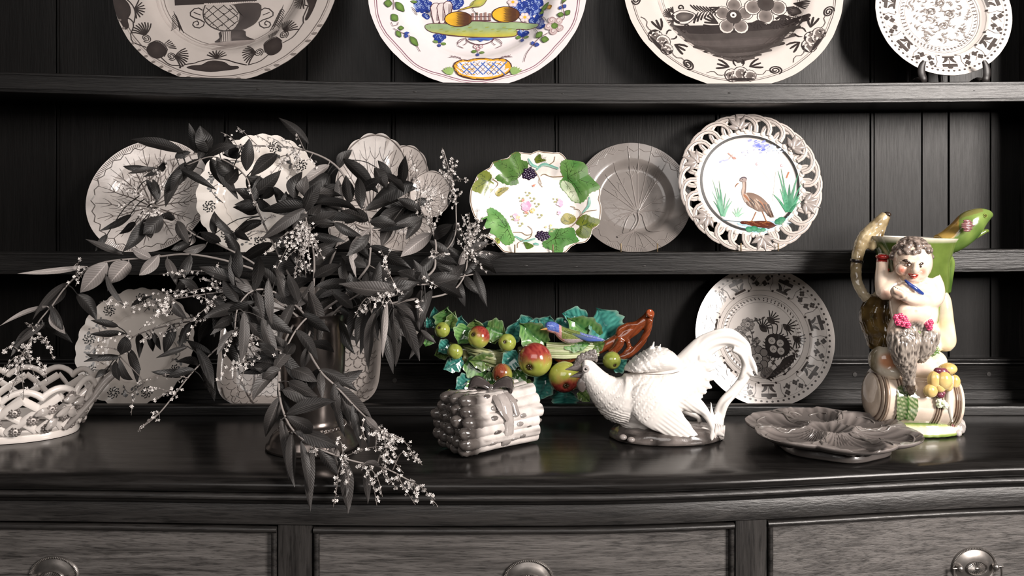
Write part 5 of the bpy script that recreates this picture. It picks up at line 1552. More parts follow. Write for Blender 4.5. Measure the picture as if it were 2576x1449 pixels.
# ------------------------------------------------------------------ majolica fruit garland
GD = 1.44
gar = thing('fruit_garland', 'coloured pottery wall garland of apples, green leaves, brown branch and a small bird', 'ornament', (X(1350, GD), GD, 0.0006))
def GZ(zx, zy, D=GD): return W(1020 + zx / 3.903, 740 + zy / 3.903, D)
TE1, TE2 = S(12, 70, 68), S(84, 164, 150)
GR1, GR2 = S(34, 88, 44), S(126, 172, 98)
DG1, DG2 = S(44, 74, 34), S(120, 144, 80)
def cleaf(name, b, t, w, D0, D1, pal, lob=7, fold=.3, bend=.1, edge=.10, twist=0.0):
    """thick glazed leaf: base pixel b, tip pixel t, zoom width w"""
    B, T = GZ(*b, D0), GZ(*t, D1)
    ax = T - B; L = ax.length; ax.normalize()
    vw = Vector((0, -1, 0)); side = ax.cross(vw).normalized(); nr = side.cross(ax).normalized()
    if nr.y > 0: nr = -nr
    side = (Matrix.Rotation(twist, 3, ax) @ side); nr = (Matrix.Rotation(twist, 3, ax) @ nr)
    Wd = w / 3.903 * GD / FPX
    rows = []; cols = []
    ph = rr.uniform(0, 9)
    NU, NV = 15, 9
    for i in range(NU):
        u = i / (NU - 1)
        prof = (math.sin(PI * min(1, u * .88 + .10)) ** .62) * (1 - .9 * u ** 7)
        if i == NU - 1: prof = .05
        row = []; crow = []
        for j in range(NV):
            v = j / (NV - 1) * 2 - 1
            lobf = 1 + edge * math.sin(u * lob * 2 * PI / 2 + ph) * abs(v)
            s_ = v * Wd * .5 * prof * lobf
            vein = abs(math.sin((u * lob - abs(v) * 1.0) * PI))
            z = fold * Wd * (abs(v) ** 1.4) * .5 - bend * L * (u - .35) ** 2 * 2 + .0012 * vein * (1 - abs(v) * .3) - .0016 * math.exp(-(v / .12) ** 2)
            z += .0012 * math.sin(u * lob * PI + ph) * abs(v)
            row.append(B + ax * (L * u) + side * s_ + nr * z)
            n = noise.noise((u * 3 + ph, v * 2, ph)) * .5 + .5
            c = mix(pal[0], pal[1], max(0, min(1, .05 + .85 * vein * (.35 + .75 * n) + .15 * n)))
            c = mix(c, S(214, 220, 196), .26 * float(sstep(.88, 1.0, max(abs(v), (u - .9) * 8 if u > .9 else 0))) )
            c = mix(c, pal[0], .7 * math.exp(-(v / .10) ** 2))
            crow.append(c)
        rows.append(row); cols += crow + crow[::-1]
    low = [[q - nr * .0028 for q in r] for r in rows]
    mb = MB(); mb.grid([[*r, *l_[::-1]] for r, l_ in zip(rows, low)], True, cols, caps=True)
    obj(name, local_mb(mb, gar), MAJOLICA, gar, 60)
T_, G_, D_ = (TE1, TE2), (GR1, GR2), (DG1, DG2)
leaves_g = [
    ((300, 330), (285, 128), 90, 1.435, 1.43, T_, 5), ((400, 320), (405, 138), 185, 1.425, 1.415, G_, 5), ((430, 330), (482, 175), 90, 1.42, 1.41, D_, 5),
    ((235, 330), (215, 235), 70, 1.43, 1.425, T_, 4), ((500, 370), (545, 228), 190, 1.435, 1.425, T_, 5), ((610, 320), (520, 490), 175, 1.42, 1.405, G_, 6),
    ((690, 350), (680, 250), 120, 1.43, 1.42, D_, 4), ((730, 330), (975, 370), 130, 1.43, 1.42, T_, 6), ((800, 315), (985, 400), 175, 1.415, 1.405, G_, 6), ((850, 380), (880, 490), 110, 1.412, 1.405, D_, 4),
    ((1010, 480), (1120, 262), 130, 1.43, 1.42, T_, 6), ((1120, 330), (1270, 250), 150, 1.437, 1.43, T_, 5), ((1260, 350), (1350, 240), 130, 1.437, 1.43, T_, 5), ((1380, 330), (1420, 215), 150, 1.437, 1.43, T_, 4),
    ((1480, 340), (1590, 240), 130, 1.437, 1.43, T_, 4), ((1150, 480), (1380, 330), 10, 1.43, 1.43, G_, 5),
    ((1370, 490), (1122, 285), 215, 1.415, 1.405, G_, 7), ((1780, 250), (1540, 190), 150, 1.437, 1.43, T_, 5), ((1900, 420), (1590, 240), 215, 1.425, 1.41, G_, 7),
    ((2010, 430), (1890, 145), 300, 1.435, 1.42, T_, 8), ((1560, 490), (1812, 490), 120, 1.405, 1.398, G_, 6), ((1800, 530), (1960, 480), 110, 1.41, 1.405, D_, 5),
    ((430, 480), (320, 560), 130, 1.425, 1.415, T_, 5), ((560, 640), (380, 740), 130, 1.42, 1.405, T_, 6), ((420, 560), (285, 600), 110, 1.43, 1.42, D_, 5),
    ((890, 660), (630, 660), 140, 1.412, 1.402, D_, 7), ((600, 660), (800, 800), 170, 1.418, 1.408, G_, 6), ((660, 830), (492, 930), 150, 1.415, 1.405, T_, 6),
    ((660, 840), (705, 1010), 140, 1.412, 1.402, G_, 5), ((900, 850), (740, 880), 150, 1.412, 1.40, G_, 5), ((1110, 590), (950, 710), 155, 1.402, 1.392, T_, 6),
    ((1170, 760), (1035, 890), 130, 1.41, 1.40, G_, 6), ((1170, 850), (1240, 1000), 120, 1.415, 1.41, D_, 5), ((1400, 800), (1300, 1040), 175, 1.412, 1.404, T_, 6),
    ((1570, 950), (1550, 1122), 210, 1.425, 1.425, T_, 6), ((2040, 740), (2175, 650), 110, 1.41, 1.40, T_, 5), ((1700, 960), (1810, 1055), 90, 1.42, 1.41, D_, 5),
    ((230, 400), (195, 515), 110, 1.43, 1.42, G_, 4), ((640, 780), (600, 900), 90, 1.42, 1.415, D_, 4), ((1010, 560), (830, 700), 120, 1.425, 1.42, D_, 6), ((1480, 560), (1310, 480), 110, 1.43, 1.425, D_, 5),
]
for b, t, w, d0, d1, pal, lob in leaves_g:
    if w < 20: continue
    cleaf('leaf', b, t, w * 1.28, d0, d1, pal, lob, fold=rr.uniform(.15, .35), bend=rr.uniform(.05, .22), twist=rr.uniform(-.25, .25))
cleaf('leaf', (170, 480), (80, 350), 70, 1.43, 1.425, (S(190, 182, 178), S(226, 218, 214)), 3)
# woody core and stems behind the fruit
mb = MB()
for pts, r in (([(420, 520), (620, 560), (860, 620), (1080, 660)], 60), ([(560, 620), (760, 720), (1000, 720), (1200, 700)], 60), ([(700, 820), (900, 760), (1100, 740)], 50), ([(1100, 560), (1380, 560), (1620, 560)], 55), ([(1350, 820), (1560, 780), (1800, 650)], 50)):
    mb.sweep([GZ(x, y, 1.432) for x, y in pts], [r * .000158] * len(pts), 10, [S(70, 76, 44)] * 17 if False else S(74, 80, 46), n=16)
co, no, fs = remesh(local_mb(mb, gar), .0022, 2)
c = np.array([mix(S(52, 58, 30), S(140, 140, 92), .5 + .8 * noise.noise(Vector(q) * 90)) for q in co])
link('woody_core', mesh_from(co, fs, c), MAJOLICA, gar, 180, False)
for k in range(9):
    mb = MB(); y0 = 480 + k * 17
    mb.sweep([GZ(1385, y0, 1.412), GZ(1560, y0 + 6 + 4 * math.sin(k), 1.405), GZ(1740, y0 - 4, 1.405), GZ(1900, y0 - 14, 1.412)], [.0016, .0022, .0020, .0014], 8, mix(S(150, 168, 112), S(216, 220, 184), (k * 37 % 10) / 10), n=16)
    obj('stem_strand', local_mb(mb, gar), MAJOLICA, gar, 60)
for k in range(12):
    mb = MB(); y0 = 500 + k * 16; x0 = 560 + k * 12
    mb.sweep([GZ(x0, y0, 1.42), GZ(x0 + 110, y0 + 20 + 14 * math.sin(k * 2), 1.408), GZ(x0 + 260, y0 + 50, 1.41), GZ(x0 + 400, y0 + 60, 1.42)], [.0012, .0020, .0018, .0010], 7, mix(S(84, 92, 52), S(190, 192, 146), (k * 29 % 10) / 10), n=16)
    obj('stem_strand', local_mb(mb, gar), MAJOLICA, gar, 60)
# apples
def apple(name, c, r, calyx, kind, D):
    P = GZ(*c, D); rad = r / 3.903 * D / FPX
    k = GZ(*calyx, D)
    d = Vector((k.x - P.x, 0, k.z - P.z)) / rad
    ln = min(.96, d.length); d.y = -math.sqrt(max(0.05, 1 - ln * ln)); d.normalize()
    q = d.to_track_quat('Z', 'Y').to_matrix()
    prof = []
    for i in range(25):
        th = PI * i / 24
        rr_ = math.sin(th); z = math.cos(th)
        z2 = z * .94 - (.17 * math.exp(-(rr_ / .20) ** 2) if z > 0 else 0) + (.25 * math.exp(-(rr_ / .2) ** 2) if z < 0 else 0)
        prof.append((max(rr_, .004) * (1.0 if z < 0 else .985), z2))
    mb = MB(); mb.lathe([(a * rad, z * rad) for a, z in prof], 40, (0, 0, 0), rot=q, caps=True)
    cols = []
    for v in mb.v:
        n = Vector(v) / rad
        ns = noise.noise(n * 2.2 + Vector((r, 0, 0))); nf = noise.noise(Vector((n.x * 9, n.y * 9, n.z * 2)) + Vector((r, r, 0)))
        yl = mix(S(160, 170, 70), S(190, 190, 98), .5 + ns)
        if kind == 'green': c_ = mix(S(134, 148, 58), S(174, 182, 92), .5 + .7 * ns)
        else:
            if kind == 'redtop': m = float(sstep(-.28, .42, n.z + .30 * n.x * 0 + .25 * ns + .15 * nf))
            elif kind == 'redright': m = float(sstep(-.1, .55, n.z * .7 + n.x * .55 + .2 * ns))
            elif kind == 'red': m = float(sstep(-.95, -.1, -.9 * n.x + .2 * n.z + .3 * ns - .1)) * .92
            else: m = float(sstep(-.45, .35, -n.z + .35 * ns + .25 * n.x))
            rd = mix(S(128, 36, 38), S(176, 80, 68), .5 + nf)
            c_ = mix(yl, rd, m)
        dd = (n - d * .75).length
        c_ = mix(S(70, 52, 26), c_, float(sstep(.10, .34, dd)))
        cols.append(c_)
    mb.v = [(v[0] + P.x, v[1] + P.y, v[2] + P.z) for v in mb.v]; mb.c = cols
    a = obj(name, local_mb(mb, gar), MAJOLICA, gar, 60)
    mb = MB(); top = P + d * rad * .80
    for i in range(6):
        aa = i * PI / 3; mb.sweep([top + q @ Vector((.02 * rad * math.cos(aa), .02 * rad * math.sin(aa), 0)), top + q @ Vector((.12 * rad * math.cos(aa), .12 * rad * math.sin(aa), .07 * rad)), top + q @ Vector((.19 * rad * math.cos(aa + .2), .19 * rad * math.sin(aa + .2), .08 * rad))], [.05 * rad, .05 * rad, .012 * rad], 6, S(66, 48, 24), n=6)
    obj('calyx', local_mb(mb, gar), MAJOLICA, a, 60)
apple('apple', (360, 350), 79, (330, 315), 'green', 1.405)
apple('apple', (485, 565), 81, (440, 620), 'green', 1.40)
apple('apple', (718, 420), 113, (660, 378), 'redright', 1.398)
apple('apple', (998, 475), 89, (972, 455), 'green', 1.395)
apple('apple', (1270, 645), 172, (1205, 700), 'redtop', 1.385)
apple('apple', (950, 782), 104, (900, 815), 'red', 1.395)
apple('apple', (1560, 815), 158, (1570, 885), 'redlow', 1.388)
apple('apple', (2026, 652), 91, (2052, 692), 'green', 1.395)
# the branch
mb = MB()
def bsweep(pts, D=1.418, n=30):
    mb.sweep([GZ(x, y, D + (p_[0] if p_ else 0)) for x, y, r, *p_ in pts], [r / 3.903 * 1.42 / FPX for x, y, r, *p_ in pts], 14, n=n)
bsweep([(2402, 190, 46), (2370, 240, 50), (2290, 310, 56), (2200, 375, 58), (2100, 435, 60), (2000, 490, 56), (1900, 540, 48), (1800, 570, 42), (1720, 545, 34), (1690, 590, 34), (1600, 640, 40), (1500, 640, 34), (1430, 560, 24)])
bsweep([(2360, 250, 40), (2280, 300, 40), (2190, 310, 34), (2110, 345, 32), (2085, 400, 34)], 1.415)
bsweep([(2400, 240, 36), (2382, 340, 34), (2340, 440, 34), (2270, 530, 36), (2190, 590, 38), (2100, 625, 34)], 1.41)
bsweep([(2120, 450, 40), (2080, 520, 42), (2010, 580, 34)], 1.405)
bsweep([(2170, 430, 26), (2190, 520, 26), (2150, 590, 26)], 1.412)
local_mb(mb, gar)
co, no, fs = remesh(mb, .0016, 2)
nz = np.array([noise.noise(Vector((q[0] * 40 + q[2] * 40, q[1] * 120, (q[2] * 300 - q[0] * 300)))) for q in co])
co = co + no * (nz * .0007)[:, None]
c = np.array([mix(S(84, 36, 18), S(140, 70, 38), .5 + .6 * v) for v in nz])
br = link('branch', mesh_from(co, fs, c), MAJOLICA, gar, 180, False)
mb = MB(); p0 = GZ(2404, 186, 1.405)
mb.lathe([(.0001, .0018), (.0035, .0016), (.0045, .0025), (.0062, .0022), (.0075, .0005), (.0075, -.002)], 18, (0, 0, 0), rot=Vector((.25, -.75, .55)).to_track_quat('Z', 'Y').to_matrix(), col=S(150, 74, 44))
mb.v = [(v[0] + p0.x, v[1] + p0.y, v[2] + p0.z) for v in mb.v]; obj('cut_end', local_mb(mb, gar), MAJOLICA, br, 60)
# the bird
mb = MB()
BD = 1.396
def bs(pts, n=20): mb.sweep([GZ(x, y, BD) for x, y, a, b in pts], [(a / 3.903 * BD / FPX, b / 3.903 * BD / FPX) for x, y, a, b in pts], 16, n=n)
bs([(1368, 320, 12, 12), (1390, 318, 46, 40), (1440, 325, 58, 48), (1490, 345, 52, 48), (1540, 385, 66, 56), (1610, 415, 74, 60), (1690, 420, 58, 46), (1770, 425, 36, 26), (1860, 436, 26, 14), (1955, 452, 8, 6)])
local_mb(mb, gar)
co, no, fs = remesh(mb, .0010, 3)
inv = gar.location
cols = []
for q in co:
    wx = q[0] + inv.x; wz = q[2] + inv.z
    px = wx * FPX / BD + CX; py = HY + (ZC - wz) * FPX / BD
    zx, zy = (px - 1020) * 3.903, (py - 740) * 3.903
    n = noise.noise(Vector(q) * 700)
    up = 372 + (zx - 1400) * .16
    if zx < 1505 and zy < 345 + (zx - 1400) * .25: c_ = mix(S(60, 84, 168), S(120, 140, 204), .5 + n)
    elif zx > 1715 and zy < 440 + (zx - 1715) * .1: c_ = mix(S(64, 84, 170), S(150, 160, 190), .4 + n)
    elif zx > 1530 and zy < 430: c_ = mix(S(88, 104, 52), S(136, 146, 84), .5 + n)
    elif zx < 1560: c_ = mix(S(196, 128, 132), S(214, 176, 172), .5 + n)
    else: c_ = mix(S(196, 176, 170), S(150, 140, 150), .5 + n)
    cols.append(c_)
bird = link('bird', mesh_from(co, fs, np.array(cols)), MAJOLICA, gar, 180, False)
mb = MB(); mb.sweep([GZ(1400, 335, BD - .004), GZ(1370, 342, BD - .004), GZ(1325, 350, BD - .004)], [.0026, .0020, .0004], 8, S(206, 160, 96)); obj('beak', local_mb(mb, gar), MAJOLICA, bird, 60)
mb = MB(); mb.ell(GZ(1402, 318, BD - .0068), .0009, None, 8, 6, S(20, 18, 18)); obj('eye', local_mb(mb, gar), MAJOLICA, bird, 60)
for k in range(7):
    mb = MB(); x0, y0 = 1560 + k * 26, 360 + k * 9
    mb.sweep([GZ(x0, y0, BD - .0075 + .0003 * k), GZ(x0 + 70, y0 + 30, BD - .0078 + .0003 * k), GZ(x0 + 170 + 8 * k, y0 + 44, BD - .005)], [(.0012, .0012), (.0030, .0014), (.0008, .0008)], 8, mix(S(86, 100, 50), S(80, 100, 170), k / 6), n=10)
    obj('wing_feather', local_mb(mb, gar), MAJOLICA, bird, 60)
# ------------------------------------------------------------------ white cockerel tureen
RD = 1.250
roo = thing('rooster_tureen', 'white porcelain cockerel tureen crouching on a dark oval rocky base', 'tureen', (X(1677, RD), RD + .006, 0.0006))
ZU = RD / FPX / 4.026
def RP(zx, zy, dy=0.0):
    q = W(1400 + zx / 4.026, 780 + zy / 4.026, RD); return Vector((q.x, RD + dy, q.z))
def rs(mb, pts, n=24, seg=18):
    """pts: (zx, zy, in-plane radius, depth radius, dy)"""
    mb.sweep([RP(x, y, (d[0] if d else 0)) for x, y, a, b, *d in pts], [(a * ZU, b * ZU) for x, y, a, b, *d in pts], seg, n=n)
WH = S(230, 225, 220)
mb = MB()
rs(mb, [(255, 590, 40, 40), (275, 590, 88, 78), (300, 595, 102, 88), (350, 650, 112, 95), (420, 740, 140, 120), (510, 830, 185, 165), (620, 890, 245, 215), (720, 900, 262, 235)], 30)
mb.ell(RP(930, 885), (400 * ZU, 262 * ZU, 285 * ZU), Matrix.Rotation(math.radians(-6), 3, 'Y'), 32, 20)
rs(mb, [(1000, 850, 250, 235), (1150, 790, 250, 215), (1290, 700, 215, 165), (1380, 600, 165, 120), (1430, 500, 120, 90)], 20)
rs(mb, [(1260, 640, 150, 110), (1400, 480, 140, 85), (1500, 370, 122, 66), (1620, 298, 102, 55), (1740, 278, 95, 48), (1850, 335, 84, 44), (1915, 450, 70, 40), (1930, 580, 62, 36), (1890, 700, 54, 32), (1800, 820, 54, 32), (1700, 930, 58, 36), (1645, 1060, 62, 40), (1625, 1180, 66, 46), (1615, 1260, 74, 50)], 60)
for x0, y0, x1, y1, r in ((1440, 540, 1600, 590, 62), (1400, 640, 1580, 690, 66), (1380, 720, 1565, 770, 66), (1350, 780, 1512, 822, 64), (1320, 830, 1470, 872, 62), (1290, 880, 1436, 908, 60), (1430, 480, 1600, 500, 66)):
    rs(mb, [(x0, y0, r, r * .9, -.006), (lerp(x0, x1, .6), lerp(y0, y1, .55) , r * .8, r * .5, -.008), (x1, y1, 10, 10, -.008)], 10, 12)
rs(mb, [(1930, 470, 50, 30, -.004), (1990, 560, 34, 22, -.005), (2026, 662, 5, 5, -.005)], 12, 10)
rs(mb, [(1900, 560, 40, 30, -.004), (1960, 640, 24, 16, -.005), (2000, 668, 5, 5, -.005)], 12, 10)
rs(mb, [(1780, 390, 30, 40, -.003), (1870, 440, 34, 36, -.006), (1892, 560, 30, 30, -.007), (1870, 650, 24, 24, -.006), (1838, 696, 10, 10, -.004)], 16, 10)
rs(mb, [(1590, 1190, 40, 34, -.006), (1560, 1060, 26, 20, -.009), (1550, 912, 5, 5, -.008)], 12, 10)
rs(mb, [(1650, 1190, 40, 34, -.004), (1615, 1060, 22, 18, -.008), (1595, 1010, 5, 5, -.008)], 12, 10)
rs(mb, [(1660, 1080, 40, 34, -.002), (1700, 960, 30, 24, -.006), (1790, 860, 14, 12, -.006)], 12, 10)
# near leg and toes
rs(mb, [(1280, 880, 140, 110, -.008), (1400, 950, 82, 66, -.012), (1470, 1000, 52, 46, -.015), (1520, 1080, 36, 34, -.016), (1555, 1160, 36, 34, -.017), (1560, 1215, 44, 40, -.017)], 20, 14)
for pts in ([(1560, 1205, 34, 30, -.017), (1530, 1235, 28, 26, -.026), (1518, 1258, 14, 14, -.032)], [(1565, 1205, 32, 30, -.017), (1620, 1215, 26, 24, -.022), (1655, 1228, 14, 14, -.026)], [(1555, 1200, 32, 28, -.016), (1470, 1185, 24, 22, -.012), (1385, 1190, 10, 10, -.010)], [(1570, 1140, 22, 20, -.016), (1610, 1110, 8, 8, -.016)]):
    rs(mb, pts, 10, 10)
# far leg
rs(mb, [(1260, 950, 110, 80, .020), (1330, 1040, 60, 46, .024), (1400, 1090, 34, 30, .024), (1470, 1130, 26, 24, .022), (1480, 1180, 26, 24, .020)], 14, 12)
# near wing
wing = [(740, 790, 70, 40, -.026), (800, 830, 150, 52, -.030), (900, 900, 198, 58, -.0335), (1020, 990, 190, 52, -.0355), (1140, 1090, 140, 42, -.036), (1260, 1180, 92, 32, -.035), (1360, 1255, 52, 24, -.033), (1420, 1298, 28, 18, -.031), (1464, 1330, 6, 8, -.030)]
rs(mb, wing, 40, 22)
rs(mb, [(740, 790, 70, 40, .026), (900, 900, 190, 58, .033), (1100, 1000, 150, 42, .035), (1280, 1070, 80, 30, .034), (1410, 1110, 8, 8, .030)], 30, 20)
for x, y, r in ((880, 1150, 110), (1000, 1180, 90), (780, 1110, 110)): mb.ell(RP(x, y, 0), (r * ZU * 1.4, 130 * ZU, r * ZU), None, 16, 10)
co, no, fs = remesh(mb, .00135, 5)
# feather relief: overlapping scales flowing from the head backwards
zx = ((co[:, 0] * FPX / RD + CX) - 1400) * 4.026
zy = ((ZC - co[:, 2]) * FPX / RD + HY - 780) * 4.026
def scales(a, b, la, lb):
    r = np.floor(a / la); fb = b / lb + .5 * (r % 2); c = fb - np.floor(fb) - .5
    fa = a / la - r
    edge = np.sqrt(np.maximum(0, 1 - (2 * c) ** 2)) * .55 + .35
    return np.where(fa < edge, fa / np.maximum(edge, .01), .25 * (1 - fa))
d = np.zeros(len(co))
wob = np.sin(zy * .045) * 7 + np.sin(zx * .06 + zy * .02) * 6
neck = sstep(330, 400, zx) * (1 - sstep(600, 700, zx)) * sstep(600, 680, zy)
a = (zx * .60 + zy * .80) + wob; b = (-zx * .80 + zy * .60) + wob
d += neck * (scales(a, b, 70, 26) - .4) * .0011
wz = sstep(700, 760, zx) * (1 - sstep(930, 1080, zx + (zy - 850) * .5)) * sstep(610, 650, zy) * (1 - sstep(1000, 1120, zy)) * (co[:, 1] < RD)
a = (zx * .75 + zy * .66) + wob; b = (-zx * .66 + zy * .75) + wob
d += wz * (scales(a, b, 48, 34) - .4) * .0013
pr = sstep(900, 1000, zx * .8 + zy * .6 - 480) * (1 - sstep(1470, 1500, zx)) * sstep(980, 1050, zy + zx * .15 - 30) * (co[:, 1] < RD)
b = -zx * .60 + zy * .80
d += pr * np.sin(b * .16) * .00035
br_ = (1 - sstep(700, 760, zx)) * sstep(960, 1020, zy) + (1 - sstep(650, 700, zx)) * sstep(900, 950, zy) * .5
d += br_ * np.sin((zx * .3 - zy) * .22 + wob * .1) * .0004
rump = sstep(1180, 1260, zx) * (1 - sstep(1540, 1620, zx)) * sstep(440, 500, zy) * (1 - sstep(820, 900, zy))
d += rump * (scales(zx * .8 - zy * .5 + wob, zx * .5 + zy * .8 + wob, 80, 34) - .4) * .0010
tail = sstep(1400, 1480, zx) * (1 - sstep(520, 640, zy)) * (1 - rump)
rad = np.hypot(zx - 1690, zy - 620)
d += tail * np.sin(rad * .085 + 1.0) * .0009 * (zx > 1420)
hd = (1 - sstep(330, 400, zx)) * sstep(500, 540, zy)
d += hd * vnoise(co, 420, 2.0) * .0006
co = co + no * d[:, None]
col = np.tile(np.array(WH), (len(co), 1))
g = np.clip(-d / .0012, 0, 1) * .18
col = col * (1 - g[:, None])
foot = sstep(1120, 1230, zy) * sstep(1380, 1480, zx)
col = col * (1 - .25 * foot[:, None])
o = roo; loc = np.array(roo.location)
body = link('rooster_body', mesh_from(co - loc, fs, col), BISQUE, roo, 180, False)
# lid: saddle feathers rising to a spiky crest
mb = MB()
rs(mb, [(690, 600, 20, 60), (760, 585, 60, 170), (880, 540, 100, 205), (1000, 500, 125, 205), (1100, 505, 115, 190), (1190, 540, 80, 150), (1250, 575, 24, 60)], 30, 24)
for x0, y0, x1, y1, r, dy in ((930, 460, 985, 312, 44, -.004), (1000, 440, 1046, 334, 40, -.008), (1050, 450, 1108, 382, 40, -.004), (880, 500, 925, 420, 40, -.010), (840, 520, 858, 448, 38, -.006), (1090, 470, 1150, 420, 38, -.010), (960, 470, 1000, 380, 40, -.014), (800, 540, 800, 480, 36, -.008), (900, 490, 940, 392, 40, .006), (1130, 500, 1215, 470, 36, -.006), (1010, 440, 1030, 370, 40, .008)):
    rs(mb, [(x0, y0, r, r, dy), (lerp(x0, x1, .55), lerp(y0, y1, .5), r * .62, r * .55, dy), (x1, y1, 5, 5, dy)], 8, 10)
co, no, fs = remesh(mb, .0013, 3)
zx = ((co[:, 0] * FPX / RD + CX) - 1400) * 4.026; zy = ((ZC - co[:, 2]) * FPX / RD + HY - 780) * 4.026
wob = np.sin(zy * .05) * 8 + np.sin(zx * .05) * 8
a = zx * .75 - zy * .66 + wob; b = zx * .66 + zy * .75 + wob
d = (scales(a, b, 60, 30) - .4) * .0015 * (1 - sstep(1000, 1150, zx + (zy - 500)))
co = co + no * d[:, None]
keep = zy < 604 + 14 * np.sin((zx - 700) / 180)
co[:, 2] = np.where(zy > 600, co[:, 2] * 0 + RP(0, 600).z + (co[:, 2] - RP(0, 600).z) * .15, co[:, 2])
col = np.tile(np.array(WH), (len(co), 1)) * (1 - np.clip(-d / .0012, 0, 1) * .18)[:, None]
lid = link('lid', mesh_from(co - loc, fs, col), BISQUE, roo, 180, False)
mb = MB(); pts = []
for i in range(40):
    t = i / 39; x = lerp(705, 1235, t); y = 597 + 10 * math.sin(PI * t)
    h = math.sqrt(max(0, 1 - ((x - 960) / 300) ** 2))
    pts.append(RP(x, y, -.0315 * h - .0022))
mb.sweep(pts, [.00045] * 40, 6, S(120, 112, 108)); obj('lid_seam', local_mb(mb, roo), PAINT, roo, 60)
RG = S(104, 97, 94); RG2 = S(70, 64, 62)
COMBM = glaze_mat('grey_painted_porcelain', .28, .3, .3, 300, .25)
mb = MB()
for x0, y0, x1, y1, r in ((200, 560, 205, 500, 30), (225, 530, 230, 455, 34), (260, 510, 262, 430, 38), (300, 498, 305, 418, 40), (340, 495, 345, 402, 40), (372, 495, 385, 392, 36), (395, 500, 402, 440, 26), (180, 570, 178, 540, 18)):
    rs(mb, [(x0, y0, r, 22), (lerp(x0, x1, .6), lerp(y0, y1, .6), r * .8, 18), (x1, y1, r * .35, 9)], 8, 12)
rs(mb, [(176, 572, 14, 20), (230, 520, 34, 26), (310, 488, 30, 28), (395, 492, 24, 24), (402, 530, 10, 14)], 14, 12)
co, no, fs = remesh(mb, .0010, 2)
nz = vnoise(co, 520, 1); co = co + no * (nz * .0007)[:, None]
c = np.array([mix(RG2, S(140, 132, 128), .5 + .8 * v) for v in nz])
link('comb', mesh_from(co - loc, fs, c), COMBM, roo, 180, False)
def rpart2(name, pts, col, n=16, parent=roo, mat=None):
    mb = MB(); rs(mb, pts, n, 14); mb.c = [col] * len(mb.v); return obj(name, local_mb(mb, roo), mat or COMBM, parent, 60)
rpart2('beak_upper', [(250, 570, 56, 44), (205, 580, 42, 34), (150, 592, 22, 22), (88, 603, 4, 4)], S(122, 114, 111))
rpart2('beak_lower', [(265, 650, 36, 40), (215, 660, 26, 30), (170, 670, 13, 16), (132, 680, 3, 3)], S(112, 104, 101))
rpart2('wattle', [(245, 688, 24, 14, -.004), (252, 725, 50, 20, -.005), (256, 765, 54, 20, -.005), (258, 800, 40, 16, -.004), (262, 822, 14, 8, -.004)], S(92, 85, 82))
rpart2('ear_lobe', [(388, 665, 10, 10, -.011), (380, 700, 30, 16, -.0125), (355, 735, 38, 16, -.0115), (325, 752, 12, 10, -.010)], S(110, 102, 99))
ey = RP(290, 580, -.0128)
mb = MB(); mb.lathe([(.0001, .0012), (.0012, .0011), (.0022, .0004), (.0030, .0008), (.0042, .0011), (.0050, .0004), (.0056, -.001)], 22, (0, 0, 0), rot=Vector((-.12, -1, .05)).to_track_quat('Z', 'Y').to_matrix(), col=S(190, 182, 178))
mb.v = [tuple(Vector(v) + ey) for v in mb.v]; obj('eye_ring', local_mb(mb, roo), COMBM, roo, 60)
mb = MB(); mb.ell(ey + Vector((0, -.0010, 0)), (.0018, .0012, .0018), None, 12, 8, S(14, 13, 13)); obj('pupil', local_mb(mb, roo), MAJOLICA, roo, 60)
# rocky base
mb = MB()
BCY = RD + .006
rows = []
rr = random.Random(9)
for r, z in ((.97, 0.0), (1.0, .0014), (1.0, .005), (.985, .0090), (.945, .0135), (.86, .0175), (.66, .0200), (.4, .0215), (.01, .022)):
    row = []
    for j in range(96):
        a = 2 * PI * j / 96
        k = 1 + .035 * noise.noise((math.cos(a) * 2, math.sin(a) * 2, 1)) * r
        x, y = .0848 * r * k * math.cos(a), .0500 * r * k * math.sin(a)
        zz = z + (.0035 * noise.noise((x * 45, y * 45, 4)) + .002 * noise.noise((x * 120, y * 120, 1))) * (z > .005) * (1 if z < .022 else 0)
        row.append((x, y, max(0, zz)))
    rows.append(row)
cols = []
for row in rows:
    for q in row:
        n = noise.noise((q[0] * 60, q[1] * 60, q[2] * 90)); cols.append(mix(S(44, 40, 38), S(126, 118, 114), .38 + .9 * n))
mb.grid(rows, True, cols, caps=True); obj('rocky_base', mb, glaze_mat('dark_glaze', .2, .6, .25, 140, .3), roo, 70)
for x, y, s_ in ((590, 1215, 22), (640, 1180, 30), (1120, 1215, 16), (700, 1250, 20)):
    q = RP(925 if x == 0 else x, y, -.030)
for x, y in ((640, 1225), (925, 1290), (720, 1290)):
    mb = MB(); q = RP(x, y, -.036); mb.ell((q.x - roo.location.x, q.y - roo.location.y, max(.008, q.z)), (.0060, .005, .0042), None, 12, 8, S(150, 142, 138)); obj('pebble', mb, COMBM, roo, 60)
for k in range(6):
    mb = MB(); x0 = 1560 + k * 22
    rs(mb, [(x0, 1290, 20, 18, -.020 + k * .003), (x0 + 10, 1200, 16, 14, -.022 + k * .003), (x0 + 26, 1110 + 10 * k, 4, 4, -.020 + k * .003)], 10, 8); mb.c = [S(206, 198, 193)] * len(mb.v)
    obj('grass_blade', local_mb(mb, roo), BISQUE, roo, 60)

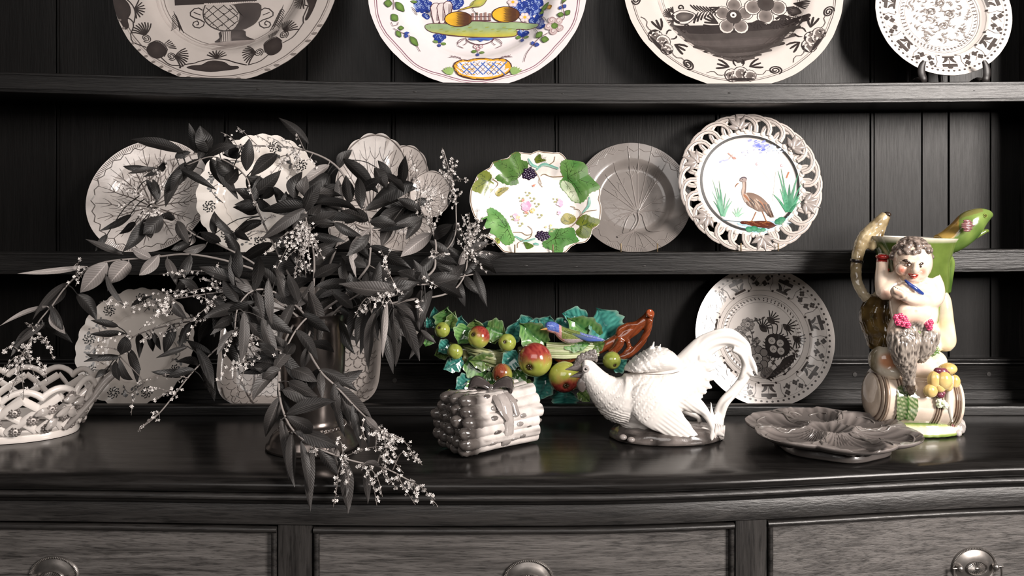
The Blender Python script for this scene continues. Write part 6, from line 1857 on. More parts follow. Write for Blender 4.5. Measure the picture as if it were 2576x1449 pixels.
# ------------------------------------------------------------------ figure jug
JD = 1.300
jug = thing('figure_jug', 'tall painted pottery jug with a grinning figure on a striped barrel and green spout', 'jug', (X(2296, JD), JD, 0.0006))
def JP(zx, zy, dy=0.0):
    return W(2100 + zx / 4.025, 500 + zy / 4.025, JD + dy)
JU = JD / FPX / 4.025
def js(mb, pts, n=24, seg=18, up=(0, 1, 0), col=WHITE):
    mb.sweep([JP(x, y, (d[0] if d else 0)) for x, y, a, b, *d in pts], [(a * JU, b * JU) for x, y, a, b, *d in pts], seg, n=n, up=up, col=col)
def jpart(name, mb, parent=jug, mat=None, sm=60): return obj(name, local_mb(mb, jug), mat or MAJOLICA, parent, sm)
def jzone(co, D):
    zx = ((co[:, 0] * FPX / co[:, 1] + CX) - 2100) * 4.025
    zy = ((ZC - co[:, 2]) * FPX / co[:, 1] + HY - 500) * 4.025
    return zx, zy
def jrem(name, mb, vox, sm, colf, disp=None, parent=jug):
    co, no, fs = remesh(mb, vox, sm)
    zx, zy = jzone(co, JD)
    if disp is not None: co = co + no * disp(co, zx, zy)[:, None]
    c = np.array([colf(q, n, x, y) for q, n, x, y in zip(co, no, zx, zy)])
    return link(name, mesh_from(co - np.array(jug.location), fs, c), MAJOLICA, parent, 180, False)
SKIN = S(238, 212, 190); SKIN2 = S(226, 168, 140); CRM = S(238, 226, 196)
# plinth
mb = MB()
rows = []; cols = []
for r, z, c_ in ((.95, 0, S(120, 138, 72)), (1.0, .0015, S(116, 140, 66)), (1.0, .0045, S(150, 166, 96)), (.985, .0060, CRM), (.965, .0150, CRM), (.955, .0175, S(180, 186, 120)), (.91, .0205, S(84, 112, 50)), (.7, .0225, S(90, 112, 58)), (.01, .0235, S(90, 112, 58))):
    for j in range(72):
        a = 2 * PI * j / 72
        cc = c_ if (a > PI and a < 2 * PI - .25) else mix(c_, S(196, 188, 184), .8)
        cols.append(cc)
    rows.append([(.0735 * r * math.cos(2 * PI * j / 72) + .0015, .050 * r * (1 + .02 * math.sin(9 * j)) * math.sin(2 * PI * j / 72), z) for j in range(72)])
mb.grid(rows, True, cols, caps=True); obj('plinth', mb, MAJOLICA, jug, 60)
# barrel with brown hoops
mb = MB(); pts = []; rad = []; cols = []
n = 110
axis0, axis1 = JP(330, 1980, -.012), JP(1190, 2050, -.012)
bands = [(395, 75, 4), (545, 80, 3), (915, 84, 3.5), (1100, 80, 3.5)]
for i in range(n + 1):
    t = i / n; zx = lerp(330, 1190, t)
    q = axis0.lerp(axis1, t); pts.append(q)
    bulge = math.sqrt(max(0, 1 - ((t - .5) * 1.25) ** 2))
    e = min(1, math.sqrt(max(0.0, 1 - max(0, (.10 - t) / .10) ** 2))) * min(1, math.sqrt(max(0.0, 1 - max(0, (t - .97) / .03) ** 2)))
    c_ = S(226, 208, 190); dr = 0
    for bx, bwd, k in bands:
        u = (zx - bx) / (bwd / 2)
        if abs(u) < 1.05:
            s_ = math.sin((u + 1) * PI * k); dr = .0014 * s_
            c_ = mix(S(84, 54, 40), S(226, 208, 188), .5 + .9 * s_)
    r = (235 + 45 * bulge) * JU * max(e, .02) + dr
    rad.append((r, r * 1.02)); cols.append(c_)
cols2 = [c for c in cols for _ in range(40)]
mb.sweep(pts, rad, 40, cols2); jpart('barrel', mb)
# green palm leaf on the barrel front
mb = MB()
def bpt(zx, zy, o=0.0):
    t = (zx - 330) / 860; q = axis0.lerp(axis1, t); bulge = math.sqrt(max(0, 1 - ((t - .5) * 1.25) ** 2)); r = (235 + 45 * bulge) * JU + o
    z = JP(zx, zy, -.05).z; dz = max(-r * .98, min(r * .98, z - q.z)); return Vector((JP(zx, zy, -.05).x, q.y - math.sqrt(r * r - dz * dz), z))
rows = []; cols = []
for i in range(17):
    v = i / 16; zy = lerp(1900, 2250, v); hw_ = 108 * (math.sin(PI * min(1, .18 + v * .62)) ** .5)
    for j in range(13):
        u = j / 12 * 2 - 1
        rib = abs(math.sin((v * 7 - abs(u) * 1.3) * PI)); mid = math.exp(-(u / .12) ** 2)
        cols.append(mix(S(206, 204, 168) if abs(u) > .15 else S(56, 92, 36), S(50, 88, 32), rib ** .6 if abs(u) > .15 else .7))
    rows.append([bpt(712 + hw_ * (j / 12 * 2 - 1), zy - 20 * (1 - abs(j / 12 * 2 - 1)), .002 + .0016 * abs(math.sin((v * 7 - abs(j / 12 * 2 - 1) * 1.3) * PI)) + .002 * math.exp(-((j / 12 * 2 - 1) / .12) ** 2)) for j in range(13)])
mb.grid(rows, False, cols); jpart('palm_leaf', mb)
# cream and peach rocks the figure sits on
mb = MB()
for x, y, a, b, dy in ((520, 1640, 175, 160, -.024), (900, 1690, 230, 140, -.022), (700, 1640, 260, 200, -.010), (560, 1740, 120, 90, -.030), (1000, 1640, 120, 110, -.022)):
    mb.ell(JP(x, y, dy), (a * JU, 150 * JU, b * JU), None, 20, 12)
def crock(q, n, x, y):
    k = noise.noise(Vector(q) * 60)
    c_ = mix(S(238, 226, 206), S(226, 160, 120), float(sstep(0, .6, 1 - math.hypot((x - 560) / 160, (y - 1640) / 110))) )
    c_ = mix(c_, S(240, 214, 200), float(sstep(0, 1, 1 - math.hypot((x - 880) / 200, (y - 1700) / 130))))
    return mix(c_, S(96, 84, 50), float(sstep(470, 400, x)) * .8 + .2 * max(0, k))
jrem('seat', mb, .0022, 4, crock)
# dark drape on the left
mb = MB()
js(mb, [(440, 980, 60, 60, -.01), (420, 1100, 130, 130, -.008), (400, 1250, 140, 150, -.006), (450, 1400, 130, 150, -.006), (520, 1540, 110, 130, -.010), (560, 1640, 60, 80, -.014)], 26)
js(mb, [(560, 950, 60, 60, -.02), (560, 1150, 90, 90, -.02), (560, 1400, 120, 110, -.02), (600, 1560, 110, 100, -.024)], 20)
def cdr(q, n, x, y):
    k = noise.noise(Vector(q) * 80); return mix(S(58, 44, 22), S(128, 104, 58), .42 + .9 * k)
jrem('dark_drape', mb, .0020, 3, cdr, lambda co, x, y: .0016 * np.sin(x * .045 + np.sin(y * .012) * 2) + .0010 * vnoise(co, 160, 3))
# cream wineskin on the right
mb = MB()
js(mb, [(1060, 930, 50, 60, -.004), (1080, 1010, 84, 90, -.006), (1085, 1120, 96, 110, -.006), (1085, 1250, 110, 120, -.006), (1095, 1400, 122, 125, -.006), (1110, 1480, 108, 110, -.006), (1120, 1540, 50, 60, -.006)], 30)
js(mb, [(960, 1250, 60, 80, -.010), (980, 1450, 80, 90, -.010), (1000, 1560, 60, 70, -.012)], 16)
def csk(q, n, x, y):
    k = noise.noise(Vector(q) * 70); return mix(mix(S(238, 216, 172), S(244, 232, 206), .5 + k), S(206, 196, 180), float(sstep(1230, 1100, y)) * .5)
jrem('wineskin', mb, .0022, 4, csk)
# the green jug body, hollow, with an uneven mouth
mb = MB(); rows = []; cols = []
def mouth_z(a):   # rim rises towards the spout (right) 
    return 0.0
ctr = [(790, 372, 448, 300), (790, 430, 420, 290), (800, 520, 385, 270), (805, 620, 350, 255), (810, 720, 335, 250), (815, 850, 330, 245), (815, 950, 322, 240), (800, 1100, 300, 235), (790, 1300, 290, 235), (780, 1560, 280, 230), (770, 1800, 250, 210)]
inn = [(790, 374, 430, 284), (795, 440, 395, 268), (800, 560, 350, 240), (810, 750, 310, 220), (810, 1000, 280, 200)]
for x, y, a, b in inn[::-1] + ctr:
    c = JP(x, y, .012); row = []
    for j in range(56):
        th = 2 * PI * j / 56
        q = c + Vector((a * JU * math.cos(th), b * JU * math.sin(th), 0))
        if y < 460: q.z -= (.0045 * (math.cos(th) * .5 + .5) if y < 400 else .002) 
        row.append(q)
        k = noise.noise(q * 34); k2 = noise.noise(q * 90 + Vector((5, 0, 0)))
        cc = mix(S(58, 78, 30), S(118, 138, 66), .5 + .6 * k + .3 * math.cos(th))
        if k2 > .42 and math.cos(th) < 0: cc = S(214, 206, 160)
        if y < 380: cc = S(232, 222, 206)
        cols.append(cc)
    rows.append(row)
# inner rows: cream interior
cols = [S(206, 190, 130) if i < 56 * 4 else c for i, c in enumerate(cols)]
mb.grid(rows, True, cols, caps=True); jpart('jug_vessel', mb)
# fish-head spout
mb = MB()
js(mb, [(1060, 470, 110, 120, .010), (1180, 420, 130, 130, .010), (1290, 340, 140, 125, .008), (1380, 250, 140, 110, .006), (1470, 190, 104, 84, .006), (1550, 165, 60, 52, .006), (1600, 168, 18, 18, .006)], 30, 22)
js(mb, [(1090, 560, 60, 90, .006), (1160, 640, 46, 70, .006), (1130, 800, 60, 70, .006), (1120, 950, 50, 60, .006)], 20)
def cfish(q, n, x, y):
    k = noise.noise(Vector(q) * 46)
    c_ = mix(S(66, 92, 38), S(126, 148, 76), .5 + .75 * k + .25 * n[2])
    # yellow mouth of the fish opening over the jug
    if x < 1258 and (x - 1095) * .75 + (y - 390) * .66 < 92 and y < 400: c_ = S(170, 140, 74)
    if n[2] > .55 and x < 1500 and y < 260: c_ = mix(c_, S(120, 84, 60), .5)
    return c_
sp = jrem('fish_spout', mb, .0018, 3, cfish)
mb = MB(); js(mb, [(1420, 385, 26, 30, .004), (1490, 345, 24, 26, .004), (1545, 322, 16, 16, .004), (1556, 338, 4, 4, .004)], 12, 10, col=S(104, 124, 58)); jpart('lower_lip', mb, sp)
mb = MB()
fr_ = Vector((-.2, -1, .15)).to_track_quat('Z', 'Y').to_matrix()
for k in range(7):
    mb.ell(JP(1338 + (k % 2) * 10, 222 + k * 17, -.0205), ((70 - abs(k - 3) * 10) * JU, .0022, 11 * JU), None, 14, 8, S(128, 84, 88) if k % 2 else S(150, 104, 104))
jpart('gill_fin', mb, sp)
mb = MB(); e = JP(1525, 172, -.0075); mb.lathe([(.0001, .0012), (.0012, .0010), (.0016, .0002), (.0026, .0008), (.0033, .0002), (.0036, -.001)], 18, (0, 0, 0), rot=fr_, col=[*[S(90, 90, 40)] * 54, *[S(150, 170, 84)] * 54]); mb.v = [tuple(Vector(v) + e) for v in mb.v]; jpart('fish_eye', mb, sp)
# branch handle
mb = MB()
js(mb, [(520, 165, 52, 52, .012), (490, 200, 62, 60, .012), (430, 262, 66, 62, .012), (345, 340, 68, 64, .012), (280, 420, 66, 62, .012), (240, 530, 62, 60, .012), (222, 640, 58, 58, .010), (216, 760, 54, 56, .008), (232, 860, 52, 54, .004), (280, 950, 52, 54, .000), (345, 1030, 50, 52, -.004), (410, 1060, 40, 46, -.004)], 60)
js(mb, [(510, 200, 44, 44, .012), (470, 290, 50, 48, .012), (430, 370, 56, 54, .012), (400, 440, 52, 60, .010), (360, 520, 30, 40, .010)], 20)
js(mb, [(330, 1020, 30, 36, -.004), (400, 980, 26, 40, -.004), (450, 930, 20, 30, -.004)], 12)
def chd(q, n, x, y):
    k = noise.noise(Vector(q) * 70); k2 = noise.noise(Vector((q[0] * 160, q[1] * 160, q[2] * 50)))
    c_ = mix(S(96, 76, 46), S(202, 184, 146), .5 + .7 * k + .35 * k2)
    return mix(c_, S(216, 204, 180), float(sstep(700, 950, y)) * .5)
hd = jrem('handle', mb, .0017, 3, chd, lambda co, x, y: .0008 * vnoise(co, 200, 5))
mb = MB(); t0 = JP(530, 160, .010); mb.ell(t0, (40 * JU, 42 * JU, 30 * JU), None, 14, 8, S(52, 42, 36)); jpart('handle_end', mb, hd)
mb = MB(); c0 = JP(221, 632, .010)
mb.lathe([(60 * JU, -16 * JU), (66 * JU, -14 * JU), (68 * JU, 0), (66 * JU, 14 * JU), (60 * JU, 16 * JU)], 26, (0, 0, 0), rot=Vector((.18, 0, 1)).to_track_quat('Z', 'Y').to_matrix(), col=S(34, 28, 26)); mb.v = [tuple(Vector(v) + c0) for v in mb.v]; jpart('black_ring', mb, hd)
# ---- the seated figure: one continuous body
mb = MB()
FY = -.052
# head
mb.ell(JP(790, 640, FY - .006), (178 * JU, 165 * JU, 205 * JU), None, 28, 20)
mb.ell(JP(800, 745, FY - .012), (135 * JU, 120 * JU, 100 * JU), None, 24, 16)
mb.ell(JP(680, 715, FY - .020), (62 * JU, 60 * JU, 62 * JU), None, 16, 12); mb.ell(JP(892, 740, FY - .020), (56 * JU, 56 * JU, 58 * JU), None, 16, 12)
mb.ell(JP(795, 815, FY - .022), (62 * JU, 40 * JU, 36 * JU), None, 16, 12)
js(mb, [(815, 650, 26, 26, FY - .032), (820, 695, 34, 34, FY - .036), (818, 728, 44, 38, FY - .037), (815, 745, 22, 20, FY - .033)], 10, 12)
mb.ell(JP(625, 680, FY + .002), (30 * JU, 40 * JU, 60 * JU), None, 12, 10)
for x, y, w in ((735, 640, 80), (870, 652, 70)): mb.ell(JP(x, y, FY - .026), (w * JU, 24 * JU, 18 * JU), Matrix.Rotation(.15, 3, 'Y'), 14, 8)
js(mb, [(800, 830, 110, 110, FY + .004), (800, 900, 190, 120, FY)], 8)
# torso
js(mb, [(800, 800, 190, 110, FY + .006), (800, 900, 235, 135, FY + .002), (795, 1010, 232, 145, FY), (800, 1110, 228, 160, FY - .002), (810, 1210, 218, 165, FY - .002), (815, 1300, 190, 140, FY + .004)], 24, 24)
mb.ell(JP(720, 930, FY - .018), (95 * JU, 50 * JU, 75 * JU), None, 16, 12); mb.ell(JP(900, 925, FY - .016), (90 * JU, 46 * JU, 72 * JU), None, 16, 12)
mb.ell(JP(805, 1150, FY - .022), (170 * JU, 70 * JU, 120 * JU), None, 20, 14)
# his raised arm holding the vessel
js(mb, [(640, 830, 110, 105, FY + .006), (570, 880, 95, 92, FY + .002), (515, 940, 84, 82, FY - .002), (495, 930, 78, 78, FY + .000), (476, 820, 66, 66, FY + .006), (478, 700, 58, 58, FY + .012), (482, 640, 60, 54, FY + .016), (492, 570, 56, 48, FY + .020)], 34)
# arm folded across the belly
js(mb, [(960, 820, 110, 105, FY + .004), (1010, 900, 92, 92, FY + .000), (1020, 990, 82, 80, FY - .004), (980, 1035, 76, 74, FY - .012), (880, 1035, 68, 66, FY - .022), (780, 1012, 60, 58, FY - .030), (700, 985, 52, 50, FY - .034)], 34)
mb.ell(JP(640, 950, FY - .034), (78 * JU, 46 * JU, 66 * JU), Matrix.Rotation(.5, 3, 'Y'), 18, 12)
for k, (x, y, x2, y2) in enumerate(((602, 915, 585, 880), (625, 925, 612, 895), (650, 935, 640, 905), (672, 945, 668, 920), (690, 965, 700, 945))):
    js(mb, [(x, y + 34, 17, 17, FY - .040), (x, y, 16, 16, FY - .043), (x2, y2 + 6, 12, 12, FY - .041)], 8, 10)
# furry legs
js(mb, [(720, 1270, 150, 140, FY + .002), (690, 1370, 148, 135, FY - .010), (690, 1480, 140, 125, FY - .016), (710, 1600, 116, 100, FY - .016), (735, 1720, 80, 76, FY - .012), (750, 1830, 58, 58, FY - .008), (756, 1920, 54, 54, FY - .008), (780, 1945, 46, 50, FY - .014)], 40)
js(mb, [(910, 1290, 125, 120, FY + .000), (925, 1380, 122, 115, FY - .008), (905, 1470, 112, 104, FY - .012), (870, 1560, 86, 84, FY - .010), (840, 1630, 56, 60, FY - .004)], 26)
def fur(y, x): return float(sstep(1240, 1310, y - abs(x - 815) * -.10))
def cfig(q, n, x, y):
    k = noise.noise(Vector(q) * 60); kk = noise.noise(Vector((q[0] * 420, q[1] * 420, q[2] * 110)))
    c_ = mix(SKIN, S(244, 226, 208), .4 + k)
    for cx_, cy_, r, s_ in ((680, 722, 70, .85), (895, 742, 62, .75), (800, 820, 90, .35), (825, 1135, 26, .5), (600, 700, 30, .3), (640, 950, 60, .3), (515, 960, 90, .35), (820, 1240, 110, .35)):
        c_ = mix(c_, S(206, 96, 72), s_ * float(sstep(1, 0, math.hypot(x - cx_, y - cy_) / r)) * (1 if n[1] < -.1 else .3))
    f = float(sstep(1265, 1330, y + 60 * math.cos((x - 815) * .012)))
    if f > 0: c_ = mix(c_, mix(S(66, 58, 54), S(196, 184, 172), .48 + 1.0 * kk), f)
    if y > 1890: c_ = S(70, 60, 52)
    if x < 530 and y < 640: c_ = S(150, 40, 34) if y > 560 or y < 520 else c_
    return c_
def dfig(co, x, y):
    f = sstep(1280, 1340, y)
    kk = np.array([noise.noise((q[0] * 420, q[1] * 420, q[2] * 110)) for q in co])
    return f * kk * .0022
fig = jrem('figure_body', mb, .00155, 4, cfig, dfig)
# hair of thick curls
mb = MB()
rr = random.Random(6)
for i in range(150):
    a = rr.uniform(-2.9, 2.9); e = rr.uniform(.18, 1.45)
    v = Vector((math.cos(e) * math.sin(a), -math.cos(e) * math.cos(a), math.sin(e)))
    fr1 = .42 + .12 * math.cos(a * 2)
    if v.y < -.2 and e < .42: continue
    c0 = JP(785, 635, FY - .004)
    mb.ell(c0 + Vector((v.x * 190 * JU, v.y * 172 * JU, v.z * 218 * JU)), (30 * JU, 30 * JU, 34 * JU), None, 10, 8)
mb.ell(JP(785, 600, FY + .002), (188 * JU, 150 * JU, 190 * JU), None, 24, 16)
co, no, fs = remesh(mb, .0014, 1)
x_, y_ = jzone(co, JD)
c0 = JP(785, 640, FY - .006)
keepz = np.where((co[:, 1] < c0.y - .006) & (co[:, 2] < JP(0, 560, FY).z), 1, 0)
co = np.where(keepz[:, None] == 1, np.array(c0) + (co - np.array(c0)) * .80, co)
c = np.array([mix(S(74, 62, 56), S(164, 148, 138), .5 + 1.0 * noise.noise(Vector(q) * 260)) for q in co])
link('hair', mesh_from(co - np.array(jug.location), fs, c), MAJOLICA, fig, 180, False)
# face details
def face(name, pts, r, col, dy=0, n=14):
    mb = MB(); js(mb, [(x, y, a, a * .6, FY + d) for (x, y, d), a in zip(pts, r)], n, 8, col=col); return jpart(name, mb, fig)
face('eyebrow', [(682, 628, -.0285), (725, 625, -.0315), (775, 655, -.0325)], [5, 12, 4], S(56, 40, 34))
face('eyebrow', [(850, 672, -.0325), (885, 655, -.0310), (918, 658, -.0270)], [4, 11, 4], S(56, 40, 34))
for x, y, d in ((742, 668, -.0290), (872, 684, -.0290)):
    mb = MB(); mb.ell(JP(x, y, FY + d), (30 * JU, 14 * JU, 17 * JU), None, 14, 10, S(236, 228, 220)); ey = jpart('eye', mb, fig)
    mb = MB(); mb.ell(JP(x - 2, y, FY + d - .0016), (12 * JU, 8 * JU, 13 * JU), None, 12, 8, S(48, 34, 24)); jpart('iris', mb, ey)
    face('eyelid', [(x - 34, y - 2, d - .0006), (x, y - 18, d - .0018), (x + 34, y - 2, d - .0006)], [4, 6, 4], S(96, 66, 52))
face('mouth', [(745, 762, -.0285), (775, 778, -.0310), (810, 782, -.0318), (845, 774, -.0300)], [4, 14, 14, 4], S(120, 34, 30))
face('upper_lip', [(742, 758, -.0292), (790, 770, -.0322), (846, 770, -.0305)], [4, 9, 4], S(206, 92, 76))
face('lower_lip', [(765, 785, -.0298), (808, 797, -.0322), (838, 785, -.0300)], [4, 11, 4], S(206, 92, 76))
face('teeth', [(768, 774, -.0316), (805, 778, -.0328), (832, 775, -.0312)], [3, 6, 3], S(240, 232, 222))
# blue sash
face('blue_sash', [(712, 822, -.0220), (760, 868, -.0275), (830, 920, -.0300), (890, 968, -.0260)], [10, 18, 20, 20], S(44, 66, 136), n=20)
face('blue_cord', [(975, 1060, -.0170), (985, 1110, -.0195), (1008, 1175, -.0150)], [5, 5, 5], S(70, 80, 170))
mb = MB()
for k in range(6): mb.ell(JP(600 + k * 17, 888 + k * 11, FY - .0435), (4.5 * JU, .0008, 5 * JU), None, 8, 6, S(40, 34, 32))
jpart('finger_hole', mb, fig); bpy.data.objects['finger_hole']['kind'] = 'stuff'
# red cuffs
for y in (585, 718):
    mb = MB(); c0 = JP(483, y, FY + .014); mb.lathe([(54 * JU, -20 * JU), (64 * JU, -14 * JU), (66 * JU, 0), (62 * JU, 12 * JU), (54 * JU, 16 * JU)], 22, (0, 0, 0), col=S(150, 36, 32)); mb.v = [tuple(Vector(v) + c0) for v in mb.v]; jpart('red_cuff', mb, fig)
# flowers at the waist
MAG, MAG2 = S(186, 44, 92), S(222, 96, 130)
def blooms(name, spots, r, c1, c2, dy):
    rr = random.Random(len(spots) + int(r))
    for x, y in spots:
        mb = MB()
        for k in range(7):
            a = k * 2 * PI / 6; mb.ell(JP(x + (0 if k == 6 else r * .6 * math.cos(a)), y + (0 if k == 6 else r * .6 * math.sin(a)), dy - (.002 if k == 6 else 0)), (r * .5 * JU, r * .4 * JU, r * .5 * JU), None, 10, 8, mix(c1, c2, rr.random()))
        jpart(name, mb)
blooms('pink_flower', [(625, 1205), (665, 1195), (705, 1220), (640, 1250), (690, 1262), (735, 1275)], 36, MAG, MAG2, FY - .030)
blooms('pink_flower', [(940, 1270), (965, 1255), (958, 1300)], 34, MAG, MAG2, FY - .026)
GRB = (S(90, 124, 64), S(176, 190, 134))
blooms('green_herb', [(990, 1500), (1020, 1530), (975, 1545), (1005, 1575), (1035, 1600), (990, 1610)], 40, *GRB, FY + .018)
blooms('green_herb', [(800, 1340), (830, 1370), (850, 1345)], 22, *GRB, FY - .020)
# fruit heap at the barrel's right end
def gourd(x, y, a, b, dy, c1, c2, lob=7, name='gourd'):
    mb = MB(); rows = []; cols = []
    for i in range(15):
        th = PI * i / 14
        for j in range(36):
            ph = 2 * PI * j / 36
            k = 1 - .13 * (1 - abs(math.sin(ph * lob / 2))) * math.sin(th)
            cols.append(mix(c1, c2, .5 + .5 * math.cos(th) * .6 + .3 * noise.noise((x + th, ph, y))))
        rows.append([JP(x, y, dy) + Vector((a * JU * max(math.sin(th), .01) * (1 - .13 * (1 - abs(math.sin(2 * PI * j / 36 * lob / 2)))) * math.cos(2 * PI * j / 36), a * .8 * JU * max(math.sin(th), .01) * math.sin(2 * PI * j / 36), -b * JU * math.cos(th))) for j in range(36)])
    mb.grid(rows, True, cols, caps=True); jpart(name, mb)
YG1, YG2 = S(206, 168, 92), S(236, 212, 150)
gourd(1010, 1835, 72, 88, -.062, YG1, YG2); gourd(1100, 1840, 84, 92, -.064, YG1, YG2); gourd(1060, 1905, 60, 56, -.064, YG1, YG2, 5); gourd(968, 1945, 68, 66, -.064, YG1, YG2, 5)
gourd(1150, 1720, 84, 58, -.046, YG1, YG2, 5); gourd(1212, 1850, 56, 68, -.040, YG1, YG2, 6); gourd(1210, 1980, 46, 58, -.036, YG1, YG2, 5); gourd(1150, 1890, 44, 60, -.060, YG1, YG2, 6)
PU1, PU2 = S(86, 34, 50), S(140, 76, 92)
for x, y, a, b in ((1045, 1745, 42, 36), (1090, 1755, 56, 42), (1130, 1775, 34, 34), (1068, 1985, 40, 36), (1090, 1965, 26, 24)):
    mb = MB(); mb.ell(JP(x, y, -.062), (a * JU, 36 * JU, b * JU), None, 16, 10, mix(PU1, PU2, (x % 7) / 7)); jpart('plum', mb)
blooms('white_flower', [(1055, 2050), (1095, 2070), (1120, 2095), (1060, 2085)], 34, S(236, 232, 220), S(206, 220, 176), -.060)
mb = MB(); js(mb, [(1178, 1800, 26, 26, -.050), (1172, 1900, 26, 24, -.056), (1160, 2020, 34, 28, -.056), (1165, 2150, 30, 30, -.052), (1180, 2250, 16, 20, -.046)], 20, 12, col=S(244, 238, 228)); jpart('white_strap', mb)
blooms('pink_flower', [(1205, 2245), (1225, 2275), (1195, 2285)], 22, S(206, 60, 120), S(236, 150, 180), -.040)
# rocky white tuft at the right of the plinth
mb = MB()
for i in range(26):
    a = rr.uniform(-.9, .9); z = rr.uniform(0.004, .055)
    mb.ell((jug.location.x + .066 * math.cos(a) * (1 - z * 2), JD + .040 * math.sin(a) * (1 - z * 2) - .01, z), rr.uniform(.006, .010), None, 8, 6)
jrem('rock_tuft', mb, .0016, 1, lambda q, n, x, y: mix(S(206, 200, 196), S(150, 142, 138), .4 + .8 * noise.noise(Vector(q) * 160)))
# ------------------------------------------------------------------ leafy flowering branches in the vase
FR = random.Random(21)
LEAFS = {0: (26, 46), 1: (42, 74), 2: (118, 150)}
class Sprig:
    def __init__(s, label, pts, r0, dens, pan=(), tstart=.28, spread=1.0):
        pts = [(787 + (pts[0][0] - 787) * .4, 905, 1.215)] + list(pts)
        s.pts3 = catmull([(x, y, D) for x, y, D in pts], 60)
        s.P = [W(*q) for q in s.pts3]
        b = s.P[0]
        s.root = thing('leafy_sprig', label, 'sprig', b, group='leafy sprigs in the vase')
        mb = MB()
        n = len(s.P)
        rad = [lerp(r0, .0009, (i / (n - 1)) ** .8) for i in range(n)]
        mb.sweep(s.P, rad, 7, mix(S(96, 90, 86), S(168, 160, 156), .55))
        s.stem = obj('stem', local_mb(mb, s.root), STEMM, s.root, 180)
        s.dens, s.pan, s.t0, s.spread = dens, pan, tstart, spread
    def near(s, x, y):
        k = min(range(len(s.pts3)), key=lambda i: math.hypot(s.pts3[i][0] - x, s.pts3[i][1] - y))
        return math.hypot(s.pts3[k][0] - x, s.pts3[k][1] - y), k

def leaf_obj(sp, B, T, w, shade, bow=0.0, roll=None, attach=None):
    ax = T - B; L = ax.length; a = ax.normalized()
    view = ((B + T) * .5 - Vector((0, 0, ZC))).normalized()
    side = a.cross(view).normalized()
    roll = FR.uniform(-.75, .75) if roll is None else roll
    side = Matrix.Rotation(roll, 3, a) @ side
    nr = side.cross(a).normalized()
    w = 1.06 * w / max(.62, math.cos(roll))
    inpl = a.cross(view).normalized()
    bend = FR.uniform(-.14, .22) * L
    fold = FR.uniform(.18, .55)
    ph = FR.uniform(0, 6)
    lo, hi = LEAFS[shade]
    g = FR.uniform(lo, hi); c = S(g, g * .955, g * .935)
    NU, NV = 13, 5
    verts = []; uvs = []; cols = []; faces = []
    for i in range(NU):
        u = i / (NU - 1)
        prof = max(.03, (math.sin(PI * min(1.0, .04 + u * .96)) ** .85) * (1.12 - .35 * u)) if u > .06 else .06
        if i == NU - 1: prof = .02
        mid = B + ax * u + inpl * (bow * L * 4 * u * (1 - u)) + nr * (bend * 4 * u * (1 - u)) - Vector((0, 0, .12 * L * u * u * abs(a.x) - .04 * L * abs(a.x) * u))
        for j in range(NV):
            v = j / (NV - 1) * 2 - 1
            q = mid + side * (v * w * .5 * prof) + nr * (fold * abs(v) ** 1.3 * w * .5 * prof + .06 * w * math.sin(u * 9 + ph) * abs(v))
            verts.append(q); uvs.append((v, u * L * 13.0)); cols.append(c)
    for i in range(NU - 1):
        for j in range(NV - 1):
            k = i * NV + j; faces.append((k, k + 1, k + 1 + NV, k + NV))
    mb = MB(); mb.add(verts, faces, cols)
    if attach is not None:
        d = B - attach
        if d.length > .002:
            o0 = len(mb.v)
            mid = attach.lerp(B, .5) + Vector((0, 0, .12 * d.length))
            mb.sweep([attach, mid, B + ax * .03], [.0009, .0008, .0007], 5, c, n=6)
            uvs += [(.5, 0.0)] * (len(mb.v) - o0)
    local_mb(mb, sp.root)
    me = mb.data('leaf')
    ul = me.uv_layers.new(name='UVMap')
    li = np.empty(len(me.loops), np.int32); me.loops.foreach_get('vertex_index', li)
    ul.data.foreach_set('uv', np.array(uvs, np.float32)[li].ravel())
    return link('leaf', me, LEAFM, sp.root, 180, False)

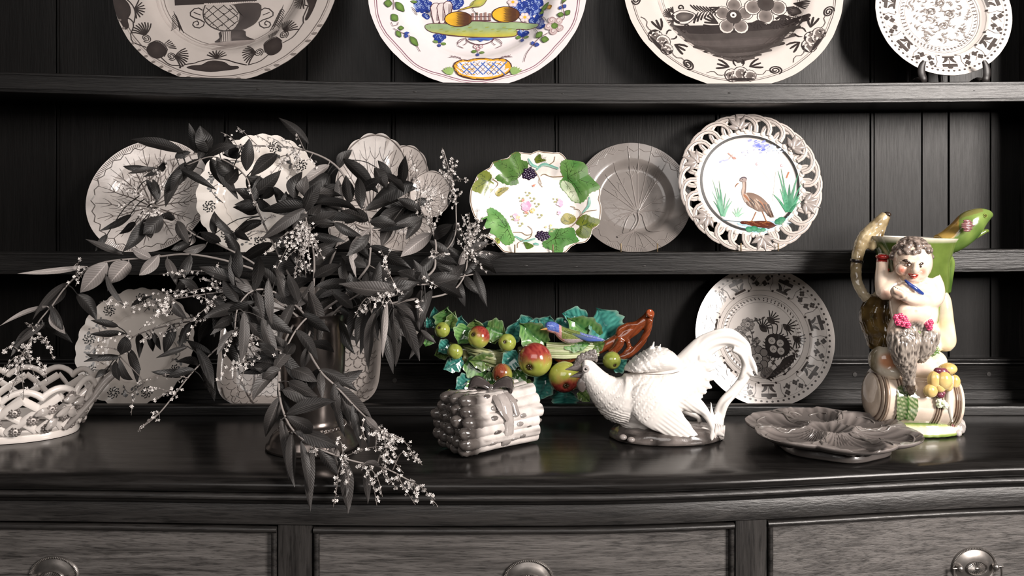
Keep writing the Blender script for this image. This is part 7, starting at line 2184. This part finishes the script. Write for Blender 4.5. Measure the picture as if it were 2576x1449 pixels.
def floret(mb, c, nrm, r, col):
    q = nrm.to_track_quat('Z', 'Y').to_matrix()
    a0 = FR.uniform(0, 1.5)
    for k in range(4):
        a = a0 + k * PI / 2
        def P(rr, da, z): return c + q @ Vector((rr * math.cos(a + da), rr * math.sin(a + da), z))
        mb.add([P(0, 0, 0), P(r * .7, -.5, r * .25), P(r, 0, r * .1), P(r * .7, .5, r * .25)], [(0, 1, 2, 3)], col)
def panicle(sp, x0, y0, x1, y1, n, droop=.0, up=False):
    dist, k = sp.near(x0, y0)
    D = sp.pts3[k][2]
    A = sp.P[k]; B = W(x0, y0, D - .004); E = W(x1, y1, D - .012 + FR.uniform(-.012, .008))
    L = (E - B).length
    M = B.lerp(E, .5) + Vector((FR.uniform(-.1, .1), 0, .10 + droop)) * L
    pts = [A, B, M, E] if (B - A).length > .003 else [B, M, E]
    Q = [Vector(q) for q in catmull(pts, 16)]
    mb = MB(); mb.sweep(Q, [lerp(.0009, .0004, i / 16) for i in range(17)], 5, S(120, 113, 109))
    bl = MB()
    for i in range(n):
        t = .30 + .70 * (i + FR.random()) / n
        c = Q[min(16, int(t * 16))]
        d = Vector((FR.uniform(-1, 1), FR.uniform(-1, .4), FR.uniform(-1.0, .6))).normalized()
        l = FR.uniform(.002, .0105) * (1.15 - t * .8)
        e = c + d * l
        mb.sweep([c, c.lerp(e, .5) + Vector((0, 0, .0006)), e], [.00032, .00028, .00026], 4, S(128, 121, 117))
        for m_ in range(FR.choice((1, 2, 2, 3))):
            f = e + Vector((FR.uniform(-1, 1), FR.uniform(-1, 1), FR.uniform(-1, 1))) * .0014
            if FR.random() < .74 - .25 * t:
                g = FR.uniform(212, 246)
                floret(bl, f, Vector((FR.uniform(-.7, .9), -1, FR.uniform(-.5, .8))).normalized(), FR.uniform(.0017, .0027), S(g, g * .975, g * .96))
            else:
                g = FR.uniform(110, 176)
                bl.ell(f, (.0005, .0005, .0012), Matrix.Rotation(FR.uniform(-1, 1), 3, 'Y'), 5, 4, S(g, g * .96, g * .94))
    st = obj('flower_stalk', local_mb(mb, sp.root), STEMM, sp.root, 180)
    b = obj('blossoms', local_mb(bl, sp.root), FLOWERM, st, 0, False)
    b['kind'] = 'stuff'

SP = {}
SP['C'] = Sprig('sprig arching highest to the left, its leaves before the round leaf plate', [(775, 800, 1.235), (850, 610, 1.29), (875, 480, 1.33), (840, 413, 1.335), (756, 376, 1.33), (657, 367, 1.32), (560, 370, 1.31), (500, 385, 1.30), (420, 405, 1.29), (383, 422, 1.285)], .0024, .10,
    [(650, 368, 596, 318, 12), (690, 370, 644, 340, 8), (600, 372, 555, 332, 10), (720, 372, 676, 345, 10), (740, 374, 706, 352, 8), (740, 380, 700, 430, 16), (750, 385, 722, 452, 16), (735, 385, 680, 440, 12), (745, 385, 745, 440, 12), (780, 400, 800, 425, 6), (412, 408, 398, 398, 5), (765, 375, 745, 335, 6)])
SP['D'] = Sprig('sprig with white blossoms lying across the round leaf plate', [(760, 800, 1.22), (660, 680, 1.22), (560, 620, 1.22), (493, 593, 1.24), (440, 552, 1.25), (391, 519, 1.26), (345, 480, 1.26)], .0020, .10,
    [(395, 520, 285, 450, 16), (380, 512, 295, 470, 12), (400, 535, 290, 520, 16), (400, 540, 340, 590, 12), (375, 500, 330, 480, 12), (400, 530, 345, 545, 14), (345, 480, 370, 430, 8), (400, 430, 412, 480, 10)])
SP['E'] = Sprig('long sprig trailing furthest left over the basket', [(755, 800, 1.21), (700, 710, 1.17), (600, 665, 1.15), (480, 640, 1.15), (380, 648, 1.16), (270, 658, 1.16), (210, 682, 1.16), (165, 722, 1.16), (130, 770, 1.16), (92, 818, 1.155), (60, 890, 1.15)], .0020, .05,
    [(75, 860, 40, 965, 20), (70, 870, 105, 985, 20), (60, 890, 10, 930, 16), (60, 890, 60, 1000, 18), (80, 850, 130, 880, 10), (85, 830, 62, 812, 8), (110, 850, 135, 905, 12), (45, 900, 0, 960, 14), (100, 910, 120, 960, 12), (190, 700, 205, 650, 8), (215, 680, 190, 720, 8), (50, 930, 20, 1000, 16), (30, 870, 5, 890, 8)])
SP['P'] = Sprig('sprig crossing in front of the ivory pierced plate', [(780, 800, 1.22), (700, 640, 1.24), (640, 510, 1.27), (615, 440, 1.28), (540, 395, 1.29), (470, 415, 1.29)], .0020, .32,
    [(625, 470, 640, 520, 8), (690, 590, 625, 585, 8), (660, 560, 690, 540, 8)])
SP['O'] = Sprig('upright sprig with drooping blossom clusters at the middle of the bunch', [(785, 800, 1.21), (790, 650, 1.20), (772, 560, 1.20), (765, 500, 1.22), (800, 470, 1.24)], .0022, .5,
    [(765, 560, 690, 690, 20), (770, 575, 740, 700, 22), (780, 580, 780, 690, 20), (785, 590, 800, 650, 16), (770, 590, 660, 640, 16), (775, 600, 715, 655, 18), (770, 600, 755, 720, 18), (780, 610, 735, 745, 16), (765, 570, 700, 600, 14), (790, 600, 815, 655, 10), (770, 580, 760, 650, 18), (775, 585, 725, 630, 16), (760, 590, 770, 700, 16), (775, 570, 750, 610, 14)])
SP['F'] = Sprig('upright sprig with a pale curling leaf before the grey leaf dish', [(800, 800, 1.21), (870, 740, 1.21), (921, 677, 1.21), (930, 651, 1.21), (933, 576, 1.22), (918, 518, 1.23), (905, 470, 1.24)], .0026, .22,
    [(930, 720, 985, 620, 12), (975, 690, 958, 628, 10)])
SP['G'] = Sprig('thick-stemmed sprig curving up right of the grey leaf dish', [(815, 800, 1.22), (950, 760, 1.23), (1078, 692, 1.25), (1095, 645, 1.26), (1092, 593, 1.27), (1060, 532, 1.28), (1020, 490, 1.285), (985, 450, 1.29)], .0028, .24,
    [(1050, 530, 1030, 380, 18), (1055, 520, 1045, 440, 10), (1085, 580, 1090, 460, 18), (1095, 560, 1110, 480, 16), (1090, 570, 1070, 500, 14), (1088, 545, 1060, 470, 14), (1095, 630, 1080, 650, 8), (1100, 640, 1130, 640, 10)])
SP['I'] = Sprig('thin sprig with the tallest blossom spike at the right of the bunch', [(820, 800, 1.23), (1000, 700, 1.30), (1130, 620, 1.34), (1147, 523, 1.35), (1133, 442, 1.355), (1115, 376, 1.355)], .0016, .12,
    [(1140, 480, 1112, 372, 20), (1138, 470, 1150, 405, 14), (1140, 480, 1108, 425, 14), (1140, 455, 1180, 455, 12), (1142, 500, 1118, 500, 10), (1136, 440, 1135, 395, 12), (1145, 510, 1160, 480, 10)])
SP['H'] = Sprig('sprig with blossoms reaching across the edge of the grape plate', [(830, 800, 1.21), (1000, 760, 1.25), (1120, 740, 1.30), (1165, 700, 1.32), (1177, 640, 1.335), (1180, 590, 1.345), (1185, 560, 1.345)], .0022, .30,
    [(1180, 620, 1180, 535, 22), (1180, 610, 1215, 545, 22), (1180, 620, 1160, 540, 18), (1178, 620, 1205, 575, 18), (1185, 610, 1240, 590, 16), (1178, 630, 1150, 560, 16), (1180, 640, 1250, 610, 12), (1180, 640, 1225, 690, 14), (1185, 600, 1200, 525, 16), (1175, 650, 1150, 600, 12), (1190, 640, 1240, 640, 10), (1178, 600, 1195, 560, 18)])
SP['J'] = Sprig('sprig hanging down in front of the square dish at right', [(830, 800, 1.19), (915, 735, 1.14), (965, 735, 1.115), (990, 768, 1.105)], .0020, .40,
    [(985, 735, 905, 790, 16), (975, 730, 935, 785, 14), (960, 728, 890, 800, 12), (985, 735, 960, 770, 10), (1000, 735, 965, 640, 12), (1045, 750, 1055, 800, 8)])
SP['S'] = Sprig('sprig of dark leaves pointing right toward the fruit garland', [(825, 800, 1.20), (900, 770, 1.17), (1000, 720, 1.16), (1075, 715, 1.16), (1140, 700, 1.18), (1190, 690, 1.20)], .0020, .42, [(1100, 720, 1060, 700, 6)])
SP['K'] = Sprig('sprig of broad leaves drooping left of the vase', [(770, 800, 1.18), (700, 740, 1.14), (640, 730, 1.12), (600, 770, 1.11), (590, 830, 1.11)], .0020, .5,
    [(640, 900, 540, 960, 18), (620, 880, 590, 1010, 18), (600, 830, 565, 900, 16), (650, 850, 600, 880, 14), (620, 900, 575, 930, 16), (630, 860, 650, 900, 10)])
SP['L'] = Sprig('dark sprig hanging before the lower ivory pierced plate', [(755, 800, 1.19), (640, 770, 1.17), (540, 800, 1.17), (440, 815, 1.18), (340, 845, 1.19), (300, 895, 1.19)], .0018, .22,
    [(500, 800, 365, 835, 14), (450, 820, 395, 850, 12), (310, 890, 240, 875, 10), (360, 960, 330, 1045, 12), (330, 845, 245, 862, 10), (380, 840, 350, 860, 10)])
SP['N'] = Sprig('sprig crowded with tiny white blossoms left of the vase top', [(750, 800, 1.18), (640, 735, 1.14), (560, 735, 1.13), (450, 750, 1.13), (330, 770, 1.14)], .0018, .26,
    [(450, 745, 300, 765, 20), (430, 755, 330, 785, 18), (600, 715, 400, 690, 22), (570, 725, 440, 750, 20), (540, 760, 400, 735, 18), (560, 730, 500, 700, 16), (560, 750, 480, 810, 16), (430, 780, 350, 830, 16), (600, 730, 520, 770, 16), (420, 760, 380, 800, 12), (330, 770, 250, 760, 12), (480, 720, 450, 680, 10), (545, 720, 550, 660, 10), (520, 790, 470, 850, 12)])
SP['M'] = Sprig('thin bare sprig pointing down left to the worktop', [(760, 800, 1.20), (600, 840, 1.16), (501, 919, 1.14), (449, 980, 1.13), (400, 1040, 1.12), (350, 1080, 1.12)], .0014, .10,
    [(440, 990, 360, 980, 14), (445, 985, 385, 1010, 12), (400, 1040, 345, 1085, 14), (470, 950, 360, 955, 12)])
SP['B'] = Sprig('sprig hanging right across the vase foot', [(800, 800, 1.19), (773, 865, 1.14), (805, 932, 1.11), (846, 973, 1.10), (890, 1020, 1.09), (913, 1043, 1.085), (952, 1080, 1.08), (985, 1120, 1.075)], .0020, .08,
    [(950, 1080, 1050, 1160, 22), (940, 1070, 1000, 1120, 18), (915, 1060, 920, 1110, 8), (940, 1080, 945, 1130, 8), (960, 1090, 1000, 1150, 18), (970, 1100, 1020, 1110, 12), (980, 1110, 970, 1180, 14)])
SP['A'] = Sprig('lowest sprig hanging over the front edge of the worktop', [(760, 800, 1.20), (720, 850, 1.15), (703, 930, 1.10), (703, 995, 1.075), (717, 1047, 1.06), (739, 1084, 1.05), (785, 1120, 1.045), (851, 1148, 1.045), (898, 1162, 1.045), (968, 1178, 1.05), (1034, 1211, 1.05)], .0020, .0,
    [(1034, 1211, 1100, 1272, 20), (1000, 1195, 1045, 1270, 14), (868, 1148, 1000, 1130, 22), (960, 1140, 1015, 1190, 16), (960, 1178, 1000, 1232, 18), (915, 1170, 948, 1272, 18), (930, 1175, 962, 1250, 14), (850, 1190, 838, 1276, 16), (860, 1160, 878, 1222, 18), (1010, 1140, 1062, 1170, 14), (855, 1112, 862, 1140, 6), (790, 1122, 800, 1145, 6), (1034, 1211, 1050, 1262, 14)])
SP['Q'] = Sprig('short sprig of small leaves before the square dish', [(785, 800, 1.17), (745, 830, 1.12), (706, 905, 1.10), (690, 935, 1.10), (640, 985, 1.10)], .0016, .20, [(700, 880, 600, 900, 12)])
EX = [
 # far left
 (219, 670, 44, 676, 15, 2, 'E'), (269, 661, 202, 731, 46, 2, 'E'), (325, 658, 275, 710, 46, 2, 'E'), (170, 710, 82, 798, 16, 1, 'E'), (121, 770, 0, 812, 12, 2, 'E'), (134, 774, 165, 836, 26, 2, 'E'), (91, 815, 182, 857, 24, 0, 'E'), (91, 819, 27, 892, 24, 1, 'E'), (110, 815, 34, 868, 16, 1, 'E'), (194, 740, 243, 804, 32, 0, 'E'), (267, 692, 319, 770, 14, 1, 'E'), (128, 768, 160, 835, 18, 0, 'E'), (165, 720, 85, 780, 22, 0, 'E'), (380, 650, 330, 620, 24, 2, 'E'), (400, 640, 350, 690, 30, 2, 'E'), (420, 650, 445, 715, 22, 1, 'E'), (310, 655, 270, 730, 20, 0, 'E'), (480, 640, 440, 700, 26, 0, 'E'),
 # upper left
 (776, 361, 701, 290, 24, 0, 'C'), (490, 382, 475, 307, 22, 0, 'C'), (525, 384, 503, 315, 42, 0, 'C'), (582, 397, 570, 345, 28, 0, 'C'), (463, 382, 329, 341, 28, 0, 'C'), (383, 422, 309, 413, 17, 0, 'C'), (400, 425, 322, 432, 14, 1, 'C'), (468, 407, 416, 518, 30, 0, 'C'), (530, 399, 572, 471, 28, 0, 'C'), (451, 424, 545, 471, 20, 0, 'C'), (520, 395, 600, 360, 24, 0, 'C'), (500, 400, 440, 470, 26, 0, 'C'), (545, 395, 600, 497, 26, 0, 'P'), (696, 387, 629, 439, 34, 0, 'P'), (627, 350, 620, 429, 32, 0, 'P'), (620, 444, 662, 499, 46, 0, 'P'), (600, 445, 545, 400, 30, 0, 'P'), (560, 470, 600, 420, 28, 0, 'P'), (590, 455, 555, 425, 30, 0, 'P'),
 (650, 510, 590, 470, 34, 0, 'P'), (660, 500, 690, 470, 22, 0, 'P'), (555, 400, 590, 440, 30, 0, 'C'), (470, 420, 430, 480, 24, 0, 'C'), (500, 400, 520, 350, 22, 0, 'C'), (560, 390, 600, 380, 30, 0, 'C'), (440, 395, 480, 380, 20, 0, 'C'), (420, 405, 360, 440, 18, 1, 'C'), (640, 505, 655, 440, 22, 0, 'P'), (640, 510, 590, 512, 20, 0, 'P'), (645, 520, 595, 520, 16, 0, 'P'), (650, 500, 690, 530, 24, 0, 'P'), (690, 470, 720, 540, 26, 0, 'P'),
 # over the left leaf plate
 (371, 551, 309, 630, 32, 0, 'D'), (408, 546, 361, 586, 42, 0, 'D'), (540, 590, 540, 531, 20, 0, 'P'), (587, 590, 540, 531, 20, 0, 'P'), (369, 451, 398, 508, 17, 0, 'D'), (602, 581, 567, 608, 22, 0, 'P'), (503, 583, 557, 603, 24, 0, 'D'), (590, 580, 630, 602, 20, 0, 'P'), (340, 560, 300, 585, 18, 0, 'D'), (330, 540, 250, 575, 18, 0, 'D'), (270, 590, 240, 630, 16, 0, 'D'), (493, 593, 440, 560, 24, 1, 'D'), (480, 590, 470, 620, 30, 2, 'D'), (440, 550, 400, 540, 20, 0, 'D'), (480, 610, 430, 625, 22, 0, 'D'), (520, 615, 460, 628, 20, 1, 'D'), (445, 555, 475, 610, 26, 1, 'D'), (380, 600, 360, 560, 24, 1, 'D'), (310, 640, 215, 595, 16, 1, 'D'), (400, 500, 385, 450, 20, 0, 'D'),
 # upper middle
 (863, 399, 953, 480, 32, 0, 'G'), (941, 422, 973, 471, 30, 0, 'G'), (1011, 465, 1020, 390, 26, 0, 'G'), (1040, 460, 927, 512, 44, 0, 'G'), (910, 526, 901, 445, 28, 0, 'F'), (825, 436, 762, 489, 32, 0, 'C'), (828, 415, 751, 457, 25, 2, 'C'), (854, 468, 791, 506, 32, 0, 'C'), (956, 436, 1017, 480, 24, 0, 'G'), (782, 512, 904, 526, 22, 0, 'O'), (782, 541, 915, 544, 24, 0, 'O'), (770, 523, 655, 596, 28, 1, 'O'), (1020, 523, 939, 570, 34, 0, 'G'), (1060, 530, 1000, 495, 26, 0, 'G'), (1062, 550, 990, 560, 24, 0, 'G'), (933, 573, 897, 697, 24, 2, 'F'), (1086, 587, 1008, 640, 36, 2, 'G'), (985, 561, 959, 619, 30, 1, 'G'), (930, 619, 1034, 668, 32, 0, 'F'), (880, 510, 870, 440, 30, 0, 'F'), (740, 500, 760, 430, 34, 0, 'O'), (760, 520, 700, 500, 26, 0, 'O'), (770, 520, 660, 520, 30, 0, 'O'), (775, 540, 735, 570, 26, 1, 'O'), (850, 450, 855, 540, 22, 1, 'C'), (830, 440, 800, 520, 26, 0, 'C'), (720, 530, 720, 480, 30, 0, 'O'), (905, 480, 960, 440, 26, 0, 'F'), (920, 530, 985, 505, 24, 0, 'F'), (930, 590, 870, 640, 26, 0, 'F'), (930, 560, 1000, 560, 30, 0, 'F'), (840, 560, 910, 590, 24, 0, 'O'), (760, 580, 690, 560, 22, 1, 'O'), (780, 560, 850, 560, 24, 0, 'O'), (780, 590, 870, 600, 22, 0, 'O'), (1000, 480, 1050, 470, 22, 0, 'G'), (1062, 540, 1020, 600, 26, 1, 'G'), (1040, 510, 1090, 500, 22, 0, 'G'), (1090, 600, 1140, 560, 28, 0, 'G'), (1095, 640, 1040, 690, 28, 0, 'G'), (1095, 650, 1150, 660, 26, 0, 'G'), (1010, 480, 1000, 440, 24, 0, 'G'), (985, 450, 950, 400, 22, 0, 'G'),
 # right edge
 (1190, 636, 1275, 634, 24, 0, 'H'), (1185, 654, 1249, 683, 24, 0, 'H'), (1195, 680, 1226, 770, 24, 0, 'H'), (1190, 620, 1235, 570, 20, 0, 'H'), (1175, 622, 1150, 700, 17, 2, 'H'), (1185, 600, 1225, 545, 16, 0, 'H'), (1170, 640, 1230, 600, 22, 1, 'H'), (1165, 690, 1090, 640, 30, 0, 'H'), (1160, 700, 1060, 690, 32, 0, 'H'), (1150, 700, 1170, 770, 24, 0, 'H'), (1120, 740, 1155, 660, 26, 0, 'H'), (1130, 640, 1080, 600, 24, 0, 'I'), (1145, 560, 1160, 610, 20, 1, 'I'), (1140, 580, 1110, 640, 22, 0, 'I'), (1133, 480, 1128, 520, 10, 1, 'I'), (1180, 660, 1120, 610, 26, 0, 'H'), (1170, 690, 1210, 640, 22, 0, 'H'),
 # right hanging
 (1008, 732, 852, 703, 38, 1, 'J'), (995, 767, 1046, 805, 24, 1, 'J'), (973, 760, 963, 900, 17, 2, 'J'), (989, 773, 1055, 903, 32, 1, 'J'), (989, 808, 995, 922, 24, 1, 'J'), (970, 818, 990, 938, 22, 0, 'J'), (944, 783, 928, 930, 26, 1, 'J'), (930, 780, 905, 890, 24, 0, 'J'), (916, 777, 897, 868, 26, 1, 'J'), (1062, 726, 1055, 830, 26, 1, 'S'), (1057, 830, 1097, 860, 16, 1, 'S'), (1087, 729, 1060, 820, 28, 0, 'S'), (1071, 824, 1030, 900, 24, 1, 'S'), (985, 770, 1010, 860, 24, 0, 'J'), (960, 770, 985, 850, 22, 0, 'J'), (990, 765, 1040, 770, 22, 1, 'J'), (900, 770, 880, 850, 26, 0, 'J'), (1080, 715, 1160, 690, 30, 0, 'S'), (1060, 715, 1000, 680, 32, 0, 'S'), (1000, 725, 1060, 680, 30, 0, 'S'), (960, 735, 930, 680, 30, 0, 'S'), (1100, 715, 1165, 745, 24, 0, 'S'), (1130, 705, 1170, 660, 24, 0, 'S'), (1170, 695, 1210, 740, 22, 0, 'S'), (1040, 720, 1000, 760, 28, 0, 'S'), (930, 750, 1010, 700, 26, 0, 'S'), (1080, 720, 1040, 650, 28, 0, 'S'),
 # middle, drooping towards the viewer
 (776, 729, 805, 868, 32, 1, 'K'), (833, 729, 887, 770, 28, 1, 'J'), (646, 735, 671, 850, 32, 1, 'K'), (675, 700, 684, 815, 22, 1, 'K'), (633, 773, 744, 834, 36, 1, 'K'), (614, 783, 605, 913, 26, 1, 'K'), (627, 811, 665, 888, 34, 1, 'K'), (586, 799, 535, 821, 26, 1, 'K'), (640, 732, 652, 640, 28, 0, 'K'), (595, 707, 500, 665, 28, 0, 'K'), (700, 690, 728, 770, 26, 1, 'K'), (725, 690, 750, 760, 24, 0, 'K'), (690, 740, 745, 760, 26, 0, 'K'), (600, 700, 600, 620, 26, 0, 'K'), (590, 720, 580, 640, 20, 0, 'K'), (560, 740, 640, 700, 26, 0, 'N'), (700, 720, 640, 660, 28, 0, 'K'), (740, 760, 700, 860, 26, 1, 'K'), (660, 800, 700, 900, 28, 1, 'K'), (600, 760, 560, 700, 26, 0, 'K'), (710, 750, 790, 700, 28, 0, 'K'), (640, 760, 560, 780, 24, 0, 'K'), (760, 790, 830, 830, 28, 0, 'Q'), (745, 830, 800, 900, 26, 0, 'Q'), (790, 760, 840, 720, 28, 0, 'O'), (790, 700, 860, 660, 28, 0, 'O'), (785, 680, 730, 640, 26, 0, 'O'), (795, 720, 880, 700, 26, 0, 'O'), (590, 830, 545, 890, 22, 1, 'K'), (700, 900, 650, 860, 26, 0, 'Q'), (690, 930, 740, 870, 28, 1, 'Q'),
 # left low
 (304, 898, 210, 904, 17, 0, 'L'), (300, 900, 215, 885, 15, 0, 'L'), (292, 907, 300, 956, 19, 0, 'L'), (300, 903, 335, 950, 18, 0, 'L'), (322, 886, 346, 962, 20, 0, 'L'), (316, 846, 304, 892, 32, 0, 'L'), (298, 822, 228, 801, 17, 0, 'L'), (316, 839, 225, 834, 17, 0, 'L'), (437, 816, 413, 889, 28, 0, 'L'), (370, 840, 385, 885, 16, 0, 'L'), (385, 835, 405, 880, 14, 0, 'L'), (474, 871, 392, 895, 15, 0, 'M'), (495, 877, 537, 974, 26, 0, 'M'), (513, 959, 540, 1007, 22, 0, 'M'), (480, 940, 380, 928, 22, 0, 'M'), (490, 930, 420, 945, 20, 0, 'M'), (510, 915, 530, 990, 20, 0, 'M'), (500, 920, 440, 905, 20, 0, 'M'), (350, 840, 350, 900, 20, 0, 'L'), (330, 880, 355, 930, 18, 0, 'L'), (270, 930, 240, 950, 16, 0, 'L'), (430, 760, 470, 800, 22, 1, 'N'), (440, 740, 490, 690, 20, 1, 'N'), (330, 770, 380, 740, 12, 1, 'N'), (500, 735, 450, 700, 22, 0, 'N'), (520, 740, 580, 790, 26, 0, 'N'), (540, 800, 500, 860, 28, 0, 'L'), (560, 790, 600, 860, 26, 0, 'L'), (480, 810, 450, 870, 24, 0, 'L'), (600, 780, 540, 740, 24, 0, 'L'), (600, 840, 560, 900, 28, 0, 'M'), (560, 860, 600, 930, 26, 0, 'M'), (530, 890, 470, 850, 22, 0, 'M'), (640, 830, 600, 800, 26, 0, 'M'), (620, 840, 680, 880, 26, 0, 'M'),
 # lower front, over the vase foot
 (706, 998, 668, 1095, 32, 1, 'A'), (710, 981, 814, 1014, 40, 1, 'A'), (720, 1042, 846, 998, 32, 0, 'A'), (706, 1054, 727, 1206, 26, 1, 'A'), (734, 1089, 741, 1225, 26, 1, 'A'), (722, 1047, 785, 1080, 34, 1, 'A'), (743, 1084, 851, 1115, 36, 1, 'A'), (785, 1122, 781, 1287, 26, 1, 'A'), (757, 1110, 778, 1239, 20, 1, 'A'), (802, 1131, 851, 1190, 28, 1, 'A'), (830, 1118, 850, 1170, 22, 2, 'A'), (860, 1152, 875, 1291, 34, 1, 'A'), (917, 1169, 925, 1267, 20, 1, 'A'), (917, 1164, 957, 1173, 14, 2, 'A'), (850, 1150, 870, 1250, 26, 1, 'A'), (706, 932, 637, 1005, 32, 1, 'Q'), (732, 929, 798, 954, 34, 1, 'Q'), (706, 929, 659, 951, 28, 1, 'Q'), (700, 930, 640, 920, 24, 1, 'Q'), (715, 900, 740, 860, 26, 1, 'Q'), (720, 890, 690, 840, 24, 1, 'Q'),
 (789, 888, 881, 954, 36, 1, 'B'), (802, 929, 900, 977, 26, 0, 'B'), (805, 935, 811, 1002, 20, 1, 'B'), (849, 973, 935, 1046, 30, 1, 'B'), (846, 977, 881, 1065, 28, 1, 'B'), (846, 1002, 868, 1098, 18, 0, 'B'), (886, 1019, 907, 1124, 20, 0, 'B'), (893, 1035, 928, 1127, 20, 0, 'B'), (918, 1048, 956, 1080, 18, 2, 'B'), (840, 965, 850, 1040, 26, 1, 'B'), (780, 870, 760, 930, 24, 0, 'B'), (775, 865, 840, 880, 24, 0, 'B'), (725, 960, 800, 990, 30, 1, 'A'), (703, 960, 735, 1040, 24, 0, 'A'),
]
BOW = {(933, 573): -.16, (1062, 726): -.10, (846, 977): .04, (194, 740): .08, (267, 692): -.10, (219, 670): .04}
for x0, y0, x1, y1, w, sh, key in EX:
    sp = SP[key]
    dist, k = sp.near(x0, y0)
    D = sp.pts3[k][2]
    if key == 'A' and x0 > 700 and y1 > 1180: dT = D - FR.uniform(0, .012)
    else: dT = D + FR.uniform(-.035, .015)
    if y1 < 640 and dT > 1.375: dT = 1.375
    B, T = W(x0, y0, D - .002), W(x1, y1, dT)
    at = sp.P[k] if dist > 2 else None
    leaf_obj(sp, B, T, w * D / FPX, sh, BOW.get((x0, y0), FR.uniform(-.05, .05)), FR.uniform(-.5, .5), at)
# the inner, shaded leaves between them
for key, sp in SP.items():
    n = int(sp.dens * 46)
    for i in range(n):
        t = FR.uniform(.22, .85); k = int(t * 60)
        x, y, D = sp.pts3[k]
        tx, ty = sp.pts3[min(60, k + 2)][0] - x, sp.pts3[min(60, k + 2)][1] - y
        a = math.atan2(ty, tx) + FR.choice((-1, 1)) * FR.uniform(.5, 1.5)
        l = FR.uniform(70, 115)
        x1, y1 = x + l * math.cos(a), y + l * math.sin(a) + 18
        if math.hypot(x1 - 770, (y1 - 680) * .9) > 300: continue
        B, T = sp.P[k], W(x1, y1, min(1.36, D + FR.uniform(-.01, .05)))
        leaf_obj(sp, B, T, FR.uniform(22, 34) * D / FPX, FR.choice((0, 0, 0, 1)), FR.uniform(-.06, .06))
for key, sp in SP.items():
    for x0, y0, x1, y1, n in sp.pan:
        panicle(sp, x0, y0, x1, y1, n)
